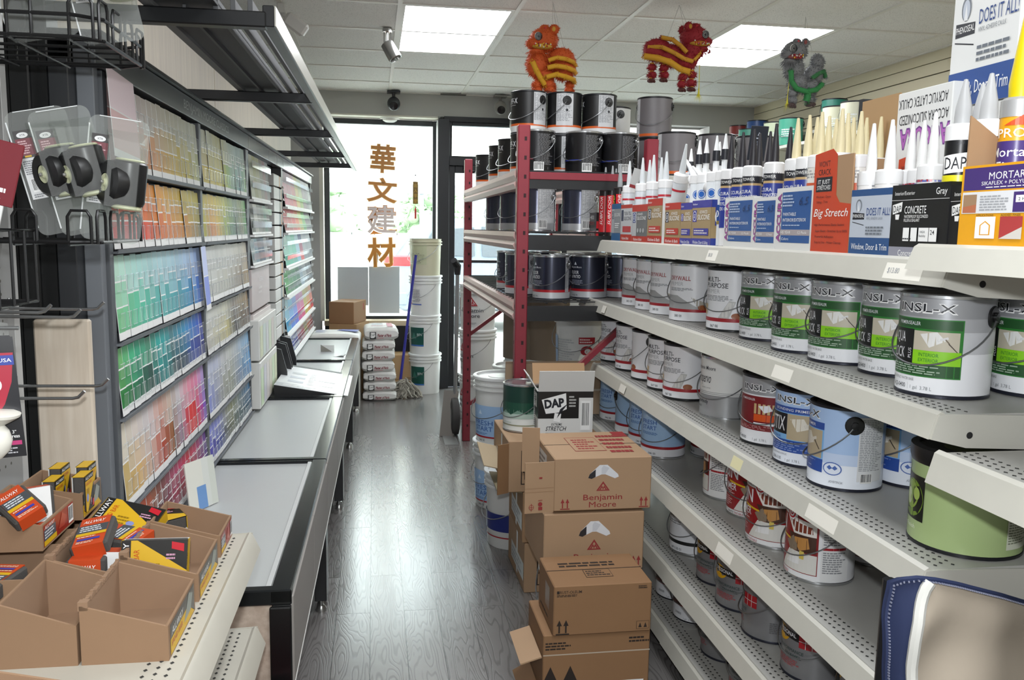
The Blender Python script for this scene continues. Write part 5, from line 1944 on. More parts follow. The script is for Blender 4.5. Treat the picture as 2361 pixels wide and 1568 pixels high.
def ge(kind):
  def f(w, h):
    if kind == 'blue':
      return [('r', 0, 0, w, h * .22, c_('#2f5f8c')), ('r', 0, h * .86, w, h, c_('#2f5f8c')), ('r', 0, h * .22, w * .3, h * .86, c_('#a9adb0')), ('r', w * .3, h * .22, w, h * .86, c_('#8c9093'))] + ge_logo(w * .15, h * .7, w * .10, c_('#3c4658'), WHITE) + [('t', 'SILICONE', w * .35, h * .66, h * .09, WHITE, {'w': w * .6}), ('l', w * .4, h * .35, w * .9, h * .5, 3, WHITE)]
    if kind == 'tile':
      return [('r', 0, 0, w, h * .2, c_('#b43a2c')), ('r', 0, h * .9, w, h, c_('#b43a2c')), ('r', 0, h * .2, w, h * .9, c_('#bdbfc0')), ('r', w * .05, h * .56, w * .25, h * .86, c_('#3c4458')), ('t', 'TUB & TILE', w * .3, h * .72, h * .09, c_('#4c5058'), {'w': w * .62}), ('t', 'SILICONE', w * .3, h * .58, h * .10, c_('#4c5058'), {'w': w * .64}), ('r', w * .2, h * .26, w * .92, h * .42, c_('#b43a3c')), ('t', 'Kitchen & Bath', w * .15, h * .06, h * .07, WHITE, {'w': w * .6})]
    if kind == 'grey':
      return [('r', 0, 0, w, h * .17, c_('#b43a2c')), ('r', 0, h * .82, w, h, c_('#b43a2c')), ('r', 0, h * .17, w * .3, h * .82, c_('#b4b6b7')), ('r', w * .3, h * .17, w, h * .82, c_('#6a6c6c'))] + ge_logo(w * .15, h * .66, w * .09, c_('#3a4c84'), WHITE) + [('t', 'ADVANCED', w * .36, h * .72, h * .06, WHITE, {'w': w * .35}), ('t', 'SILICONE', w * .36, h * .6, h * .09, WHITE, {'w': w * .56}), ('c', w * .42, h * .32, w * .06, h * .06, c_('#a8aaaa')), ('c', w * .6, h * .32, w * .06, h * .06, c_('#a8aaaa')), ('c', w * .78, h * .32, w * .06, h * .06, c_('#a8aaaa')), ('t', 'Kitchen & Bath', w * .15, h * .05, h * .07, WHITE, {'w': w * .55})]
    q = c_('#b4382c') if kind == 'redtan' else c_('#3a3c94')
    return [('r', 0, 0, w, h, TAN), ('r', 0, 0, w, h * .17, q), ('r', 0, h * .84, w, h, q)] + ge_logo(w * .15, h * .66, w * .10, c_('#3c4050') if kind == 'redtan' else q, WHITE) + [('t', 'ADVANCED', w * .42, h * .71, h * .07, WHITE, {'w': w * .4, 'b': False}), ('t', 'SILICONE', w * .32, h * .58, h * .11, WHITE, {'w': w * .62}), ('r', w * .12, h * .24, w * .9, h * .39, q), ('l', w * .16, h * .27, w * .86, h * .37, 2, c_('#d8d0cc')), ('t', 'Kitchen & Bath' if kind == 'redtan' else 'Window, Door & Siding', w * .1, h * .05, h * .07, WHITE, {'w': w * .8}), ('t', 'Indoor', w * .06, h * .9, h * .04, WHITE, {'w': w * .25})]
  return f


# black and red adhesive box facing the viewer, a few tubes on it
p0 = onX(1350, 545, XF)
t = thing('adhesive_carton', 'black and red adhesive carton at the far end of the top shelf', 'carton', (XF, p0.y, ZT), -pi / 2, None)
w_ = p0.y - onX(1374, 548, XF).y
hf = onX(1372, 490, XF).z - ZT
b = MB()
carton(b, w_, .26, hf, hf, c_('#241618'))
b.decal(flat((0, 0, 0), (1, 0, 0), (0, 0, 1)), [('r', 0, 0, w_, hf * .32, c_('#7c1c22')), ('t', 'PL', w_ * .1, hf * .75, hf * .15, c_('#d8d020'), {'w': w_ * .3}), ('t', '400', w_ * .45, hf * .75, hf * .15, WHITE, {'w': w_ * .35}), ('t', 'SUBFLOOR', w_ * .1, hf * .55, hf * .12, c_('#c04044'), {'w': w_ * .7}), ('t', 'LOCTITE', w_ * .1, hf * .1, hf * .15, WHITE, {'w': w_ * .8})])
b.decal(flat((w_, 0, 0), (0, 1, 0), (0, 0, 1)), [('r', 0, 0, .26, hf * .30, c_('#c8202a')), ('r', 0, hf * .42, .26, hf * .68, c_('#c8202a')), ('t', 'PL 400', .035, hf * .72, hf * .2, c_('#d8d020'), {'w': .10, 'i': True}), ('t', 'SUBFLOOR', .03, hf * .47, hf * .16, WHITE, {'w': .12, 'i': True}), ('t', 'LOCTITE', .05, hf * .07, hf * .17, WHITE, {'w': .12, 'i': True}), ('r', 0, hf * .31, .26, hf * .33, WHITE)])
b.build('box', t)

M_BOXW = mat('#d3d3d0', .55)
shelf_carton('caulk_carton', 1409, 1430, 553, 470, XF, ZT, 'narrow blue and grey silicone carton next to the adhesive box', 'carton', .2, c_('#8c9093'), ge('blue'))
shelf_carton('caulk_carton', 1430, 1456, 556, 472, XF, ZT, 'white and red tub and tile silicone carton on the top shelf', 'carton', .2, c_('#b4b6b7'), ge('tile'))
shelf_carton('caulk_carton', 1456, 1491, 559, 472, XF, ZT, 'grey silicone carton with red top and bottom bands', 'carton', .2, c_('#8c8e8e'), ge('grey'))
shelf_carton('caulk_carton', 1491, 1531, 562, 458, XF, ZT, 'tall tan and red silicone carton with a white side edge', 'carton', .2, M_BOXW, lambda w, h: [(s[0], *s[1:]) for s in ge('redtan')(w * .86, h)])
shelf_carton('caulk_carton', 1531, 1567, 565, 468, XF, ZT, 'tan and red silicone carton under the tilted white tubes', 'carton', .2, TAN, ge('redtan'))
shelf_carton('caulk_carton', 1567, 1593, 567, 468, XF, ZT, 'narrow tan and blue silicone carton on the top shelf', 'carton', .2, TAN, ge('bluetan'))
o = shelf_carton('caulk_carton', 1593, 1637, 570, 462, XF, ZT, 'tan and blue silicone carton showing its round emblem on the end', 'carton', .22, TAN, ge('bluetan'))
# its end face
w_ = onX(1593, 570, XF).y - onX(1637, 570, XF).y - .0015
hf = onX(1615, 462, XF).z - ZT
b = MB()
b.decal(flat((0, 0, 0), (0, 1, 0), (0, 0, 1)), [('r', 0, 0, .22, hf, TAN), ('r', 0, 0, .22, hf * .18, GB_), ('r', 0, hf * .84, .22, hf, GB_), ('r', .012, hf * .45, .1, hf * .84, GB_), ('c', .045, hf * .64, .034, .034, WHITE), ('c', .045, hf * .64, .030, .030, GB_), ('t', 'GE', .045, hf * .57, .028, WHITE, {'a': 'c', 'i': True, 'b': False}), ('t', 'Outdoor', .02, hf * .89, .010, WHITE, {'w': .05})])
b.build('printed_end', o, loc=(w_ + .0002, 0, 0))


def accura(w, h):
  return [('r', w * .17, h * .14, w * .965, h * .93, BLU), ('r', w * .17, h * .255, w * .965, h * .345, c_('#a39a9c')), ('t', 'ACCURA', w * .15, h * .14, w * .115, c_('#3c2c50'), {'rot': 90, 'w': h * .78, 'b': .05}), ('t', 'ACCURA', w * .145, h * .145, w * .095, c_('#a8509c'), {'rot': 90, 'w': h * .77, 'b': .02}),
      ('t', 'PAINTABLE', w * .22, h * .56, h * .05, WHITE, {'w': w * .36, 'b': False}), ('t', 'INTERIOR/EXTERIOR', w * .22, h * .47, h * .05, WHITE, {'w': w * .64, 'b': False}), ('l', w * .22, h * .40, w * .7, h * .43, 1, c_('#a9b8d0')), ('l', w * .2, h * .70, w * .6, h * .90, 4, c_('#a9b8d0')),
      ('t', '45 YEAR', w * .2, h * .28, h * .045, WHITE, {'w': w * .26, 'b': False}), ('t', '12 Pack', w * .66, h * .28, h * .04, WHITE, {'w': w * .24, 'b': False}), ('t', 'Colors', w * .21, h * .18, h * .04, WHITE, {'w': w * .2, 'b': False}), ('t', '6.5', w * .66, h * .72, h * .12, c_('#22345c'), {'w': w * .25, 'i': True, 'b': False})]


AC = ((1667, 1733, 572, 455, 'white and blue acrylic caulk carton, farthest of three alike'), (1733, 1785, 574, 455, 'white and blue acrylic caulk carton, middle of three alike'), (1785, 1868, 577, 432, 'white and blue acrylic caulk carton beside the tall orange one'))
for a in AC:
  shelf_carton('caulk_carton', *a[:4], XF - .002, ZT, a[4], 'carton', .2, M_BOXW, accura)


def bigs(w, h):
  return [('r', 0, 0, w, h, c_('#c04428')), ('t', 'WON\'T', w * .12, h * .84, h * .055, T_, {'w': w * .3}), ('t', 'CRACK', w * .12, h * .76, h * .055, T_, {'w': w * .33}), ('r', w * .07, h * .60, w * .50, h * .74, T_), ('t', 'IT JUST', w * .12, h * .675, h * .04, WHITE, {'w': w * .32}), ('t', 'STRETCHES', w * .10, h * .62, h * .04, WHITE, {'w': w * .36}),
      ('t', 'Big Stretch', w * .05, h * .36, h * .075, WHITE, {'w': w * .9, 'i': True}), ('t', 'High Performance Elastic Sealant', w * .08, h * .27, h * .022, T_, {'w': w * .8}), ('t', 'Super Elastic - Stretches Up to 500%', w * .12, h * .21, h * .022, T_, {'w': w * .84}), ('t', 'Powerful Adhesion', w * .12, h * .155, h * .022, T_, {'w': w * .5}), ('t', 'Easy to Use - Water Cleanup', w * .12, h * .10, h * .022, T_, {'w': w * .7}), ('t', 'Windows - Doors', w * .1, h * .54, h * .022, T_, {'w': w * .4}), ('t', 'Siding - Trim', w * .12, h * .49, h * .022, T_, {'w': w * .3})]


def cut_carton(px0, px1, pb, ptop, pcut, xf, label):
  """tall carton whose front is cut away on the right."""
  y0, y1 = onX(px0, pb, xf).y, onX(px1, pb, xf).y
  w = y0 - y1 - .002
  h = onX(px0, ptop, xf).z - ZT
  hc = onX(px1, pcut, xf).z - ZT
  b = MB()
  orr = c_('#c04428')
  b.box(0, w, .2, .203, 0, h * .88, K_BRN)
  b.box(0, .003, .003, .2, 0, h * .95, K_BRN)
  b.box(w - .003, w, .003, .2, 0, hc, K_BRN)
  b.box(0, w, 0, .2, 0, .003, K_BRN)
  pl = [(0, 0), (w, 0), (w, hc), (w * .72, hc + .004), (w * .62, hc + .02), (w * .60, h * .94), (w * .48, h), (0, h * .965)]
  b.box(0, w, 0, .003, 0, h * .93, K_BRN)
  mp = flat((0, 0, 0), (1, 0, 0), (0, 0, 1))
  b.decal(mp, [('p', pl, orr)] + bigs(w, h)[1:])
  return tag(b.build('caulk_carton', loc=(xf, y0, ZT), rz=-pi / 2), label, 'carton', 'caulk cartons on the top shelf')


cut_carton(1868, 1956, 578, 352, 470, XF - .002, 'tall orange red caulk carton with its front corner torn away')
cut_carton(2062, 2125, 520, 362, 440, 1.12, 'second orange red carton standing behind the black one')


def pheno(w, h):
  return [('r', 0, 0, w, h * .28, c_('#2c4f80')), ('r', 0, h * .9, w, h, c_('#2c4f80')), ('r', 0, h * .28, w, h * .9, c_('#b4bbc6')), ('p', [(w * .06, h * .55), (w * .36, h * .55), (w * .36, h * .64), (w * .06, h * .66)], T_), ('t', 'PHENOSEAL', w * .07, h * .58, h * .05, WHITE, {'w': w * .28}), ('p', [(w * .06, h * .51), (w * .36, h * .46), (w * .36, h * .47), (w * .06, h * .52)], T_),
      ('c', w * .21, h * .76, w * .075, h * .095, c_('#70757c')), ('c', w * .21, h * .75, w * .055, h * .08, c_('#b4bbc6')), ('p', [(w * .18, h * .67), (w * .21, h * .80), (w * .24, h * .67)], c_('#d8dadc')), ('t', 'DOES IT ALL!', w * .42, h * .61, h * .11, c_('#26427c'), {'w': w * .56}), ('t', 'VINYL ADHESIVE CAULK', w * .42, h * .55, h * .035, c_('#6a7078'), {'w': w * .4, 'b': False}),
      ('l', w * .42, h * .32, w * .9, h * .46, 3, c_('#6a7078')), ('t', 'Window, Door & Trim', w * .08, h * .10, h * .09, WHITE, {'w': w * .88, 'b': False})]


shelf_carton('caulk_carton', 1956, 2050, 582, 436, XF - .004, ZT, 'low blue and white caulk carton between the orange and the black one', 'carton', .2, c_('#b4bbc6'), pheno)


def concrete(w, h):
  return [('r', 0, 0, w, h, c_('#18181a')), ('r', 0, 0, w, h * .16, c_('#8c8c98')), ('r', 0, h * .79, w, h * .795, WHITE), ('t', 'Interior/Exterior', w * .06, h * .86, h * .05, WHITE, {'w': w * .36, 'b': False}), ('t', 'Gray', w * .78, h * .85, h * .085, WHITE, {'w': w * .18}), ('p', [(w * .04, h * .60), (w * .20, h * .64), (w * .21, h * .77), (w * .03, h * .73)], WHITE), ('t', 'DAP', w * .05, h * .63, h * .09, T_, {'w': w * .14}), ('p', [(w * .1, h * .53), (w * .16, h * .53), (w * .17, h * .6), (w * .09, h * .6)], WHITE),
      ('t', 'CONCRETE', w * .26, h * .61, h * .10, WHITE, {'w': w * .38}), ('t', 'WATERPROOF SILICONIZED', w * .26, h * .55, h * .04, WHITE, {'w': w * .42}), ('t', 'FILLER & SEALANT', w * .26, h * .50, h * .04, WHITE, {'w': w * .28})] + [('r', w * (.26 + .14 * i + (.04 if i > 2 else 0)), h * .24, w * (.37 + .14 * i + (.06 if i > 1 else 0)), h * .42, WHITE) for i in range(4)] + [('t', '24', w * .74, h * .33, h * .06, T_, {'w': w * .07}), ('t', 'HIGH', w * .57, h * .35, h * .03, T_, {'w': w * .08}), ('t', 'flexibility', w * .555, h * .30, h * .03, T_, {'w': w * .11, 'b': False}), ('l', w * .27, h * .26, w * .47, h * .29, 1, T_), ('t', 'Concrete', w * .2, h * .04, h * .08, WHITE, {'w': w * .3, 'b': False})]


shelf_carton('caulk_carton', 2048, 2181, 588, 424, XF - .004, ZT, 'black concrete sealant carton behind the jutting white shelf', 'carton', .2, c_('#18181a'), concrete)
shelf_carton('caulk_carton', 2183, 2330, 588, 424, XF - .002, ZT, 'second black sealant carton, half hidden by the yellow one', 'carton', .2, c_('#18181a'), concrete)


def mortar(w, h):
  Y_, P_ = c_('#d99a1c'), c_('#43306f')
  return [('r', 0, 0, w, h, Y_), ('r', w * .02, h * .70, w, h * .97, P_), ('t', 'MORTAR FIX', w * .24, h * .82, h * .085, WHITE, {'w': w * .42, 'b': False}), ('t', 'SIKAFLEX + POLYURETHANE', w * .18, h * .755, h * .045, WHITE, {'w': w * .55, 'b': False}), ('l', w * .22, h * .72, w * .6, h * .74, 1, WHITE),
      ('r', w * .02, h * .42, w, h * .68, c_('#d5d6d8')), ('r', w * .03, h * .43, w * .15, h * .65, c_('#9a7c60')), ('p', [(w * .03, h * .43), (w * .15, h * .43), (w * .15, h * .53), (w * .03, h * .5)], c_('#b06a4c')), ('l', w * .18, h * .45, w * .42, h * .64, 6, c_('#9a9ca0')), ('r', w * .46, h * .43, w * .74, h * .66, P_), ('r', w * .48, h * .54, w * .72, h * .62, WHITE), ('t', '2 HR  1 HR', w * .5, h * .56, h * .035, T_, {'w': w * .18}),
      ('r', w * .16, h * .12, w * .33, h * .38, WHITE), ('p', [(w * .2, h * .16), (w * .29, h * .16), (w * .29, h * .28), (w * .245, h * .33), (w * .2, h * .28)], Y_), ('p', [(w * .21, h * .17), (w * .28, h * .17), (w * .28, h * .275), (w * .245, h * .315), (w * .21, h * .275)], WHITE),
      ('r', w * .37, h * .12, w * .55, h * .38, c_('#a83c3c')), ('p', [(w * .37, h * .12), (w * .55, h * .12), (w * .55, h * .26)], c_('#c9c4bc')), ('r', w * .59, h * .12, w * .78, h * .38, c_('#c8922c')), ('r', w * .66, h * .14, w * .78, h * .22, c_('#8a8a88')), ('r', w * .66, h * .28, w * .78, h * .36, c_('#8a8a88')),
      ('t', 'APPLICATIONS', w * .165, h * .385, h * .022, T_, {'w': w * .15}), ('t', 'ADDED FINES', w * .375, h * .385, h * .022, T_, {'w': w * .16}), ('t', 'MAX WIDTH 2"', w * .6, h * .385, h * .022, T_, {'w': w * .17}), ('p', [(w * .84, h * .14), (w * 1.0, h * .14), (w * 1.0, h * .42)], c_('#c84a20')), ('t', 'PRO', w * .82, h * .05, h * .08, WHITE, {'w': w * .16})]


y0 = onX(2209, 540, .874).y
w_ = .24
hf = onX(2222, 385, .874).z - 1.4025
b = MB()
carton(b, w_, .2, hf, hf * 1.0, c_('#d99a1c'))
b.prism([(.004, hf), (.12, hf), (.004, hf + .075)], 'x', 0, .003, K_BRN)
b.decal(flat((0, 0, 0), (1, 0, 0), (0, 0, 1)), mortar(w_, hf))
tag(b.build('mortar_carton', loc=(.874, y0, 1.4025), rz=-pi / 2), 'yellow and purple mortar repair carton at the right edge', 'carton')

# -------- sealant tubes
_tubes = {}


def tube_meshes(kind):
  if kind in _tubes:
    return _tubes[kind]
  R, Hh = .0245, .212
  if kind in ('red', 'smallwhite'):
    Hh = .168
  if kind == 'concrete':
    Hh = .226
  sp = {'accura_blk': ('#dcdcdc', '#26242a'), 'accura_alm': ('#dcdcdc', '#d9cda6'), 'almond': ('#dedcd6', '#d8cca4'), 'clear': ('#cfd4d8', '#c8ccce'), 'black': ('#1d1a1b', '#8f9294'), 'gewhite': ('#dfe3e6', '#e3e5e6'),
     'geblack': ('#dfe3e6', '#e3e5e6'), 'red': ('#e0dedc', '#e4e4e2'), 'concrete': ('#17181a', '#a9aaab'), 'mortar': ('#d99a1c', '#c8b400'), 'smallwhite': ('#d9d8d8', '#dededc')}[kind]
  body, noz = c_(sp[0]), c_(sp[1], .4)
  b = MB()
  b.lathe([(0, 0), (R, 0), (R, Hh - .010)], body, 26)
  b.lathe([(R + .0008, Hh - .028), (R + .0008, Hh - .004), (R - .003, Hh), (.012, Hh + .001), (0, Hh + .001)], c_('#dedede') if kind not in ('black', 'mortar') else (c_('#1d1a1b') if kind == 'black' else c_('#b5b5b5', .3, .5)), 26)
  mp_ = drum(R, 0, pi)
  kv = min(1, Hh / .212)
  mp = lambda u, v, w: mp_(u, v * kv, w)
  st = R * radians(12)
  sp2 = []
  if kind.startswith('accura'):
    sp2 = [('r', -.040, .05, .040, .160, GB_), ('r', -.077, .160, .077, .166, c_('#b89c70')), ('r', -.077, .166, .077, .186, T_), ('t', 'TOWER', -.018, .172, .008, WHITE, {'w': .036}), ('t', 'ACCURA', -.034, .140, .009, WHITE, {'w': .044}), ('t', 'SILICONIZED', -.034, .126, .009, WHITE, {'w': .062}), ('t', 'ACRYLIC', -.034, .112, .009, WHITE, {'w': .046}), ('t', 'LATEX CAULK', -.034, .098, .009, WHITE, {'w': .064}), ('l', .045, .05, .075, .16, 14, c_('#8d8f93')), ('p', [(-.070, .155), (-.05, .155), (-.05, .178), (-.06, .186), (-.070, .178)], c_('#b0202c'))]
  elif kind == 'clear' or kind == 'red':
    sp2 = [('r', -.05, .155, .05, .162, c_('#b8303c')), ('t', 'SILICONE', -.03, .10, .012, c_('#5a5e66'), {'w': .05}), ('c', -.045, .15, .009, .009, c_('#4a64b8')), ('r', -.05, .08, -.015, .10, c_('#b8303c'))]
    if kind == 'red':
      sp2 = [('r', -.035, .05, -.012, .165, c_('#d8502c')), ('r', -.010, .05, .012, .165, c_('#4c8ccc')), ('l', .018, .05, .055, .18, 16, c_('#8a8c90')), ('t', 'STRETCH', -.016, .06, .013, WHITE, {'rot': 90, 'w': .08})]
  elif kind == 'black':
    sp2 = [('r', -.005, .03, .045, .185, c_('#c0242c')), ('t', 'SUBFLOOR', .016, .06, .012, WHITE, {'rot': 90, 'w': .12, 'i': True}), ('t', 'PL 400', -.012, .06, .012, c_('#d8d020'), {'rot': 90, 'w': .12, 'i': True})]
  elif kind.startswith('ge'):
    sp2 = [('c', 0, .150, .013, .013, c_('#2c62b4')), ('c', 0, .150, .0105, .0105, WHITE), ('c', 0, .150, .009, .009, c_('#2c62b4')), ('r', -.045, .07, .045, .115, c_('#2c4f94')), ('t', '100%', -.03, .08, .02, WHITE, {'w': .06}), ('r', -.06, .06, .06, .07, c_('#9c8a50'))]
  elif kind == 'concrete':
    sp2 = [('r', -.077, .05, .077, .125, c_('#b9bdb8')), ('l', -.07, .055, -.005, .122, 14, c_('#70767a')), ('r', -.077, .125, .077, .14, c_('#d8d020')), ('p', [(-.03, .142), (.012, .146), (.014, .178), (-.034, .172)], WHITE), ('t', 'DAP', -.028, .150, .020, T_, {'w': .036}), ('r', .0, .05, .04, .122, c_('#4c8a6a')), ('t', 'GRAY', -.01, .19, .006, T_, {'w': .02})]
  elif kind == 'mortar':
    sp2 = [('r', -.04, .08, .04, .15, c_('#43306f')), ('t', 'Mortar', -.03, .128, .013, WHITE, {'w': .06}), ('t', 'Fix', -.02, .108, .013, WHITE, {'w': .03}), ('r', -.04, .09, .04, .10, WHITE), ('t', 'PRO', -.02, .155, .013, WHITE, {'w': .04}), ('p', [(-.01, .172), (.04, .172), (.04, .20)], c_('#c84a20')), ('r', -.04, .05, .04, .08, c_('#b09c88'))]
  elif kind == 'smallwhite':
    sp2 = [('l', -.05, .05, .05, .185, 18, c_('#5a60a8')), ('l', -.04, .17, .03, .19, 2, c_('#b04048'))]
  else:
    sp2 = [('r', -.05, .05, .05, .15, c_('#c86040')), ('l', -.04, .16, .04, .18, 3, c_('#9a9a9a'))]
  b.decal(mp, sp2, st, .0003, .00005)
  c = MB()
  if kind == 'geblack':
    c.lathe([(.009, Hh), (.009, Hh + .030), (.0115, Hh + .031), (.0108, Hh + .060), (.008, Hh + .061), (.0025, Hh + .103), (0, Hh + .104)], noz, 14)
    c.lathe([(.0118, Hh + .0305), (.0112, Hh + .0605)], T_, 14)
  elif kind == 'mortar':
    c.lathe([(.016, Hh), (.017, Hh + .02), (.0045, Hh + .12), (0, Hh + .121)], noz, 16)
  else:
    k = 1.3 if kind == 'concrete' else 1
    c.lathe([(.0105 * k, Hh), (.0105 * k, Hh + .012), (.0095 * k, Hh + .03), (.0032, Hh + (.074 if k > 1 else .094)), (0, Hh + (.075 if k > 1 else .095))], noz, 14)
  _tubes[kind] = (b.mesh('tube_body'), c.mesh('tube_nozzle'))
  return _tubes[kind]


def tube(kind, x, y, z, label, group, turn=30, rot=None):
  ms = tube_meshes(kind)
  t = thing('sealant_tube', label, 'sealant tube', (x, y, z), radians(turn), group)
  if rot:
    t.rotation_euler = rot
  for n, m in zip(('cartridge', 'nozzle'), ms):
    o = bpy.data.objects.new(n, m)
    COL.objects.link(o)
    o.parent = t
  return t


def tubes(kind, pxs, py, x, z, lab, group, turn=40):
  n = 0
  for px in pxs:
    q, xx = px if isinstance(px, tuple) else (px, x)
    y = onX(q, py, xx).y
    n += 1
    tube(kind, xx, y, z, lab % ORD[n - 1], group, turn + random.uniform(-25, 25))


ZB = ZT + .0045
tubes('black', [(1396, .985), (1412, .99), (1420, 1.05), (1430, .99)], 420, .99, ZB, 'black adhesive tube with grey nozzle on the adhesive carton, %s from the left', 'black adhesive tubes')
tubes('clear', [(1451, .985), (1481, .985), (1497, 1.04), (1506, .985), (1524, 1.045), (1535, .985)], 420, .985, ZB, 'clear silicone tube with red stripe, %s from the left', 'clear silicone tubes')
tubes('geblack', [(1592, 1.06), (1611, .985), (1627, .99), (1650, .985), (1657, 1.06), (1670, .99)], 400, .985, ZB, 'white silicone tube with black nozzle collar, %s from the left', 'white silicone tubes')
tubes('accura_blk', [(1684, .985), (1710, .985), (1735, .985), (1748, 1.04), (1785, .985), (1772, 1.045), (1818, 1.05)], 400, .985, ZB, 'white caulk tube with dark nozzle, %s of the group on the blue cartons', 'caulk tubes with dark nozzles')
tubes('accura_alm', [(1834, .985), (1860, .985)], 400, .985, ZB, 'white caulk tube with almond nozzle on the nearest blue carton, %s one', 'caulk tubes with almond nozzles')
tubes('almond', [(1878, 1.02), (1888, .985), (1905, 1.035), (1922, 1.075), (1934, 1.0), (1948, 1.05), (1961, 1.10), (1978, 1.06), (1991, 1.13), (2024, 1.15)], 400, .985, ZB, 'sealant tube with almond nozzle standing in the orange carton, %s from the left', 'caulk tubes in the orange carton')
tubes('red', [(2007, .985), (2049, .985), (2052, 1.04)], 420, .985, ZB - .005, 'white tube with orange and blue stripes in the low blue carton, %s from the left', 'tubes in the low blue carton')
tubes('smallwhite', [(2098, 1.07), (2124, 1.07), (2148, 1.02)], 400, 1.0, ZB, 'white tube with fine blue print behind the black carton, %s from the left', 'white tubes behind the black carton')
tubes('concrete', [(2210, .988), (2268, .99), (2250, 1.045)], 400, .988, ZB, 'thick grey nozzle tube in the black cartons, %s from the left', 'concrete sealant tubes')
tubes('mortar', [(2338, .925)], 400, .925, 1.407, 'yellow mortar tube rising from the yellow carton, %s one', None)
# tubes lying tilted on the cartons
yy = onX(1645, 430, 1.0).y
tube('gewhite', 1.06, yy - .14, 1.435, 'fat white silicone tube lying tilted on the tan and blue carton', 'tilted white tubes', 0, (radians(-52), radians(-14), radians(12)))
tube('gewhite', 1.02, yy + .02, 1.455, 'white tube tilted under the fat one on the cartons', 'tilted white tubes', 0, (radians(-50), radians(-4), 0))
tube('clear', .985, onX(1560, 440, .985).y + .02, 1.405, 'clear tube with red stripe tilted on the tan and red carton', None, 60, (radians(18), 0, 0))
tube('geblack', 1.075, onX(1560, 380, 1.07).y - .26, 1.605, 'white tube with black collar lying flat on top of the silicone tubes', 'tilted white tubes', 0, (radians(-92), 0, 0))

# white carton on the adhesive boxes, with red lettering, and small leaning card
b = MB()
w_, hf = .34, .20
carton(b, w_, .16, hf, hf, M_BOXW, closed=True)
b.decal(flat((0, 0, 0), (1, 0, 0), (0, 0, 1)), [('r', 0, .03, w_, .10, c_('#a8242c')), ('t', 'LOCTITE', .16, .05, .035, WHITE, {'w': .14, 'i': True}), ('r', 0, 0, .12, .03, T_)])
p = onY(1440, 380, 3.30)
tag(b.build('adhesive_carton', loc=(p.x + .02, 3.32, ZT)), 'white carton with a red band behind the clear silicone tubes', 'carton')
b = MB()
b.box(0, .075, 0, .002, 0, .075, mat('#a9a9a8', .5))
b.decal(flat((0, 0, 0), (1, 0, 0), (0, 0, 1)), [('p', [(.03, .02), (.036, .02), (.034, .05)], c_('#6c6c68')), ('p', [(.042, .02), (.048, .02), (.046, .05)], c_('#6c6c68')), ('r', 0, 0, .075, .012, c_('#7c1c22'))])
o = b.build('hang_card', loc=(onY(1452, 386, 3.2).x, 3.2, 1.585))
o.rotation_euler = (.0, .25, 0)
tag(o, 'small grey card leaning above the clear silicone tubes', 'card')

# -------- bigger boxes and flaps behind the cartons
CW = mat('#d6d7d5', .55, var=.04, vscale=6)
y0, y1 = onX(2190, 150, 1.16).y, onX(2343, 150, 1.16).y
zb = onX(2185, 252, 1.16).z
w_, hf = y0 - y1, .40
b = MB()
carton(b, w_, .22, hf, hf, CW, closed=True)
sp = [s for s in pheno(w_, hf * .62)][0:1] + [s for s in pheno(w_, hf * .62)][3:]
b.decal(flat((0, 0, 0), (1, 0, 0), (0, 0, 1)), [('r', 0, 0, w_, hf * .17, c_('#34508c'))] + sp[1:-1] + [('t', 'Window, Door & Trim', w_ * .06, hf * .055, hf * .06, WHITE, {'w': w_ * .85, 'b': False}), ('r', 0, hf * .61, w_, hf * .67, c_('#34508c')), ('t', 'DO NOT CUT', w_ * .06, hf * .69, hf * .02, T_, {'w': w_ * .17, 'b': False}), ('t', 'TEAR AWAY STRIP', w_ * .62, hf * .685, hf * .02, T_, {'w': w_ * .3, 'b': False}), ('t', 'WHITE', w_ * .8, hf * .63, hf * .022, WHITE, {'w': w_ * .13}), ('t', 'DOES IT ALL!', w_ * .34, hf * .93, hf * .055, c_('#34508c'), {'w': w_ * .5}), ('t', 'VINYL ADHESIVE CAULK', w_ * .28, hf * .88, hf * .02, c_('#6a7078'), {'w': w_ * .45, 'b': False})])
b.decal(flat((w_, 0, 0), (0, 1, 0), (0, 0, 1)), [('r', 0, 0, .22, hf * .17, c_('#2a4274')), ('r', 0, hf * .61, .22, hf * .67, c_('#2a4274'))])
o = b.build('stacked_carton', loc=(1.16, y0, zb), rz=-pi / 2)
tag(o, 'large white and blue carton stacked high at upper right', 'carton')
b = MB()
carton(b, w_ + .16, .22, zb - ZT - .002, zb - ZT - .002, mat('#cfcfcc', .55), closed=True)
b.decal(flat((0, 0, 0), (1, 0, 0), (0, 0, 1)), [('p', [(.03, .17), (.036, .17), (.033, .21)], T_), ('p', [(.045, .17), (.051, .17), (.048, .21)], T_), ('t', '000', .03, .23, .014, T_, {'w': .035, 'b': False}), ('l', .2, .20, .3, .25, 4, c_('#9a9a9a'))])
tag(b.build('stacked_carton', loc=(1.162, y0 + .08, ZT), rz=-pi / 2), 'plain white carton under the tall white and blue one', 'carton')
y0, y1 = onX(2064, 260, 1.12).y, onX(2188, 260, 1.12).y
w_ = y0 - y1
b = MB()
b.box(0, w_, 0, .16, 0, .34, CW, .002)
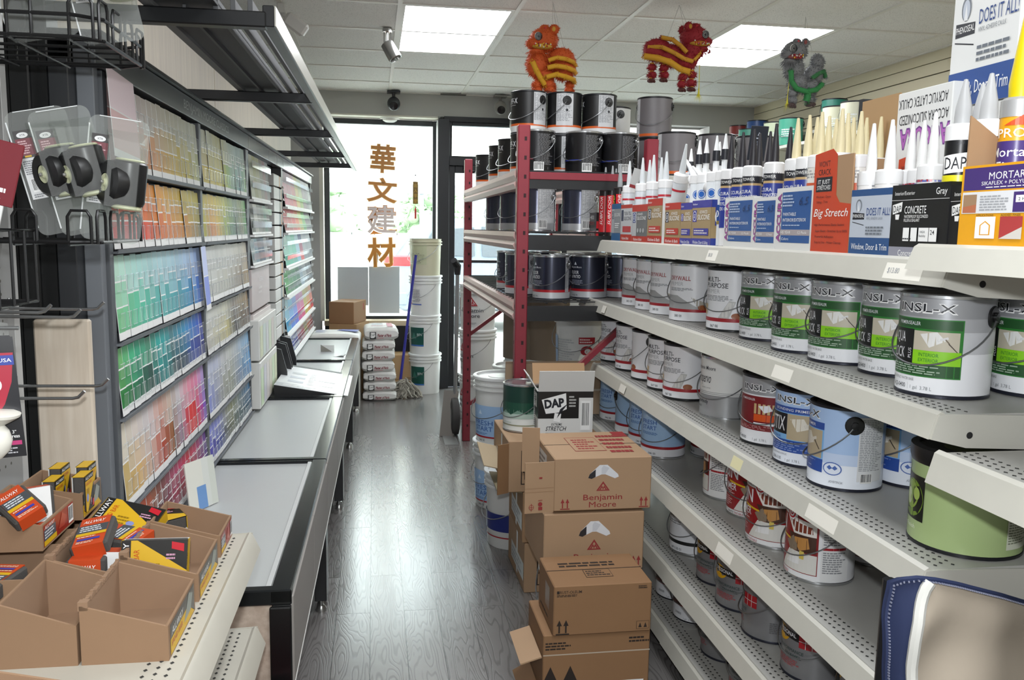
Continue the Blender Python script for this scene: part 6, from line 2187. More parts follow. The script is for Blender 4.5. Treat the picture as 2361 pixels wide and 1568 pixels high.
b.decal(flat((0, 0, 0), (1, 0, 0), (0, 0, 1)), [('t', 'ACRYLIC LATEX CAULK', w_ * .93, .325, .020, T_, {'w': w_ * .90, 'rot': 180, 'b': False}), ('t', 'ACCURA SILICONIZED', w_ * .96, .292, .020, T_, {'w': w_ * .90, 'rot': 180, 'b': False}), ('t', 'ACCURA', w_ * 1.0, .262, .042, c_('#6a3a84'), {'w': w_ * .92, 'rot': 180, 'b': .05}), ('t', 'ACCURA', w_ * .99, .260, .037, c_('#a860b0'), {'w': w_ * .90, 'rot': 180, 'b': .02}), ('t', '12 PACK', w_ * .45, .17, .014, T_, {'w': .04, 'b': False}), ('c', w_ * .35, .12, .03, .018, c_('#3a2c20'))])
o = b.build('stacked_carton', loc=(1.125, y0, onX(2064, 218, 1.12).z - .34), rz=-pi / 2)
o.location.z = ZT
tag(o, 'white carton standing upside down, its purple lettering inverted', 'carton')
hh = onX(2064, 218, 1.12).z - ZT
o.scale.z = hh / .34
y0, y1 = onX(1985, 300, 1.16).y, onX(2070, 300, 1.16).y
b = MB()
b.box(0, y0 - y1, 0, .004, 0, onX(1990, 235, 1.16).z - ZT, mat('#a08058', .8, var=.05, vscale=8))
b.box(-.016, .0, .0, .10, 0, onX(1990, 228, 1.16).z - ZT, c_('#26282c'))
tag(b.build('cardboard_flap', loc=(1.16, y0, ZT), rz=-pi / 2), 'brown torn cardboard flap standing up behind the almond nozzles', 'cardboard')
b = MB()
b.box(0, .062, 0, .003, 0, .10, c_('#20242c'), .001)
b.decal(flat((0, 0, 0), (1, 0, 0), (0, 0, 1)), [('p', [(.028, .072), (.033, .082), (.038, .072)], c_('#aab0ba')), ('l', .015, .062, .05, .068, 1, c_('#aab0ba')), ('t', 'REGAL', .012, .045, .010, c_('#8a94a4'), {'w': .036}), ('l', .015, .03, .048, .038, 1, c_('#5a6474'))])
b.box(.03, .033, .001, .002, -(onX(1722, 345, 1.10).z - .03 - ZT), 0, c_('#20242c'))
p = onX(1722, 345, 1.10)
o = b.build('sign_card', loc=(1.10, p.y, p.z - .03), rz=-pi / 2 + .5)
o.rotation_euler = (0, .12, -pi / 2 + .5)
tag(o, 'small dark sign card tilted among the dark nozzles', 'sign')

# -------- cans on the shelves of the slatted wall
for zs, x0, nm in ((2.13, 3.0, 'upper'), (2.02, 2.78, 'lower')):
  t = thing('wall_shelf', '%s pale shelf along the slatted wall carrying coloured cans' % nm, 'shelf', (0, 0, 0), 0, 'shelves on the slatted wall')
  b = MB()
  b.box(x0, 3.415, 4.4, 7.3, zs - .02, zs, M_SHELF)
  b.build('deck', t)
  for q in (4.6, 5.8, 7.0):
    b = MB()
    b.prism([(x0 + .02, zs - .02), (3.415, zs - .02), (3.415, zs - .07)], 'y', q, q + .006, M_SHELF)
    b.build('bracket', t)
for px, col, tn, nm, xx, zs in ((1705, '#8c2f2c', 40, 'brick red can on the slatted wall shelf', 3.09, 2.13), (1746, '#2a4f8c', 60, 'blue can on the slatted wall shelf', 3.09, 2.13), (1729, '#3f8c78', 40, 'teal can low beside the blue one on the wall shelf', 2.88, 2.02), (1788, '#b7c2a4', 50, 'pale green can on the slatted wall shelf', 2.88, 2.02),
              (1824, '#3f9078', 50, 'bright teal can on the slatted wall shelf', 2.88, 2.02), (1921, '#2c7c6c', 50, 'dark teal can standing highest on the wall shelf', 3.09, 2.13), (1926, '#c0c0a8', 40, 'cream can in front of the dark teal one on the wall shelf', 2.88, 2.02), (1968, '#c4c4ae', 40, 'second cream can on the wall shelf', 2.88, 2.02)):
  can(col, xx, onX(px, 290, xx).y, zs + .0005, nm, 'coloured cans on the wall shelf', tn)
# ================================================================== CARDBOARD STACK IN THE AISLE
K_BOX = mat('#a58769', .75, bump=.03, bscale=150, var=.04, vscale=9)
K_BOXD = mat('#876545', .75, bump=.03, bscale=150, var=.05, vscale=9)
K_RED = c_('#8c2c2c', .7)
K_INK = c_('#241a14', .7)
TAPE = glassy('#e8dcc8', .5, .15)


def flap(mb, hinge, along, out, L, m, th=.004):
  """a loose board: hinge start, vector along the hinge, outward unit vector, length."""
  h, a, o = Vector(hinge), Vector(along), Vector(out).normalized()
  n = a.cross(o).normalized() * th
  vs = [h, h + a, h + a + o * L, h + o * L]
  vs += [v + n for v in vs]
  mb.add(vs, [(3, 2, 1, 0), (4, 5, 6, 7), (0, 1, 5, 4), (1, 2, 6, 5), (2, 3, 7, 6), (3, 0, 4, 7)], m)


def arrows(u, v, s, m, base=True):
  o = []
  for k in (0, 1):
    x = u + k * s * .5
    o += [('r', x - s * .06, v, x + s * .06, v + s * .6, m), ('p', [(x - s * .2, v + s * .55), (x + s * .2, v + s * .55), (x, v + s)], m)]
  if base:
    o.append(('r', u - s * .25, v - s * .14, u + s * .75, v - s * .04, m))
  return o


def moore(w, h):
  c = w * .5
  pts = [(c - w * .155, h * .62), (c - w * .12, h * .60), (c - w * .02, h * .68), (c + w * .02, h * .68), (c + w * .12, h * .60), (c + w * .16, h * .63), (c + w * .15, h * .68), (c + w * .04, h * .86), (c - w * .04, h * .86), (c - w * .14, h * .69)]
  dark = [(c - w * .155, h * .62), (c - w * .12, h * .60), (c - w * .08, h * .635), (c - w * .08, h * .78), (c - w * .14, h * .69)]
  tri = [(c - w * .07, h * .37), (c + w * .07, h * .37), (c, h * .55)]
  return [('p', pts, c_('#d6d8dc')), ('p', [(c - w * .02, h * .69), (c + w * .02, h * .69), (c + w * .06, h * .80), (c + w * .0, h * .85), (c - w * .02, h * .8)], c_('#c3c6cc')), ('p', dark, c_('#2c2c30')),
      ('p', tri, K_RED), ('p', [(c - w * .045, h * .39), (c + w * .045, h * .39), (c, h * .505)], K_BOX), ('p', [(c - w * .04, h * .39), (c - w * .012, h * .47), (c, h * .43), (c + w * .012, h * .47), (c + w * .04, h * .39), (c + w * .026, h * .39), (c + w * .011, h * .43), (c, h * .39), (c - w * .011, h * .43), (c - w * .026, h * .39)], K_RED),
      ('t', 'Benjamin', c - w * .20, h * .20, h * .105, K_RED, {'w': w * .40}), ('t', 'Moore', c - w * .14, h * .06, h * .105, K_RED, {'w': w * .28, 'b': False})] + arrows(w * .09, h * .06, h * .18, K_RED) + arrows(w * .9, h * .06, h * .18, K_RED)


def aisle_box(name, px0, px1, ptop, pbot, Y, d, label, art, m=None, group=None, wobble=0, closed=True):
  a, b_, e = onY(px0, pbot, Y), onY(px1, pbot, Y), onY((px0 + px1) / 2, ptop, Y)
  w, h = b_.x - a.x, e.z - a.z
  t = thing(name, label, 'cardboard box', (a.x, Y, a.z), radians(wobble), group)
  b = MB()
  b.box(0, w, 0, d, 0, h, m or K_BOX, .003)
  b.box(0, w, d * .5 - .0015, d * .5 + .0015, h, h + .0008, K_INK)
  b.decal(flat((0, 0, 0), (1, 0, 0), (0, 0, 1)), art(w, h))
  b.build('box', t)
  return t, w, h


BX = 'cardboard boxes stacked in the aisle'
# two paint boxes, one upon the other
YB1 = 2.56
t, w, h = aisle_box('cardboard_box', 1276, 1499, 1055, 1180, YB1, .34, 'top cardboard paint box with red lettering and an open side flap', moore, group=BX)
h1t = t.location.z + h
b = MB()
flap(b, (-.001, .002, .0), (0, 0, h * .95), (-1, -.10, 0), .095, K_BOX)
b.decal(flat((-.096, -.0145, 0), (1, .1, 0), (0, 0, 1)), [('r', .0, h * .40, .094, h * .405, K_BOXD), ('r', .0, h * .47, .094, h * .475, K_BOXD), ('r', .045, h * .06, .058, h * .12, K_RED), ('c', .051, h * .17, .007, .007, K_RED), ('c', .022, h * .12, .008, .008, K_RED), ('c', .022, h * .12, .0065, .0065, K_BOX), ('r', .021, h * .05, .023, h * .19, K_RED), ('r', .014, h * .115, .030, h * .125, K_RED), ('r', .046, h * .65, .056, h * .68, K_RED), ('r', .044, h * .24, .058, h * .25, K_RED)])
b.build('side_flap', t)
b = MB()
flap(b, (-.001, .24, .06), (0, 0, h * .9), (-1, .25, .0), .06, K_BOX)
b.build('side_flap', t)
b = MB()
b.decal(flat((0, .34, 0), (0, -1, 0), (0, 0, 1)), [('r', .06, .03, .22, .15, c_('#c9cac9')), ('l', .07, .04, .21, .14, 6, c_('#5a5a5c'))])
b.build('side_label', t)
b = MB()
b.decal(flat((0, 0, h + .0004), (1, 0, 0), (0, 1, 0)), [('r', w * .27, .08, w * .60, .26, K_RED), ('r', w * .275, .085, w * .595, .255, K_BOX), ('l', w * .32, .10, w * .56, .24, 5, K_RED), ('l', w * .63, .05, w * .92, .30, 5, K_RED), ('r', w * .84, .26, w * .99, .33, K_RED)])
b.build('printing', t)
t, w, h = aisle_box('cardboard_box', 1252, 1481, 1183, 1322, YB1, .34, 'second cardboard paint box, directly under the one with the open flap', moore, group=BX)
h2z = t.location.z
pail(.70, 2.75, 0, 'white pail holding up the paint boxes, its left side in view', None, 60, 'text', R=.14, Hh=max(.2, h2z - .002))


def rusto(w, h):
  return [('r', w * .03, h * .84, w * .055, h * .90, K_INK), ('t', 'RUST-OLEUM', w * .06, h * .845, h * .055, K_INK, {'w': w * .22}), ('l', w * .03, h * .78, w * .26, h * .83, 2, K_INK)] + arrows(w * .06, h * .06, h * .26, K_INK) + [('r', w * .85, h * .06, w * .98, h * .22, K_INK), ('r', w * .853, h * .065, w * .977, h * .215, K_BOXD), ('p', [(w * .87, h * .09), (w * .905, h * .09), (w * .888, h * .19)], K_INK), ('p', [(w * .925, h * .09), (w * .96, h * .09), (w * .943, h * .19)], K_INK), ('l', w * .86, h * .88, w * .98, h * .95, 2, K_INK)]


t, w, h = aisle_box('cardboard_box', 1275, 1499, 1347, 1468, 2.27, .22, 'orange brown cardboard box with dark print, in front of the paint boxes', rusto, K_BOXD, BX)
b = MB()
b.decal(flat((0, 0, h + .0004), (1, 0, 0), (0, 1, 0)), [('l', w * .15, .13, w * .8, .17, 2, K_INK), ('r', w * .37, .05, w * .65, .105, K_INK), ('r', w * .375, .052, w * .645, .103, K_BOXD), ('l', w * .39, .06, w * .63, .10, 3, K_INK)])
b.build('top_print', t)
b = MB()
b.decal(flat((0, .22, 0), (0, -1, 0), (0, 0, 1)), [('r', .10, .05, .16, .12, c_('#7a583a')), ('l', .03, .02, .19, .03, 1, K_INK)])
b.build('printing', t)
z3b = t.location.z


def rust2(w, h):
  return [('l', w * .02, h * .82, w * .28, h * .92, 3, K_INK), ('l', w * .8, h * .86, w * .99, h * .94, 2, K_INK)] + arrows(w * .07, h * .18, h * .45, K_INK, False) + [('r', w * .24, h * .02, w * .42, h * .18, K_INK), ('r', w * .245, h * .025, w * .415, h * .175, K_BOXD), ('bc', w * .66, h * .1, w * .95, h * .42), ('l', w * .67, h * .36, w * .94, h * .41, 1, K_INK), ('r', 0, h * .76, w, h * .775, TAPE)]


a = onY(1252, 1480, 2.29)
e = onY(1497, 1480, 2.29)
t = thing('cardboard_box', 'lowest cardboard box at the bottom of the picture with a white barcode sticker', 'cardboard box', (a.x, 2.285, .0), 0, BX)
w, h = e.x - a.x, z3b - .003
b = MB()
b.box(0, w, 0, .24, 0, h, K_BOXD, .003)
b.decal(flat((0, 0, 0), (1, 0, 0), (0, 0, 1)), rust2(w, h))
b.build('box', t)
b = MB()
flap(b, (-.001, .01, h * .72), (0, .2, 0), (-1, 0, -.28), .065, K_BOX)
b.build('side_flap', t)
b = MB()
flap(b, (-.001, .02, h * .30), (0, .18, 0), (-1, 0, -.55), .06, K_BOXD)
b.build('side_flap', t)

# taller stack behind, with torn flaps to the left and a white carton and a green can on top
zt = 0
YS = 3.16
for i, (px0, hh, lab) in enumerate(((1207, .205, 'bottom carton of the rear cardboard stack'), (1203, .205, 'middle carton of the rear cardboard stack with white tape on its side'), (1226, .205, 'top carton of the rear cardboard stack, under the green can'))):
  xx = (.575, .565, .505)[i]
  t = thing('cardboard_box', lab, 'cardboard box', (xx, YS, zt), radians((.5, -1, .5)[i]), BX)
  b = MB()
  b.box(0, .38, 0, .38, 0, hh - .002, K_BOX if i != 1 else K_BRN, .003)
  b.decal(flat((0, 0, 0), (1, 0, 0), (0, 0, 1)), [('r', .05, .03, .10, hh - .04, K_INK), ('r', .054, .034, .096, hh - .044, K_BOX)] + arrows(.066, .05, .05, K_INK, False))
  b.decal(flat((0, .38, 0), (0, -1, 0), (0, 0, 1)), [('r', .08, hh * .2, .36, hh * .55, c_('#b9b9b6')), ('r', .20, .02, .23, hh - .01, c_('#cfcfcd')), ('l', .1, hh * .25, .34, hh * .5, 3, c_('#77777a'))])
  b.build('box', t)
  if i == 1:
    b = MB()
    flap(b, (-.001, .02, hh - .01), (0, .26, 0), (-1, 0, .12), .10, mat('#8f8468', .8))
    b.build('side_flap', t)
  if i == 2:
    b = MB()
    flap(b, (-.001, .10, .06), (0, .22, .04), (-1, -.1, .28), .085, mat('#a8977c', .8))
    b.decal(flat((-.07, .14, .084), (0, 1, .18), (-1, 0, .3)), [('r', 0, -.01, .13, .012, c_('#cfd0cf'))] if False else [])
    b.build('side_flap', t)
    b = MB()
    flap(b, (-.001, .0, .0), (0, 0, hh * .95), (-1, -.5, 0), .05, K_BOXD)
    b.build('side_flap', t)
  zt += hh
can('mist', onY(1207, 940, 3.36).x, 3.36, zt, 'green to white paint can on the cardboard stack beside the white carton', None, 36)
# white sealant carton with flaps up
p = onY(1272, 985, 3.05)
q = onY(1368, 985, 3.05)
t = thing('sealant_carton', 'opened white and black sealant carton standing on the cardboard stack', 'carton', (onY(1240, 985, 3.19).x, 3.19, zt), radians(-3), None)
w, d, h = .215, .17, .185
b = MB()
cw = mat('#d2d2cf', .6)
carton(b, w, d, h, h, cw, K_BRN)
b.decal(flat((0, 0, 0), (1, 0, 0), (0, 0, 1)), [('r', 0, h * .42, w, h, c_('#1e1d1d')), ('r', w * .74, h * .42, w, h * .86, cw), ('p', [(w * .06, h * .82), (w * .50, h * .96), (w * .52, h * .62), (w * .38, h * .55), (w * .14, h * .52)], WHITE), ('t', 'DAP', w * .12, h * .64, h * .18, T_, {'w': w * .36, 'b': .05, 'rot': 6}), ('p', [(w * .28, h * .36), (w * .40, h * .34), (w * .42, h * .52), (w * .30, h * .54)], WHITE), ('p', [(w * .34, h * .42), (w * .54, h * .74), (w * .40, h * .62)], T_),
                         ('t', 'EXTREME', w * .24, h * .27, h * .05, T_, {'w': w * .2, 'i': True}), ('t', 'STRETCH', w * .14, h * .16, h * .09, T_, {'w': w * .38, 'i': True}), ('l', w * .14, h * .08, w * .6, h * .13, 1, T_), ('r', w * .77, h * .16, w * .96, h * .80, c_('#e0e0de')), ('bc', w * .79, h * .18, w * .94, h * .78), ('l', w * .56, h * .66, w * .7, h * .92, 4, c_('#b8b8b6'))])
b.decal(flat((0, d, 0), (0, -1, 0), (0, 0, 1)), [('r', 0, h * .42, d, h, c_('#1e1d1d')), ('p', [(d * .3, h * .6), (d * .8, h * .62), (d * .8, h * .92), (d * .28, h * .9)], WHITE), ('t', 'AP', d * .4, h * .68, h * .16, T_, {'w': d * .3}), ('bc', d * .3, h * .1, d * .85, h * .36), ('r', 0, 0, d, h * .06, c_('#2a4a94'))])
b.build('box', t)
b = MB()
flap(b, (.0, .002, h), (w, 0, 0), (0, -.25, 1), .085, cw)
f = flat((0, .002, h), (1, 0, 0), (0, -.25, 1))
b.decal(flat((0, .0, h), (1, 0, 0), (0, -.25, 1)), [('t', 'THIS END UP!', w * .34, .014, .011, T_, {'w': w * .42}), ('l', w * .3, .045, w * .72, .062, 2, T_), ('r', 0, -.002, w, .004, T_)], w0=.001)
b.build('front_flap', t)
b = MB()
flap(b, (.0, d - .004, h), (0, -d + .01, 0), (-.6, 0, 1), .07, cw)
b.build('left_flap', t)
b = MB()
flap(b, (.0, d, h), (w, 0, 0), (0, .45, 1), .085, mat('#a5835f', .7))
b.build('back_flap', t)
# big flattened sheet and dark flaps under the rack
b = MB()
b.box(0, .40, 0, .006, 0, .10, mat('#8e7a63', .8, var=.06, vscale=9))
b.box(0, .40, .0005, .0055, .10, .105, mat('#7a6854', .8))
b.box(.0, .40, -.002, .0, .046, .050, TAPE)
p = onY(1165, 885, 3.60)
q = onY(1385, 832, 3.60)
o = b.build('cardboard_sheet', loc=(p.x, 3.60, zt))
o.scale = ((q.x - p.x) / .40, 1, (q.z - zt) / .105)
tag(o, 'brown taped cardboard sheet upright behind the white carton', 'cardboard')
t = thing('cardboard_box', 'dark brown open carton with raised flaps inside the red rack', 'cardboard box', (.86, 3.85, .672), 0)
b = MB()
carton(b, .30, .25, .06, .06, mat('#6b5a48', .85), mat('#5a4a3a', .85))
b.build('box', t)
b = MB()
b.add([(.0, 0, .06), (.30, 0, .06), (.30, -.02, .14), (.12, -.04, .16), (.0, -.03, .10)], [(0, 1, 2, 3, 4)], mat('#66543f', .85))
b.add([(.0, .004, .06), (.30, .004, .06), (.30, -.016, .14), (.12, -.036, .16), (.0, -.026, .10)], [(4, 3, 2, 1, 0)], mat('#66543f', .85))
b.build('front_flap', t)
b = MB()
flap(b, (0, .25, .06), (0, -.25, 0), (-.5, 0, -.2), .08, mat('#7a6450', .85))
b.build('left_flap', t)
pail(.98, 3.97, 0, 'white pail under the dark brown open carton', 'white pails in the red rack', 0, 'plain')
pail(.98, 3.97, .336, 'upper white pail under the dark brown open carton', 'white pails in the red rack', 0, 'plain')

# ------------------------------------------------------------------ jacket over a chair back at lower right
t = thing('jacket', 'navy and beige jacket with a toothed zip hanging over a chair back', 'jacket', (0, 0, 0))
NAVY, BEI, PIP = mat('#1b2648', .8, bump=.25, bscale=55), mat('#a89c8c', .8, bump=.2, bscale=45), mat('#c9c8c2', .6)
top = [(2056, 1346), (2068, 1330), (2092, 1320), (2125, 1320), (2170, 1328), (2220, 1342), (2275, 1358), (2330, 1378), (2400, 1402), (2480, 1430)]
YJ = 1.12
tp = [onY(x, y, YJ + .05 * max(0, (x - 2100) / 300)) for x, y in top]
left_px = [(2052, 1346), (2046, 1385), (2040, 1430), (2036, 1480), (2035, 1530), (2037, 1580), (2040, 1640), (2046, 1720), (2050, 1800)]
lp = [onY(x, y, YJ) for x, y in left_px]
ns, nt = 28, 20


def lerpl(L, t_):
  t_ = max(0, min(.9999, t_)) * (len(L) - 1)
  i = int(t_)
  return L[i].lerp(L[i + 1], t_ - i)


grid = []
jr = random.Random(3)
for j in range(nt + 1):
  v = j / nt
  rowp = []
  for i in range(ns + 1):
    u = i / ns
    P = lerpl(tp, u) + (lerpl(lp, v) - lp[0])
    bul = -.035 * sin(pi * min(1, u * 1.1)) * (1 - .3 * v)
    fold = .007 * sin(u * 15 + v * 4) + .005 * sin(v * 12 + u * 6)
    rowp.append(P + Vector((0, bul + fold * min(1, v * 4) - .02 * v, 0)))
  grid.append(rowp)


def panel(name, keep, m):
  b = MB()
  vs = [p for r in grid for p in r]
  fs = []
  for j in range(nt):
    for i in range(ns):
      if keep((i + .5) / ns, (j + .5) / nt):
        k = j * (ns + 1) + i
        fs.append((k, k + ns + 1, k + ns + 2, k + 1))
  n = len(vs)
  back = [p + Vector((0, .012, 0)) for p in vs]
  b.add(vs + back, fs + [tuple(a + n for a in reversed(f)) for f in fs], m)
  b.build(name, t, smooth=80)


def edge(v):
  return .285 - .085 * min(1, v * 3) ** .7 - .02 * v


panel('navy_panel', lambda u, v: u < edge(v), NAVY)
panel('beige_panel', lambda u, v: u >= edge(v), BEI)
b = MB()
pts = []
for j in range(nt + 1):
  v = j / nt
  u = edge(v)
  i = min(ns - 1, int(u * ns))
  pts.append(grid[j][i].lerp(grid[j][i + 1], u * ns - i) + Vector((0, -.006, 0)))
b.tube(pts, .0085, PIP, 8)
b.build('piping', t)
b = MB()
zp = list(reversed([r[0] for r in grid])) + grid[0][1:]
b.tube([p + Vector((0, -.001, .002)) for p in zp], .0045, NAVY, 6)
for a, c in zip(zp[:-1], zp[1:]):
  L = (c - a).length
  k = max(1, int(L / .0042))
  for q in range(k):
    p = a.lerp(c, q / k)
    dd = (c - a).normalized()
    b.bar(p + Vector((0, -.006, 0)) - dd * .0011, p + Vector((0, -.006, 0)) + dd * .0011, .002, .0045, mat('#8f93a8', .4, .3), (0, 1, 0))
b.build('zip', t)
t = thing('chair', 'dark metal chair almost hidden under the navy and beige jacket', 'chair', (0, 0, 0))
xa, xb = lp[0].x + .03, lp[0].x + .40
zt_ = tp[2].z
for x, dz in ((xa, -.03), (xb, -.12)):
  b = MB()
  b.tube([(x, 1.16, 0), (x, 1.17, .42), (x, 1.165, zt_ + dz)], .011, mat('#2a2a2c', .4, .6), 8)
  b.build('leg', t)
for x in (xa, xb):
  b = MB()
  b.tube([(x, .80, 0), (x, .82, .42)], .011, mat('#2a2a2c', .4, .6), 8)
  b.build('leg', t)
b = MB()
b.box(xa - .01, xb + .01, .80, 1.15, .42, .45, mat('#2c2c30', .7), .01)
b.build('seat', t)
b = MB()
b.tube([(xa, 1.165, zt_ - .05), (xb, 1.165, zt_ - .14)], .012, mat('#2a2a2c', .4, .6), 8)
b.build('back_rail', t)
# ================================================================== SHOP FRONT: SIGNS, SACKS, MOP
GOLD = backlit('#d08a1c')
RIM = backlit('#f6e8c8')


def solid_text(ch, extrude, off):
  cu = bpy.data.curves.new('sign_letter', 'FONT')
  cu.body = ch
  cu.size = 1
  cu.extrude = extrude
  cu.offset = off
  cu.resolution_u = 4
  ob = bpy.data.objects.new('sign_letter', cu)
  me = bpy.data.meshes.new_from_object(ob)
  bpy.data.objects.remove(ob)
  bpy.data.curves.remove(cu)
  return me


YG = 7.70
for ch, (px0, py0, px1, py1), lab, rot, m in (('華', (853, 333, 910, 395), 'topmost of four gold character signs hanging in the shop window', .05, GOLD), ('文', (848, 410, 912, 463), 'second gold character sign from the top in the shop window', .06, GOLD),
                       ('建', (848, 475, 912, 537), 'third character sign in the window, pale with a gold rim', .0, mat('#e4d3cf', .4)), ('材', (850, 550, 912, 615), 'lowest of four gold character signs hanging in the shop window', -.03, GOLD)):
  a, b_ = onY(px0, py1, YG), onY(px1, py0, YG)
  w, h = b_.x - a.x, b_.z - a.z
  t = thing('character_sign', lab, 'sign', ((a.x + b_.x) / 2, YG, a.z), 0, 'gold character signs in the window')
  for nm, off, ex, mm, dy in (('face', .014, .045, m, -.012), ('rim', .036, .02, RIM if m is GOLD else GOLD, .006)):
    me = solid_text(ch, ex, off)
    me.materials.append(mm)
    o = bpy.data.objects.new(nm, me)
    COL.objects.link(o)
    o.parent = t
    s = h / .93
    sx = w / .93
    o.scale = (sx, s, .25)
    o.rotation_euler = (pi / 2, rot, 0)
    o.location = (-.5 * sx, dy, .08 * s)
  b = MB()
  b.tube([(0, .0, h * .95), (0, .0, h * .95 + .03)], .0015, mat('#9a9a9a', .5), 5)
  b.build('wire', t)
# small hanging plaque with tassel
a, b_ = onY(952, 470, YG), onY(964, 419, YG)
t = thing('hanging_charm', 'narrow gold plaque with a red tassel hanging in the window', 'charm', ((a.x + b_.x) / 2, YG, a.z))
w, h = b_.x - a.x, b_.z - a.z
b = MB()
b.box(-w / 2, w / 2, -.004, .004, 0, h, mat('#7a5c22', .5), .002)
b.decal(flat((-w / 2, -.004, 0), (1, 0, 0), (0, 0, 1)), [('t', c, w / 2, h * (.76 - .235 * i), h * .17, mat('#c9a030', .4), {'a': 'c', 'cap': 0}) for i, c in enumerate('出入平安')])
b.build('plaque', t)
b = MB()
b.tube([(0, 0, h), (0, 0, h + .11)], .0015, mat('#7a2020', .6), 5)
b.sphere((0, 0, h + .055), .007, mat('#3a3a3a', .4), 8)
b.build('cord', t)
b = MB()
b.tube([(0, 0, 0), (0, 0, -.03), (0, 0, -.05), (0, 0, -.13)], [.0015, .002, .009, .008], mat('#b02028', .7), 10)
b.build('tassel', t)
# grey backs of two posters on the glass
for i, (x0, x1, y0, y1) in enumerate(((779, 849, 616, 704), (851, 921, 615, 722))):
  a, b_ = onY(x0, y1, 7.725), onY(x1, y0, 7.725)
  b = MB()
  b.box(0, b_.x - a.x, 0, .003, 0, b_.z - a.z, mat('#a9aeb4', .6))
  tag(b.build('poster', loc=(a.x, 7.722, a.z)), 'grey back of the %s of two posters stuck low on the window glass' % ['left', 'right'][i], 'poster', 'posters on the window glass')

# cardboard carton on the sill
t = thing('cardboard_box', 'brown carton set slanting on the window sill at the left', 'cardboard box', (-.275, 7.30, .572), radians(-18))
a = .19
b = MB()
b.box(-.11, .11, 0, .32, .03, .215, K_BOXD, .004)
b.box(-.11, .11, .158, .162, .215, .216, K_BOX)
b.decal(flat((.11, 0, .03), (0, 1, 0), (0, 0, 1)), [('r', .24, .10, .26, .16, K_RED)])
b.build('box', t)
b = MB()
b.box(-.10, .14, -.02, .30, -.572, .03, mat('#9c7c58', .75))
o = b.build('cardboard_box', loc=(-.275, 7.30, .572), rz=radians(-18))
tag(o, 'tall brown carton standing under the one at the window sill', 'cardboard box')

# sacks of plaster
M_SACK = mat('#d6d5d2', .6, bump=.35, bscale=18)


def sack_mesh(w, d, h, seed, art=True):
  rr = random.Random(seed)
  nx, ny, nz = 14, 16, 6
  b = MB()
  vs, fs = [], []
  # closed pillow: rings round the depth axis
  for j in range(ny + 1):
    v = j / ny
    e = min(1, (min(v, 1 - v) * 9 + .50))
    ring = []
    for i in range(40):
      a = 2 * pi * i / 40
      c, s = cos(a), sin(a)
      p = 3.4
      r = (abs(c) ** p + abs(s) ** p) ** (-1 / p)
      wob = 1 + .015 * sin(i * 1.7 + j * 1.3 + seed) + rr.uniform(-.006, .006)
      x = w / 2 * r * c * wob * (.94 + .06 * e)
      z = h / 2 + h / 2 * r * s * (wob if s > 0 else 1) * e
      ring.append((x, (v - .5) * d + .004 * sin(i + seed), max(0, z)))
    vs += ring
  for j in range(ny):
    for i in range(40):
      i2 = (i + 1) % 40
      fs.append((j * 40 + i, j * 40 + i2, (j + 1) * 40 + i2, (j + 1) * 40 + i))
  fs.append(tuple(range(40)))
  fs.append(tuple(reversed(range(ny * 40, ny * 40 + 40))))
  b.add(vs, fs, M_SACK)
  return b


zt2 = 0.
GS = 'sacks of plaster stacked by the window'
SK = [(.0, .080, -2), (-.006, .082, 1), (-.004, .078, 0), (-.03, .092, 5), (-.012, .085, -1), (-.012, .085, 0), (.005, .105, 2)]
for i, (dx, h, tw) in enumerate(SK):
  lab = ['lowest', 'second lowest', 'third lowest', 'middle', 'third highest', 'second highest', 'topmost'][i] + ' white plaster sack in the stack by the window'
  t = thing('plaster_sack', lab, 'sack', (.045 + dx, 7.16, zt2), radians(tw), GS)
  b = sack_mesh(.265 + (.01 if i in (0, 6) else 0), .36, h * 1.02, i)
  b.build('sack', t, smooth=70)
  b = MB()
  b.decal(flat((-.09, -.185, h * .12), (1, 0, 0), (0, 0, 1)), [('r', -.004, 0, .046, h * .55, c_('#232323')), ('p', [(.002, h * .14), (.012, h * .08), (.03, h * .1), (.04, h * .2), (.038, h * .5), (.004, h * .5)], WHITE), ('t', 'DAP', .004, h * .22, h * .2, c_('#232323'), {'w': .034}), ('t', 'Plaster of Paris', .055, h * .18, h * .22, c_('#7c1c2c'), {'w': .115, 'i': True, 'b': .03}), ('l', .055, h * .04, .13, h * .12, 1, c_('#c08088'))])
  b.build('printing', t)
  if i == 6:
    b = MB()
    b.decal(flat((-.10, -.14, h * 1.03), (1, 0, 0), (0, 1, 0)), [('r', .15, .0, .195, .26, c_('#d8a0a8')), ('l', .02, .04, .14, .10, 2, c_('#c88890')), ('l', .03, .14, .14, .24, 4, c_('#b4b4c4'))], w0=.001)
    b.build('top_print', t)
  zt2 += h
t = thing('plaster_sack', 'white and blue sack lying flat at the far end of the counters', 'sack', LW(-.42, 6.90, .50), RZL, None)
b = sack_mesh(.40, .34, .085, 31)
b.build('sack', t, smooth=70)
b = MB()
b.decal(flat((-.17, -.178, .02), (1, 0, 0), (0, 0, 1)), [('r', .13, .012, .28, .022, c_('#7c2434')), ('l', .0, .01, .1, .035, 2, c_('#8a8a98')), ('l', .30, .02, .33, .03, 1, c_('#8a8a98'))])
b.decal(flat((-.17, -.14, .088), (1, 0, 0), (0, 1, 0)), [('p', [(.18, .2), (.34, .1), (.36, .24), (.22, .27)], c_('#7c8cc8')), ('l', .02, .06, .12, .24, 4, c_('#8c94bc'))], w0=.001)
b.build('printing', t)
b = MB()
b.box(XI - .1, XO, 6.66, 7.15, .0, .498, mat('#b0aea8', .6))
tag(b.build('floor_cabinet', loc=LW(0, 0, 0), rz=RZL), 'low pale cabinet carrying the flat white and blue sack', 'cabinet')

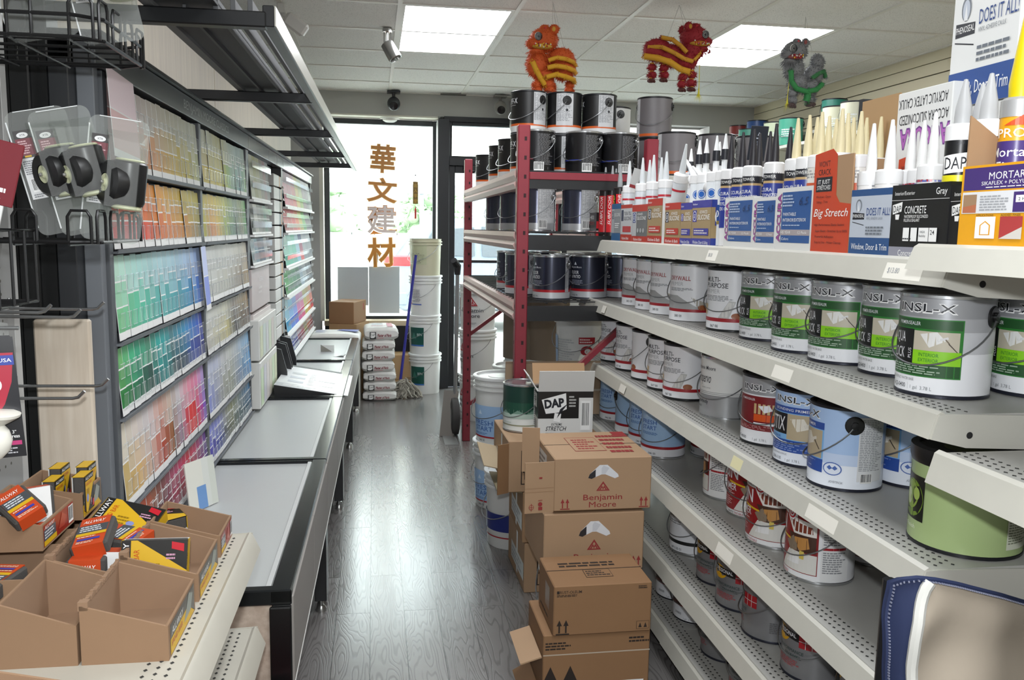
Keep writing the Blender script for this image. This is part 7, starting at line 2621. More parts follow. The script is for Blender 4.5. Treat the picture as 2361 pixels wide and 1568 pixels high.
# boxes behind the mop
for i, (x0, x1, yt, yb, d, lab) in enumerate(((912, 956, 796, 852, .22, 'tan carton between the plaster sacks and the pails, upper one'), (912, 952, 856, 880, .24, 'tan carton between the plaster sacks and the pails, lower one'))):
  a, b_ = onY(x0, yb, 7.33), onY(x1, yt, 7.33)
  b = MB()
  z0_ = (.115, 0)[i]
  z1_ = (.33, .113)[i]
  b.box(a.x - .06, b_.x - .005, 7.33, 7.33 + d, z0_, z1_, mat('#a98a62', .75), .004)
  b.box(a.x - .06, b_.x - .005, 7.33 + d / 2 - .02, 7.33 + d / 2 + .02, z1_, z1_ + .0006, mat('#bda47c', .5))
  tag(b.build('cardboard_box'), lab, 'cardboard box', 'tan cartons behind the mop')
# mop
t = thing('mop', 'string mop with a blue handle leaning beside the white pails', 'mop', (.205, 7.12, 0))
b = MB()
top = onY(959, 588, 7.16) - Vector((.205, 7.12, 0))
b.tube([(.0, .0, .085), top], .012, mat('#2c2c8c', .4), 10)
b.build('handle', t)
b = MB()
mr = random.Random(9)
mm1, mm2 = mat('#8a867c', .9), mat('#a7a398', .9)
for i in range(95):
  a = mr.uniform(0, 6.28)
  R = mr.uniform(.06, .155)
  h0 = mr.uniform(.085, .15)
  pts = []
  for k in range(7):
    q = k / 6
    pts.append((.04 + R * q * cos(a) * 1.05 + .012 * sin(k * 2 + i), R * q * sin(a) * .62 + .012 * cos(k * 1.7 + i), max(.007, h0 * (1 - q ** 2.2) + .02 * sin(q * 6 + i))))
  b.tube(pts, .0058, mr.choice((mm1, mm2)), 5)
o = b.build('strands', t)
o['kind'] = 'stuff'

# ------------------------------------------------------------------ ceiling fittings
def cam_dome(px, py, y, m, lab, drop=.0):
  p = onZ(px, py, ZC - .007)
  t = thing('security_camera', lab, 'camera', (p.x, min(p.y, 7.45), ZC - .007), 0, None)
  b = MB()
  b.box(-.055, .055, -.05, .05, -.018, 0, m, .004)
  b.lathe([(.012, -.06), (.014, -.018)], m, 10)
  b.build('mount', t)
  b = MB()
  b.sphere((0, -.02, -.105), .055, m, 18, (1, 1, 1.05))
  b.build('housing', t)
  b = MB()
  b.lathe([(.034, 0), (.034, .012), (.0, .014)], mat('#101012', .15), 18)
  o = b.build('lens', t, loc=(0, -.062, -.128))
  o.rotation_euler = (radians(105), 0, 0)
  return t


cam_dome(907, 214, 7.5, mat('#2e3034', .35), 'black dome camera under the ceiling above the shop window')
cam_dome(1145, 229, 7.5, mat('#8d8a84', .35), 'grey dome camera under the ceiling above the door')
cam_dome(1310, 238, 7.5, mat('#3a3a3c', .35), 'dark camera under the ceiling behind the stacked black cans')
p = onZ(893, 66, ZC - .006)
t = thing('spotlight', 'small chrome spotlight hanging from the ceiling grid', 'spotlight', (p.x, p.y, ZC - .006))
chrome = mat('#a9a9a6', .2, .9)
b = MB()
b.lathe([(.028, -.02), (.028, 0)], chrome, 16, cap0=True, cap1=True)
b.box(-.022, -.014, -.01, .01, -.085, -.015, chrome)
b.box(.014, .022, -.01, .01, -.085, -.015, chrome)
b.tube([(0, 0, -.02), (0, 0, -.08)], .007, chrome, 8)
b.build('bracket', t)
b = MB()
b.lathe([(0, -.055), (.03, -.055), (.037, -.05), (.040, .05), (.034, .052), (.03, .03), (0, .028)], chrome, 22)
o = b.build('lamp_head', t, loc=(.022, 0, -.125))
o.rotation_euler = (radians(12), radians(150), 0)
p = onZ(648, 8, ZC - .006)
t = thing('emergency_light', 'white emergency lamp head tilted under the ceiling at upper left', 'emergency light', (p.x, p.y, ZC - .006))
wm = mat('#c9c8c4', .5)
b = MB()
b.box(-.02, .02, -.02, .02, -.05, 0, wm, .003)
b.tube([(0, 0, -.04), (.03, 0, -.075)], .010, wm, 8)
b.build('bracket', t)
b = MB()
b.box(-.06, .06, -.05, .05, -.035, .035, wm, .012)
o = b.build('lamp_head', t, loc=(.075, -.02, -.105))
o.rotation_euler = (.2, .6, .1)
p = onZ(870, 277, 2.352)
t = thing('smoke_detector', 'round white detector under the window recess', 'detector', (.14, 7.66, 2.351))
b = MB()
b.lathe([(0, -.035), (.04, -.034), (.06, -.022), (.065, -.008), (.085, -.006), (.085, 0), (0, 0)], mat('#d9d8d2', .4), 28)
b.build('body', t)
a = onY(1176, 300, 7.5)
b_ = onY(1186, 231, 7.5)
t = thing('exit_sign', 'white lit-sign box seen edge on beside the stacked black cans', 'exit sign', (a.x, 7.47, a.z))
b = MB()
b.box(0, .06, -.30, .07, 0, b_.z - a.z, mat('#d2d1cc', .5), .005)
b.build('housing', t)
b = MB()
b.decal(flat((.0605, -.28, .05), (0, 1, 0), (0, 0, 1)), [('r', 0, 0, .30, .16, mat('#e4e2de', .4)), ('t', 'EXIT', .02, .03, .10, mat('#b8202c', .4), {'w': .26})])
b.build('face', t)
p = onZ(1040, 226, ZC - .008)
b = MB()
b.box(-.11, .11, -.02, .02, -.006, 0, mat('#77756f', .6))
for i in range(4):
  b.box(-.105, .105, -.015 + i * .009, -.012 + i * .009, -.0075, -.006, mat('#3a3935', .6))
tag(b.build('air_vent', loc=(p.x, min(p.y, 7.49), ZC - .007)), 'thin slotted vent where ceiling meets the front wall', 'vent')

# ------------------------------------------------------------------ three hanging lion puppets
def lion(px, py, Y, lab, bodycol, band, belly, paw, face, shape):
  """px,py: middle of the figure in the photo; shape lists parts in photo pixels about that middle (1 px = k metres)."""
  c = onY(px, py, Y)
  k = Y / FPX * 1.02
  t = thing('lion_puppet', lab, 'hanging puppet', c, 0, 'hanging lion puppets')
  mb_, mband, mbel, mpaw, mf = [mat(q, .75) for q in (bodycol, band, belly, paw, face)]
  P = lambda x, y, d=0: (x * k, d * k, -y * k)
  body = MB()
  for (x, y, d, rx, ry, rd) in shape['body']:
    body.sphere(P(x, y, d), 1, mb_, 16, (rx * k, rd * k, ry * k))
    body.fuzz(P(x, y, d), (rx * k, rd * k, ry * k), mb_, 420, .014, .0022)
  body.build('body', t, smooth=60)
  # golden trim bands wrapped over the back
  n = 0
  for (pts, r, col) in shape['bands']:
    b = MB()
    pp = [P(*q) for q in pts]
    m = mband if col == 0 else mbel
    b.tube(pp, [r * k] * len(pp), m, 10)
    for q in pp[::1]:
      b.fuzz(q, (r * k, r * k, r * k), mb_ if col == 0 else mband, 44, .009, .002)
    b.build('trim_band', t, smooth=60)
  # legs
  for (x, y, d, h, r) in shape['legs']:
    b = MB()
    for q in range(2):
      yy = y + h * (.25 + .42 * q)
      b.sphere(P(x + (2 * q if x < 0 else -2 * q), yy, d), 1, mb_, 12, (r * k, r * k, r * .85 * k))
      b.fuzz(P(x, yy, d), (r * k, r * k, r * .8 * k), mb_, 150, .012, .002)
    b.tube([P(x, y, d), P(x, y + h * .9, d)], r * .5 * k, mbel, 8)
    lg = b.build('leg', t, smooth=60)
    b = MB()
    b.sphere(P(x - 2, y + h, d - 3), 1, mpaw, 10, (r * .95 * k, r * 1.1 * k, r * .5 * k))
    for a in (-1, 0, 1):
      b.sphere(P(x - 2 + a * r * .55, y + h + 3, d - r), 1, mpaw, 8, (r * .3 * k, r * .4 * k, r * .3 * k))
    b.build('paw', lg)
  hd = shape['head']
  b = MB()
  x, y, d, rx, ry = hd['c']
  b.sphere(P(x, y, d), 1, mb_, 18, (rx * k, rx * .95 * k, ry * k))
  b.fuzz(P(x, y, d), (rx * k, rx * .95 * k, ry * k), mb_, 480, .011, .002)
  sx = hd['dir']
  b.sphere(P(x + sx * rx * .75, y + ry * .35, d - 6), 1, mb_, 14, (rx * .55 * k, rx * .6 * k, ry * .42 * k))
  b.fuzz(P(x + sx * rx * .75, y + ry * .35, d - 6), (rx * .55 * k, rx * .6 * k, ry * .42 * k), mb_, 160, .010, .002)
  b.sphere(P(x + sx * rx * .5, y + ry * .98, d - 4), 1, mb_, 14, (rx * .55 * k, rx * .5 * k, ry * .30 * k))
  b.fuzz(P(x + sx * rx * .4, y + ry * 1.1, d - 6), (rx * .8 * k, rx * .5 * k, ry * .3 * k), mb_, 240, .018, .002, 1.0)
  h_ = b.build('head', t, smooth=60)
  b = MB()
  b.sphere(P(x + sx * rx * .20, y + ry * .62, d - rx * .55), 1, mf, 14, (rx * .72 * k, rx * .42 * k, ry * .24 * k))
  rr = random.Random(int(px))
  for _ in range(26):
    b.sphere(P(x + sx * rx * (.2 + rr.uniform(-.6, .6)), y + ry * (.62 + rr.uniform(-.18, .18)), d - rx * (.92 + rr.uniform(-.05, .05))), .0042, mat(rr.choice(('#c22c2c', '#d8b030', '#e0e0d8', '#8a1c30')), .2, .4), 6)
  b.build('sequin_band', h_, smooth=60)
  for s_ in (-1, 1):
    b = MB()
    ex, ey, ed = x + sx * rx * .52, y - ry * .12, d - rx * (.78 if s_ < 0 else -.78)
    b.sphere(P(ex, ey, ed), 1, mat('#e2e2de', .3), 14, (8.5 * k, 4.5 * k, 9 * k))
    for q in range(3):
      ring = [P(ex + (7.5 - q * 2.2) * cos(a * pi / 8), ey + 1 + (8 - q * 2.4) * sin(a * pi / 8), ed - s_ * -1 * (3.4 + q * .7)) for a in range(17)]
      b.tube(ring, .8 * k, mat('#17171a', .4), 5, closed=False)
    b.sphere(P(ex, ey + 1, ed + s_ * 4), 1, mat('#17171a', .3), 8, (2.2 * k, 1.4 * k, 2.2 * k))
    b.build('eye', h_)
    b = MB()
    ax, ay, ad = x - sx * rx * .62, y - ry * .75, d + s_ * rx * .55
    b.sphere(P(ax, ay, ad), 1, mb_, 12, (rx * .34 * k, rx * .22 * k, ry * .42 * k))
    b.fuzz(P(ax, ay, ad), (rx * .34 * k, rx * .22 * k, ry * .42 * k), mb_, 60, .012, .003)
    b.sphere(P(ax + sx * 2, ay, ad - 4), 1, mf, 8, (rx * .16 * k, rx * .14 * k, ry * .24 * k))
    b.build('ear', h_, smooth=60)
  b = MB()
  b.sphere(P(x, y - ry * .85, d - 8), 1, mb_, 12, (rx * .38 * k, rx * .3 * k, ry * .32 * k))
  b.fuzz(P(x, y - ry * .85, d - 8), (rx * .38 * k, rx * .3 * k, ry * .32 * k), mb_, 60, .012, .003)
  b.sphere(P(x, y - ry * .8, d - 8 - rx * .28), 1, mat('#c9303a', .3), 8, (3 * k, 2 * k, 4 * k))
  b.build('forehead_pompom', h_, smooth=60)
  # tassel and strings
  b = MB()
  tx, ty = shape['tassel']
  b.tube([P(x + sx * rx * .4, y + ry * 1.2, d - 8), P(tx, ty - 16, d - 8), P(tx, ty, d - 8)], [.0015, .002, .006], mat('#c9c02c', .6), 8)
  b.fuzz(P(tx, ty - 4, d - 8), (.004, .004, .008), mat('#c9c02c', .6), 30, .02, .0015, 2.0)
  b.build('tassel', t)
  b = MB()
  tp_ = ZC - c.z - .006
  for q in shape['hang']:
    b.tube([P(*q), (P(shape['top'], 0)[0], 0, tp_)], .0012, mat('#c9c9c4', .5), 4)
  b.build('string', t)
  return t


lion(1268, 142, 4.37, 'orange lion puppet hanging above the stacked black cans', '#c2521c', '#cf9a22', '#d09a1e', '#6a3020', '#c99a3c',
   dict(body=[(-28, 8, 0, 26, 30, 22), (-12, 34, 0, 22, 24, 20), (26, -8, 6, 32, 24, 24), (32, 14, 6, 26, 26, 24)],
     bands=[([(-8, 2, -22), (10, -4, -26), (30, -2, -26), (50, 2, -16), (58, 6, 0)], 5, 0), ([(-10, 18, -24), (8, 14, -28), (30, 16, -28), (50, 20, -18), (58, 22, 0)], 5.5, 0), ([(-12, 38, -24), (10, 32, -28), (30, 36, -28), (50, 40, -18), (56, 42, 0)], 5.5, 1), ([(-42, 6, -18), (-34, 24, -20), (-24, 40, -20), (-14, 54, -18)], 6, 1)],
     legs=[(-30, 46, -8, 28, 11), (-4, 46, -14, 26, 12), (8, 44, 12, 26, 10), (47, 40, 4, 30, 10)],
     head=dict(c=(-16, -44, -4, 32, 27), dir=-1), tassel=(-22, 84), hang=[(4, -70, 0), (14, -66, 0), (36, -20, 6)], top=4))
lion(1556, 130, 4.30, 'red lion puppet hanging in the middle, head turned right', '#8c1620', '#c08a22', '#c8921e', '#4a1c18', '#b8862c',
   dict(body=[(-40, -12, 4, 34, 26, 24), (-8, 0, 0, 34, 26, 24), (24, 6, -4, 30, 26, 22), (40, -14, -6, 24, 26, 20)],
     bands=[([(-36, -38, -8), (-14, -32, -20), (4, -18, -26), (18, -4, -28)], 5, 0), ([(-66, -16, -6), (-40, -14, -24), (-12, -2, -28), (12, 10, -28), (34, 14, -24)], 5, 0), ([(-72, 4, -4), (-48, 10, -22), (-20, 18, -26), (6, 32, -24), (28, 36, -20)], 7, 1), ([(36, 12, -24), (48, 0, -22), (58, -16, -16)], 4, 0)],
     legs=[(-52, 16, 4, 40, 10), (-28, 20, -10, 36, 10), (16, 38, -12, 38, 10), (42, 28, 0, 44, 11)],
     head=dict(c=(42, -42, -4, 32, 26), dir=1), tassel=(56, 84), hang=[(20, -60, 0), (30, -64, 0), (-20, -34, 4)], top=6))
lion(1852, 168, 4.38, 'grey and green lion puppet hanging before the slatted wall', '#77787a', '#2c6a3c', '#2c7a40', '#4a3a38', '#8a4a48',
   dict(body=[(-24, -8, 0, 24, 28, 20), (-12, 24, 0, 24, 22, 20), (16, 28, 4, 26, 20, 20), (30, 2, 6, 24, 22, 18), (38, -26, 8, 16, 20, 12)],
     bands=[([(-40, 0, -18), (-38, 24, -20), (-24, 40, -20), (0, 46, -22), (26, 40, -18), (44, 26, -8)], 6, 1), ([(10, 16, -22), (28, 4, -20), (46, -4, -10), (54, 8, -4)], 5, 0), ([(4, 44, -18), (6, 56, -16), (4, 66, -14)], 8, 1)],
     legs=[(-30, 40, -8, 36, 11), (-20, 42, 8, 34, 10), (20, 36, 0, 36, 11), (30, 34, 10, 34, 10)],
     head=dict(c=(-26, -46, -4, 28, 24), dir=-1), tassel=(-42, 74), hang=[(-4, -62, 0), (2, -56, 0), (30, -20, 6)], top=-2))
# ================================================================== NEAR LEFT: SANDING GOODS
ZN = .772
M_SHL = mat('#b2aea2', .4, var=.05, vscale=15)


def left_shelf(z, lab, xf=-.289, y0=.35, y1=1.80, dep=.43):
  t = thing('gondola_shelf', lab, 'shelf', LW(xf, y0, z), RZL, 'shelves at near left')
  L = y1 - y0
  b = MB()
  b.prism([(0, 0), (0, -.022), (-dep, -.022), (-dep, 0)], 'y', 0, L, M_SHL)
  vs, fs = [], []
  i = 0
  while .02 + i * .0185 < L - .01:
    y = .02 + i * .0185
    for r_ in range(3):
      xx = -.030 - r_ * .0165
      yy = y + (.006 if r_ == 1 else 0)
      k = len(vs)
      s = .0042
      vs += [(xx - s * .8, yy, .0006), (xx, yy - s, .0006), (xx + s * .8, yy, .0006), (xx, yy + s, .0006)]
      fs.append((k, k + 1, k + 2, k + 3))
    i += 1
  b.add(vs, fs, M_HOLE)
  b.build('deck', t)
  b = MB()
  b.prism([(-.008, 0), (-.002, .004), (.004, -.001), (.020, -.036), (.015, -.038), (-.002, -.005), (-.008, -.004)], 'y', -.001, L + .001, M_SHL)
  b.build('front_lip', t)
  b = MB()
  b.prism([(.014, -.034), (.003, .002), (-.02, .001), (-dep, -.012), (-dep, -.07), (-.05, -.055)], 'y', L, L + .004, M_SHL)
  b.build('end_bracket', t)
  return t


left_shelf(ZN, 'pale perforated shelf at near left holding the cardboard trays')
left_shelf(.562, 'lower pale perforated shelf at near left beside the black counter frame', xf=-.283)
t = thing('shelving_unit', 'white slotted upright and pegboard back at the left edge', 'shelving', LW(0, 0, 0), RZL)
b = MB()
b.box(-.765, -.730, 1.80, 1.83, 0, 2.2, mat('#b5b6b5', .4), .003)
f1 = flat((-.7295, 1.80, 0), (0, 1, 0), (0, 0, 1))
f2 = flat((-.765, 1.7995, 0), (1, 0, 0), (0, 0, 1))
for i in range(60):
  b.decal(f2, [('r', .022, .5 + i * .0265, .030, .518 + i * .0265, mat('#3a3a3a', .8))], w0=0)
b.build('upright', t)
b = MB()
b.box(-.745, -.730, .3, 1.80, .1, 2.2, mat('#8f908f', .6))
for iy in range(14):
  for iz in range(24):
    b.decal(flat((-.7298, 1.42 + iy * .0254, .95 + iz * .0254), (0, 1, 0), (0, 0, 1)), [('c', 0, 0, .003, .003, mat('#55554f', .9))], w0=0)
b.build('pegboard', t)
b = MB()
b.box(-.72, -.30, .4, 1.78, 0, .09, mat('#b7b2a2', .6))
b.build('base', t)

# trays: front low and facing the aisle (+x)
K_TR = mat('#896c52', .8, bump=.04, bscale=140, var=.05, vscale=14)
K_TRI = mat('#8a6e56', .85, bump=.04, bscale=140, var=.06, vscale=12)
GRYP = c_('#8f948c', .6)
YEL = c_('#c9a018', .45)
ORG = c_('#b8431a', .45)
FOAM = mat('#45423f', .95, bump=.3, bscale=400)


def tray(xb, xf, y0, y1, z, hf, hb, label, art, torn=False, name='cardboard_tray'):
  d, w = xf - xb, y1 - y0
  t = thing(name, label, 'cardboard tray', LW(xf, y0, z), RZL + pi / 2, 'cardboard trays at near left')
  b = MB()
  carton(b, w, d, hf, hb, K_TR, K_TRI, th=.004)
  if torn:
    rr = random.Random(int(xb * 1000))
    for i in range(44):
      q = i / 44
      b.box(w * q, w * (q + .0225), d - .005 + rr.uniform(-.001, 0), d + rr.uniform(0, .001), hb - .004, hb + rr.uniform(.0002, .0032) + .002 * sin(i * .4) ** 2, K_TRI)
    b.box(0, .012, d - .012, d + .002, hb - .006, hb + .007, K_TRI)
  # inner bottom flap step
  b.prism([(w - .0045, .006), (w - .0045, hb * .22), (w * .6, hb * .22), (w * .55, hb * .16), (w * .3, hb * .16), (.0, .006)] if False else [(d - .02, .0045), (d - .02, .0055), (.006, .0055), (.006, .0045)], 'x', .006, w - .006, K_TRI)
  b.build('tray', t)
  if art:
    b = MB()
    b.decal(flat((0, 0, 0), (1, 0, 0), (0, 0, 1)), art(w, hf))
    b.build('front_label', t)
  return t


def a_yel(w, h):
  return [('r', w * .06, h * .06, w * .96, h * .92, c_('#3c3a36')), ('p', [(w * .06, h * .06), (w * .96, h * .06), (w * .70, h * .55), (w * .06, h * .5)], YEL), ('p', [(w * .55, h * .25), (w * .75, h * .9), (w * .9, h * .7), (w * .8, h * .3)], GRYP), ('t', 'ALLWAY', w * .1, h * .58, h * .2, WHITE, {'w': w * .42, 'i': True}), ('t', 'SAND BAR', w * .09, h * .28, h * .16, c_('#b8481a'), {'w': w * .4})]


def a_red(w, h):
  return [('r', w * .04, h * .08, w * .97, h * .94, c_('#8c2418')), ('r', w * .05, h * .30, w * .40, h * .72, c_('#46505a')), ('r', w * .05, h * .10, w * .42, h * .30, YEL), ('t', 'ALLWAY', w * .07, h * .74, h * .13, WHITE, {'w': w * .3, 'i': True}), ('l', w * .07, h * .36, w * .38, h * .70, 3, c_('#c9ccd0')), ('p', [(w * .48, h * .3), (w * .60, h * .86), (w * .74, h * .6), (w * .66, h * .26)], c_('#a23a2c')), ('bc', w * .80, h * .16, w * .95, h * .86)]


tray(-.448, -.325, 1.265, 1.440, ZN, .055, .090, 'empty tray nearest the shelf edge with a torn back rim', a_yel, True)
tray(-.451, -.325, 1.470, 1.640, ZN, .050, .086, 'tray in the middle of the shelf edge with one black and yellow sanding block', a_yel, True)
tray(-.456, -.326, 1.672, 1.796, ZN, .044, .078, 'empty tray at the far end of the shelf with a red label', a_red)
tray(-.560, -.453, 1.265, 1.440, ZN, .062, .098, 'empty tray behind the torn one, farther from the aisle', None)
tray(-.566, -.457, 1.462, 1.660, ZN, .060, .088, 'tray heaped with orange sanding sponges', None, True)
tray(-.695, -.574, 1.40, 1.560, ZN, .080, .080, 'tray hidden below the red labelled one', None)
tray(-.695, -.574, 1.64, 1.790, ZN, .078, .078, 'tray hidden below the yellow labelled one', None)
TF = tray(-.695, -.586, 1.505, 1.655, ZN + .088, .045, .075, 'raised tray with a red label and white backed sponges', a_red)
TG = tray(-.695, -.582, 1.685, 1.797, ZN + .080, .052, .070, 'raised tray with a yellow label full of black and yellow blocks', a_yel)
tray(-.62, -.352, .80, 1.048, ZN, .085, .145, 'big open tray cut by the bottom left corner of the picture', lambda w, h: [('r', w * .3, h * .02, w * .7, h * .5, c_('#cfcfcb')), ('l', w * .35, h * .1, w * .6, h * .4, 3, T_)], True)
b = MB()
b.box(0, .10, 0, .05, 0, .128, c_('#d0d0cc', .6), .002)
b.decal(flat((0, 0, 0), (1, 0, 0), (0, 0, 1)), [('l', .02, .02, .08, .10, 5, c_('#4a4a4a'))])
tag(b.build('carton', loc=LW(-.61, .96, ZN + .0045), rz=RZL + .3), 'white printed carton corner inside the big tray at bottom left', 'carton')


def sponge(kind, loc, rot, label, group, s=(.108, .068, .025)):
  """block lying flat: long side x, short side y, sleeve round the middle."""
  t = thing('sanding_sponge', label, 'sanding sponge', loc, 0, group)
  t.rotation_euler = rot
  L, W_, T = s
  b = MB()
  b.box(-L / 2, L / 2, -W_ / 2, W_ / 2, .0012, T - .0012, FOAM, .003)
  b.build('foam', t)
  b = MB()
  if kind == 'yellow':
    b.box(-L / 2 - .001, L / 2 + .001, -W_ / 2 + .0, W_ / 2, T - .0012, T, c_('#1b1a18', .4))
    b.box(-L / 2 - .001, -L / 2, -W_ / 2, W_ / 2, 0, T, YEL)
    b.box(L / 2, L / 2 + .001, -W_ / 2, W_ / 2, 0, T, YEL)
    b.box(-L / 2 - .001, L / 2 + .001, -W_ / 2, W_ / 2, 0, .0012, c_('#d6d6d2', .5))
    b.decal(flat((-L / 2, -W_ / 2, T), (1, 0, 0), (0, 1, 0)), [('p', [(L * .14, 0), (L, 0), (L, W_ * .22), (L * .24, W_), (L * .14, W_)], YEL), ('t', 'ALLWAY', L * .11, W_ * .04, L * .085, WHITE, {'rot': 90, 'w': W_ * .9}), ('t', 'SAND BAR', L * .27, W_ * .05, L * .085, c_('#b8481a'), {'rot': 90, 'w': W_ * .72}), ('l', L * .36, W_ * .1, L * .6, W_ * .45, 3, c_('#8a6a10')), ('c', L * .62, W_ * .2, .008, .006, c_('#8088b8')),
                                  ('p', [(L * .76, W_ * .78), (L * .95, W_ * .7), (L * .95, W_ * .9), (L * .76, W_ * .96)], c_('#b8202c')), ('l', L * .68, W_ * .5, L * .9, W_ * .68, 2, c_('#c090a8'))])
  else:
    b.box(-L / 2 - .001, L / 2 + .001, -W_ / 2 + .006, W_ / 2 - .006, T - .0008, T + .0004, ORG)
    b.box(L / 2, L / 2 + .0012, -W_ / 2 + .006, W_ / 2 - .006, 0, T, ORG)
    b.box(-L / 2 - .0012, -L / 2, -W_ / 2 + .006, W_ / 2 - .006, 0, T, ORG)
    b.box(-L / 2 - .001, L / 2 + .001, -W_ / 2 + .006, W_ / 2 - .006, 0, .0008, c_('#dcdcda', .5))
    w2 = W_ - .012
    b.decal(flat((-L / 2, -W_ / 2 + .006, T + .0004), (0, 1, 0), (-1, 0, 0)) if False else flat((L / 2, -W_ / 2 + .006, T + .0004), (0, 1, 0), (-1, 0, 0)),
        [('r', 0, L * .42, w2, L * .72, c_('#45484c')), ('r', 0, L * .34, w2, L * .44, YEL), ('t', 'ALLWAY', w2 * .1, L * .80, L * .10, WHITE, {'w': w2 * .75, 'i': True}), ('l', w2 * .08, L * .48, w2 * .9, L * .70, 3, c_('#c9ccd0')), ('r', w2 * .1, L * .16, w2 * .85, L * .23, c_('#3a3c94')), ('l', w2 * .1, L * .06, w2 * .9, L * .14, 2, c_('#e0c0a8')), ('l', w2 * .08, L * .26, w2 * .8, L * .32, 1, c_('#e0c0a8'))])
    # white back with orange hang tab
    b.decal(flat((-L / 2, -W_ / 2 + .006, 0), (0, 1, 0), (1, 0, 0)), [('r', 0, 0, w2, L * .28, ORG), ('l', w2 * .15, L * .36, w2 * .85, L * .62, 4, c_('#8d8f92'))], w0=.0003)
  b.build('sleeve', t)
  return t


YB = 'black and yellow sanding blocks'
OS = 'orange sleeved sanding sponges'
R_ = radians
# standing upright block in tray B: printed face toward the viewer
p = onY(361, 1312, 1.53)
sponge('yellow', (p.x, 1.535, .832), (R_(78), R_(2), R_(3)), 'black and yellow sanding block leaning alone in the middle tray', YB, (.108, .068, .024))
# blocks in tray G, standing on end, printed face to the aisle
for i, (dx, dy, dz, lab) in enumerate(((-.020, .035, .006, 'black and yellow block standing at the near right of the raised yellow tray'), (-.072, .030, .0, 'black and yellow block standing left in the raised yellow tray'), (-.03, .085, .012, 'black and yellow block standing at the back right of the raised yellow tray'), (-.080, .085, .010, 'dark block standing at the back left of the raised yellow tray'))):
  P = LW(-.582 + dx, 1.685 + dy, ZN + .120 + dz)
  sponge('yellow', P, (R_(90), R_(90), R_(90) + RZL), lab, YB, (.070, .046, .024))
# sponges in tray F
for i, (dx, dy, dz, rz, lab) in enumerate(((-.030, .060, .050, -150, 'orange sponge with its white printed back showing in the raised red tray'), (-.085, .045, .045, 30, 'orange sponge standing at the left edge of the raised red tray'))):
  P = LW(-.586 + dx, 1.505 + dy, ZN + .088 + dz)
  sponge('orange', P, (R_(8), R_(-100 if i == 0 else 80), R_(-62 if i == 0 else -75)), lab, OS, (.085, .062, .024))
sponge('orange', LW(-.625, 1.53, ZN + .150), (R_(25), R_(20), R_(-40)), 'orange sponge lying slantwise across the raised red tray', OS, (.075, .055, .024))
# heap in tray E
HE = [((-.512, 1.50, .036), (0, R_(88), R_(-85)), 'dark sponge side wall at the near edge of the heap tray', 'orange'), ((-.480, 1.50, .040), (0, R_(-96), R_(-95)), 'orange sponge with white back standing at the near edge of the heap tray', 'orange'),
   ((-.520, 1.585, .030), (0, 0, R_(-80)), 'orange sponge lying flat deep in the heap tray', 'orange'), ((-.490, 1.64, .040), (R_(90), 0, 0), 'dark sponge standing at the back of the heap tray', 'orange'),
   ((-.545, 1.64, .040), (R_(90), 0, R_(4)), 'second dark sponge standing at the back of the heap tray', 'orange'), ((-.512, 1.545, .085), (R_(10), R_(14), R_(-84)), 'orange sponge lying on top of the heap, its label upward', 'orange'),
   ((-.478, 1.590, .062), (R_(6), R_(4), R_(-20)), 'orange sponge half covered at the right of the heap', 'orange')]
for (x, y, z), ro, lab, k in HE:
  sponge(k, LW(x, y, ZN + z), (ro[0], ro[1], ro[2] + RZL), lab, OS, (.085, .062, .026))
sponge('yellow', LW(-.505, 1.715, ZN + .055), (R_(24), R_(10), R_(-14)), 'black and yellow block lying on its side behind the orange heap', YB, (.12, .068, .03))
sponge('yellow', LW(-.475, 1.755, ZN + .030), (R_(4), R_(-4), R_(30)), 'dark block lying beneath the yellow one behind the heap', YB, (.12, .068, .028))
sponge('orange', LW(-.635, 1.425, ZN + .050), (0, 0, R_(80)), 'dark sponge under the raised red tray at the left edge', OS, (.10, .062, .028))

# ------------------------------------------------------------------ wire baskets with roller blister packs
WB = mat('#151516', .3, .3)


def basket(z, y0, y1, xf, lab, h=.052):
  t = thing('wire_basket', lab, 'wire basket', LW(0, 0, z), RZL, 'black wire baskets')
  xb = -.728
  b = MB()
  for zz, ins in ((0, 0), (h * .55, 0)):
    if zz and z < 1.5:
      continue
    b.tube([(xb, y0 + ins, zz), (xf - .04, y0 + ins, zz), (xf, y0 + .03, zz), (xf, y1 - .03, zz), (xf - .04, y1 - ins, zz), (xb, y1 - ins, zz)], .0032, WB, 6)
  b.build('rim', t)
  b = MB()
  n = 5
  for i in range(n):
    y = y0 + (y1 - y0) * (i + .5) / n
    b.tube([(xb, y, 0), (xf, y, 0)], .0018, WB, 5)
  for i in range(3):
    x = xb + (xf - xb) * (i + .5) / 3
    b.tube([(x, y0, -.004), (x, y1, -.004)], .0022, WB, 5)
  b.build('floor_wires', t)
  k = 0
  for i in range(4):
    y = y0 + .03 + (y1 - y0 - .06) * i / 3
    b = MB()
    w = .022
    b.tube([(xf, y - w, -.002), (xf, y - w, h - .01), (xf, y - w + .006, h), (xf, y + w - .006, h), (xf, y + w, h - .01), (xf, y + w, -.002)], .0026, WB, 6)
    b.build('loop', t)
  for yy in (y0, y1):
    for i in range(3):
      x = xb + .06 + (xf - xb - .085) * i / 2
      b = MB()
      w = .018
      b.tube([(x - w, yy, -.002), (x - w, yy, h - .01), (x - w + .006, yy, h), (x + w - .006, yy, h), (x + w, yy, h - .01), (x + w, yy, -.002)], .0026, WB, 6)
      b.build('loop', t)
  return t


basket(1.386, 1.50, 1.77, -.475, 'lower black wire basket holding the clear roller packs')
basket(1.712, 1.50, 1.77, -.458, 'upper black wire basket near the ceiling at the left', h=.062)
PLST = glassy('#eef0ee', .90, .10)


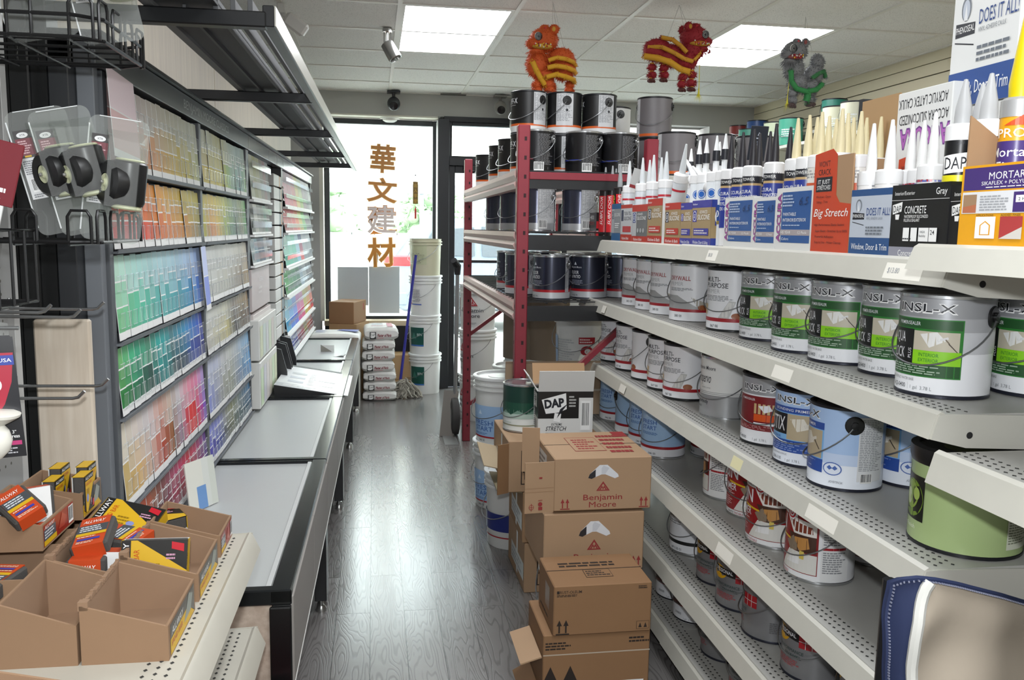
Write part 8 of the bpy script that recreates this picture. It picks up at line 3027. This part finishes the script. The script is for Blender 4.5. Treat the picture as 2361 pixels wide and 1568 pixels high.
def blister(loc, rot, label, s=1.0):
  t = thing('blister_pack', label, 'blister pack', loc, 0, 'clear blister packs of rollers')
  t.rotation_euler = rot
  w, h, d = .098 * s, .215 * s, .062 * s
  b = MB()
  # back sheet with rounded corners and a raised bubble
  rr = .016
  out = []
  for cx, cz, a0 in ((w - rr, h - rr, 0), (rr, h - rr, 90), (rr, rr, 180), (w - rr, rr, 270)):
    for a in range(0, 91, 15):
      out.append((cx + rr * cos(R_(a0 + a)), cz + rr * sin(R_(a0 + a))))
  b.prism(out, 'y', 0, .0014, PLST)
  x0, x1, z0, z1 = w * .30, w * .97, h * .22, h * .90
  k = .014
  vs = [(x0, 0, z0), (x1, 0, z0), (x1, 0, z1), (x0, 0, z1), (x0 + k, -d, z0 + k), (x1 - k * .2, -d, z0 + k), (x1 - k * .2, -d, z1 - k * 1.6), (x0 + k, -d, z1 - k * 1.2)]
  b.add(vs, [(4, 5, 6, 7), (0, 1, 5, 4), (1, 2, 6, 5), (2, 3, 7, 6), (3, 0, 4, 7)], PLST)
  b.build('shell', t, smooth=20)
  b = MB()
  edge = mat('#d5d8d8', .25)
  b.tube([(0.001, .0, q) for q in (rr, h - rr)], .0013, edge, 6)
  b.tube([(rr, 0, h - .001), (w - rr, 0, h - .001)], .0009, edge, 6)
  b.build('rim', t)
  b = MB()
  f = flat((w * .07, -.001, h * .30), (1, 0, 0), (0, 0, 1))
  lw, lh = w * .27, h * .55
  b.decal(f, [('r', 0, 0, lw, lh, c_('#cfd0d0')), ('r', 0, lh * .60, lw, lh, c_('#2a2626')), ('r', 0, lh * .64, lw, lh * .88, c_('#6c2430')), ('c', lw * .5, lh * .93, lw * .34, lh * .04, c_('#d8d8d8')), ('t', 'XTR', lw * .5, lh * .915, lh * .03, T_, {'a': 'c'}), ('l', lw * .12, lh * .66, lw * .9, lh * .86, 6, c_('#c8a0a4')), ('r', lw * .3, lh * .61, lw * .7, lh * .635, YEL), ('l', lw * .08, lh * .36, lw * .92, lh * .57, 7, c_('#6a6c70')), ('bc', lw * .2, lh * .10, lw * .8, lh * .30), ('l', lw * .15, lh * .02, lw * .85, lh * .08, 2, c_('#6a6c70'))])
  b.build('label', t)
  # roller: black tyre, cream hub and end caps
  M0 = Matrix.Translation((w * .52, -d * .55, h * .47)) @ Matrix.Rotation(R_(34), 4, 'Z') @ Matrix.Rotation(R_(-90), 4, 'Y')
  b = MB()
  b.M = M0
  rb = mat('#131314', .35)
  b.lathe([(.016, .016), (.032, .016), (.038, .010), (.041, -.004), (.038, -.018), (.016, -.020)], rb, 36)
  b.build('tyre', t)
  b = MB()
  b.M = M0
  cm = mat('#c9cba8', .45)
  b.lathe([(0, .017), (.005, .017), (.008, .014), (.015, .015), (.016, .010)], cm, 24)
  b.sphere((0, 0, .019), .0035, mat('#c8c8c8', .2, .9), 10)
  b.build('hub', t)
  b = MB()
  b.lathe([(0, h * .31), (.026, h * .31), (.029, h * .34), (.029, h * .64), (.026, h * .655), (0, h * .655)], rb, 26, cx=w * .76, cy=-d * .52)
  b.build('bracket', t)
  for q0, q1 in ((h * .655, h * .675), (h * .275, h * .31)):
    b = MB()
    b.lathe([(0, q0), (.022, q0), (.024, q0 + .002), (.024, q1 - .002), (.022, q1), (0, q1)], cm, 24, cx=w * .76, cy=-d * .52)
    b.build('end_cap', t)
  return t


p = onY(182, 551, 1.60)
blister((p.x, 1.60, 1.392), (0, R_(7), R_(8)), 'clear roller pack standing at the right of the lower basket')
p = onY(142, 551, 1.60)
blister((p.x - .002, 1.615, 1.392), (0, R_(-13), R_(12)), 'clear roller pack leaning left, middle of the lower basket')
p = onY(80, 548, 1.60)
blister((p.x - .002, 1.632, 1.392), (0, R_(-13), R_(12)), 'clear roller pack leaning left at the left edge of the lower basket')
p = onY(205, 160, 1.60)
t = blister((p.x - .008, 1.60, 1.716), (0, R_(-12), R_(20)), 'clear roller pack in the upper basket beside the canopy arm', 1.05)
p = onY(60, 118, 1.60)
t = blister((p.x - .03, 1.62, 1.716), (0, R_(-14), R_(10)), 'clear roller pack at top left, cut by the picture edge', 1.15)

# red and white card packet and small basket at the left edge
b = MB()
p = onY(47, 382, 1.40)
b.box(-.12, 0, 0, .004, -.065, .03, c_('#6c2028', .35), .001)
b.box(-.115, -.012, .0005, .0035, -.12, -.065, c_('#d0d0ce', .5))
b.decal(flat((-.12, 0, -.065), (1, 0, 0), (0, 0, 1)), [('c', .075, .055, .014, .014, WHITE), ('t', 'X', .075, .048, .014, T_, {'a': 'c'}), ('l', .07, .018, .115, .03, 1, WHITE), ('l', .08, .004, .11, .014, 1, WHITE)])
o = b.build('card_packet', loc=(p.x, 1.40, p.z))
o.rotation_euler = (0, R_(14), 0)
tag(o, 'dark red and white card packet at the left edge before the roller packs', 'packet')
t = thing('wire_basket', 'small black wire basket hanging low at the left edge', 'wire basket', LW(-.72, 1.36, 1.29), RZL, 'black wire baskets')
for zz in (0, .115):
  b = MB()
  b.tube([(0, 0, zz), (.15, 0, zz), (.15, .14, zz), (0, .14, zz)], .003, WB, 6)
  b.build('rim', t)
b = MB()
for (x, y) in ((.15, .0), (.15, .05), (.15, .1), (.10, 0), (.05, 0), (.15, .14)):
  b.tube([(x, y, 0), (x, y, .115)], .0024, WB, 6)
for i in range(5):
  b.tube([(.0, .014 + .028 * i, 0), (.15, .014 + .028 * i, 0)], .0018, WB, 5)
b.build('side_wires', t)

# peg hooks
HK = mat('#8f9090', .25, .85)
for i, (px, py, tx, ty, lab) in enumerate(((25, 695, 240, 697, 'upper long chrome peg hook in front of the black cabinet'), (-60, 712, 186, 714, 'chrome peg hook just above the wood board, second from the top'), (-30, 705, 118, 703, 'short chrome peg hook at the left edge below the top one'),
                     (45, 875, 250, 874, 'long chrome peg hook across the middle of the wood board'), (50, 908, 195, 902, 'lower chrome peg hook across the wood board'))):
  y = (1.79, 1.66, 1.62, 1.80, 1.74)[i]
  tip = onY(tx, ty, y)
  z = tip.z - .012
  b = MB()
  b.tube([(-.728 + KL * y, y, z), (tip.x - .022, y, z - .002), (tip.x - .012, y, z), (tip.x, y, z + .012)], .0031, HK, 8)
  b.tube([(-.728 + KL * y, y, z), (-.728 + KL * y, y, z + .02)], .003, HK, 8)
  tag(b.build('peg_hook'), lab, 'hook', 'chrome peg hooks')

# big blister card of wall plugs
t = thing('plug_packet', 'large red and black blister card with white plugs at the left edge', 'packet', (0, 0, 0))
P1, P2, P3 = onY(62, 1050, 1.36), onY(28, 773, 1.36), onY(0, 1085, 1.30)
b = MB()
U = Vector((1, .35, 0)).normalized()
Vv = (P2 - P1).normalized()
org = P1 - U * .15
Hh_ = (P2 - P1).length
mp = flat(org, U, Vv)
N_ = U.cross(Vv.normalized())
b.add([mp(0, 0, 0), mp(.15, 0, 0), mp(.15, Hh_ * .96, 0), mp(.146, Hh_, 0), mp(0, Hh_, 0)] + [mp(0, 0, -.003), mp(.15, 0, -.003), mp(.15, Hh_ * .96, -.003), mp(.146, Hh_, -.003), mp(0, Hh_, -.003)], [(0, 1, 2, 3, 4), (9, 8, 7, 6, 5), (0, 5, 6, 1), (1, 6, 7, 2), (2, 7, 8, 3)], c_('#1d1d22', .3))
q = Hh_
b.decal(mp, [('p', [(0, q * .08), (.118, q * .08), (.112, q * .30), (.130, q * .44), (.142, q * .62), (.148, q * .86), (0, q * .86)], c_('#9c1f34')), ('r', 0, q * .87, .15, q * .99, c_('#17171b')), ('t', '4Y', .095, q * .885, q * .075, WHITE, {'w': .03}), ('r', .118, q * .76, .148, q * .84, c_('#2c3c8c')), ('t', 'USA', .128, q * .785, q * .03, WHITE, {'w': .017}), ('t', 'PLUGS', .088, q * .70, q * .04, WHITE, {'w': .035, 'i': True}),
       ('c', .121, q * .60, .008, .010, WHITE), ('c', .121, q * .60, .0062, .008, c_('#c9c9c4')), ('l', .09, q * .49, .136, q * .54, 2, c_('#e0c0c4')), ('l', .09, q * .37, .136, q * .43, 2, c_('#e0c0c4')), ('p', [(.112, 0), (.15, 0), (.15, q * .35), (.125, q * .30)], c_('#17171b')), ('t', 'For up to 3"', .108, q * .195, q * .028, WHITE, {'w': .032}), ('t', 'damaged areas', .108, q * .16, q * .028, WHITE, {'w': .036}), ('r', .106, q * .10, .146, q * .135, c_('#a83468')), ('l', .11, q * .03, .145, q * .085, 3, c_('#b0b0b4')), ('r', .07, 0, .10, q * .14, c_('#d8d8d6')), ('bc', .074, q * .01, .098, q * .12)], w0=.0006)
b.build('card', t)
b = MB()
b.M = Matrix.Translation(mp(.118, q * .33, .012)) @ Matrix.Rotation(R_(6), 4, 'Y')
pw_ = mat('#d4d2c8', .4)
b.lathe([(0, -.060), (.010, -.058), (.020, -.045), (.022, -.03), (.017, -.016), (.010, -.008), (.022, 0), (.030, .006), (.031, .010), (.024, .013), (0, .014)], pw_, 26)
b.build('plug', t)
b = MB()
b.tube([(-.728 + KL * 1.3, mp(.13, q, 0).y, mp(.13, q, 0).z + .012), mp(.14, q * .995, .0) + Vector((.02, 0, .012))], .003, HK, 8)
tag(b.build('peg_hook'), 'chrome peg hook carrying the red and black blister card', 'hook', 'chrome peg hooks')
b = MB()
b.add([mp(.115, q * .985, -.001), mp(.146, q * .985, -.001), mp(.146, q + .018, -.001), mp(.125, q + .022, -.001), mp(.115, q + .018, -.001)], [(0, 1, 2, 3, 4)], PLST)
b.build('hang_tab', t)

# red bucket at the bottom edge
t = thing('bucket', 'red bucket peeping up at the bottom edge below the left shelves', 'bucket', (-.262, 1.80, 0))
b = MB()
b.lathe([(0, 0), (.115, 0), (.135, .345), (.142, .345), (.142, .36), (.135, .362), (.130, .35), (.112, .01), (0, .01)], c_('#a01c30', .3), 40)
b.build('body', t)
b = MB()
b.tube([(.146 * cos(a * pi / 16), .03 + .146 * abs(sin(a * pi / 16)) * .2, .34 - .10 * sin(a * pi / 16)) for a in range(17)], .003, c_('#7c1424', .3), 6)
b.build('handle', t)
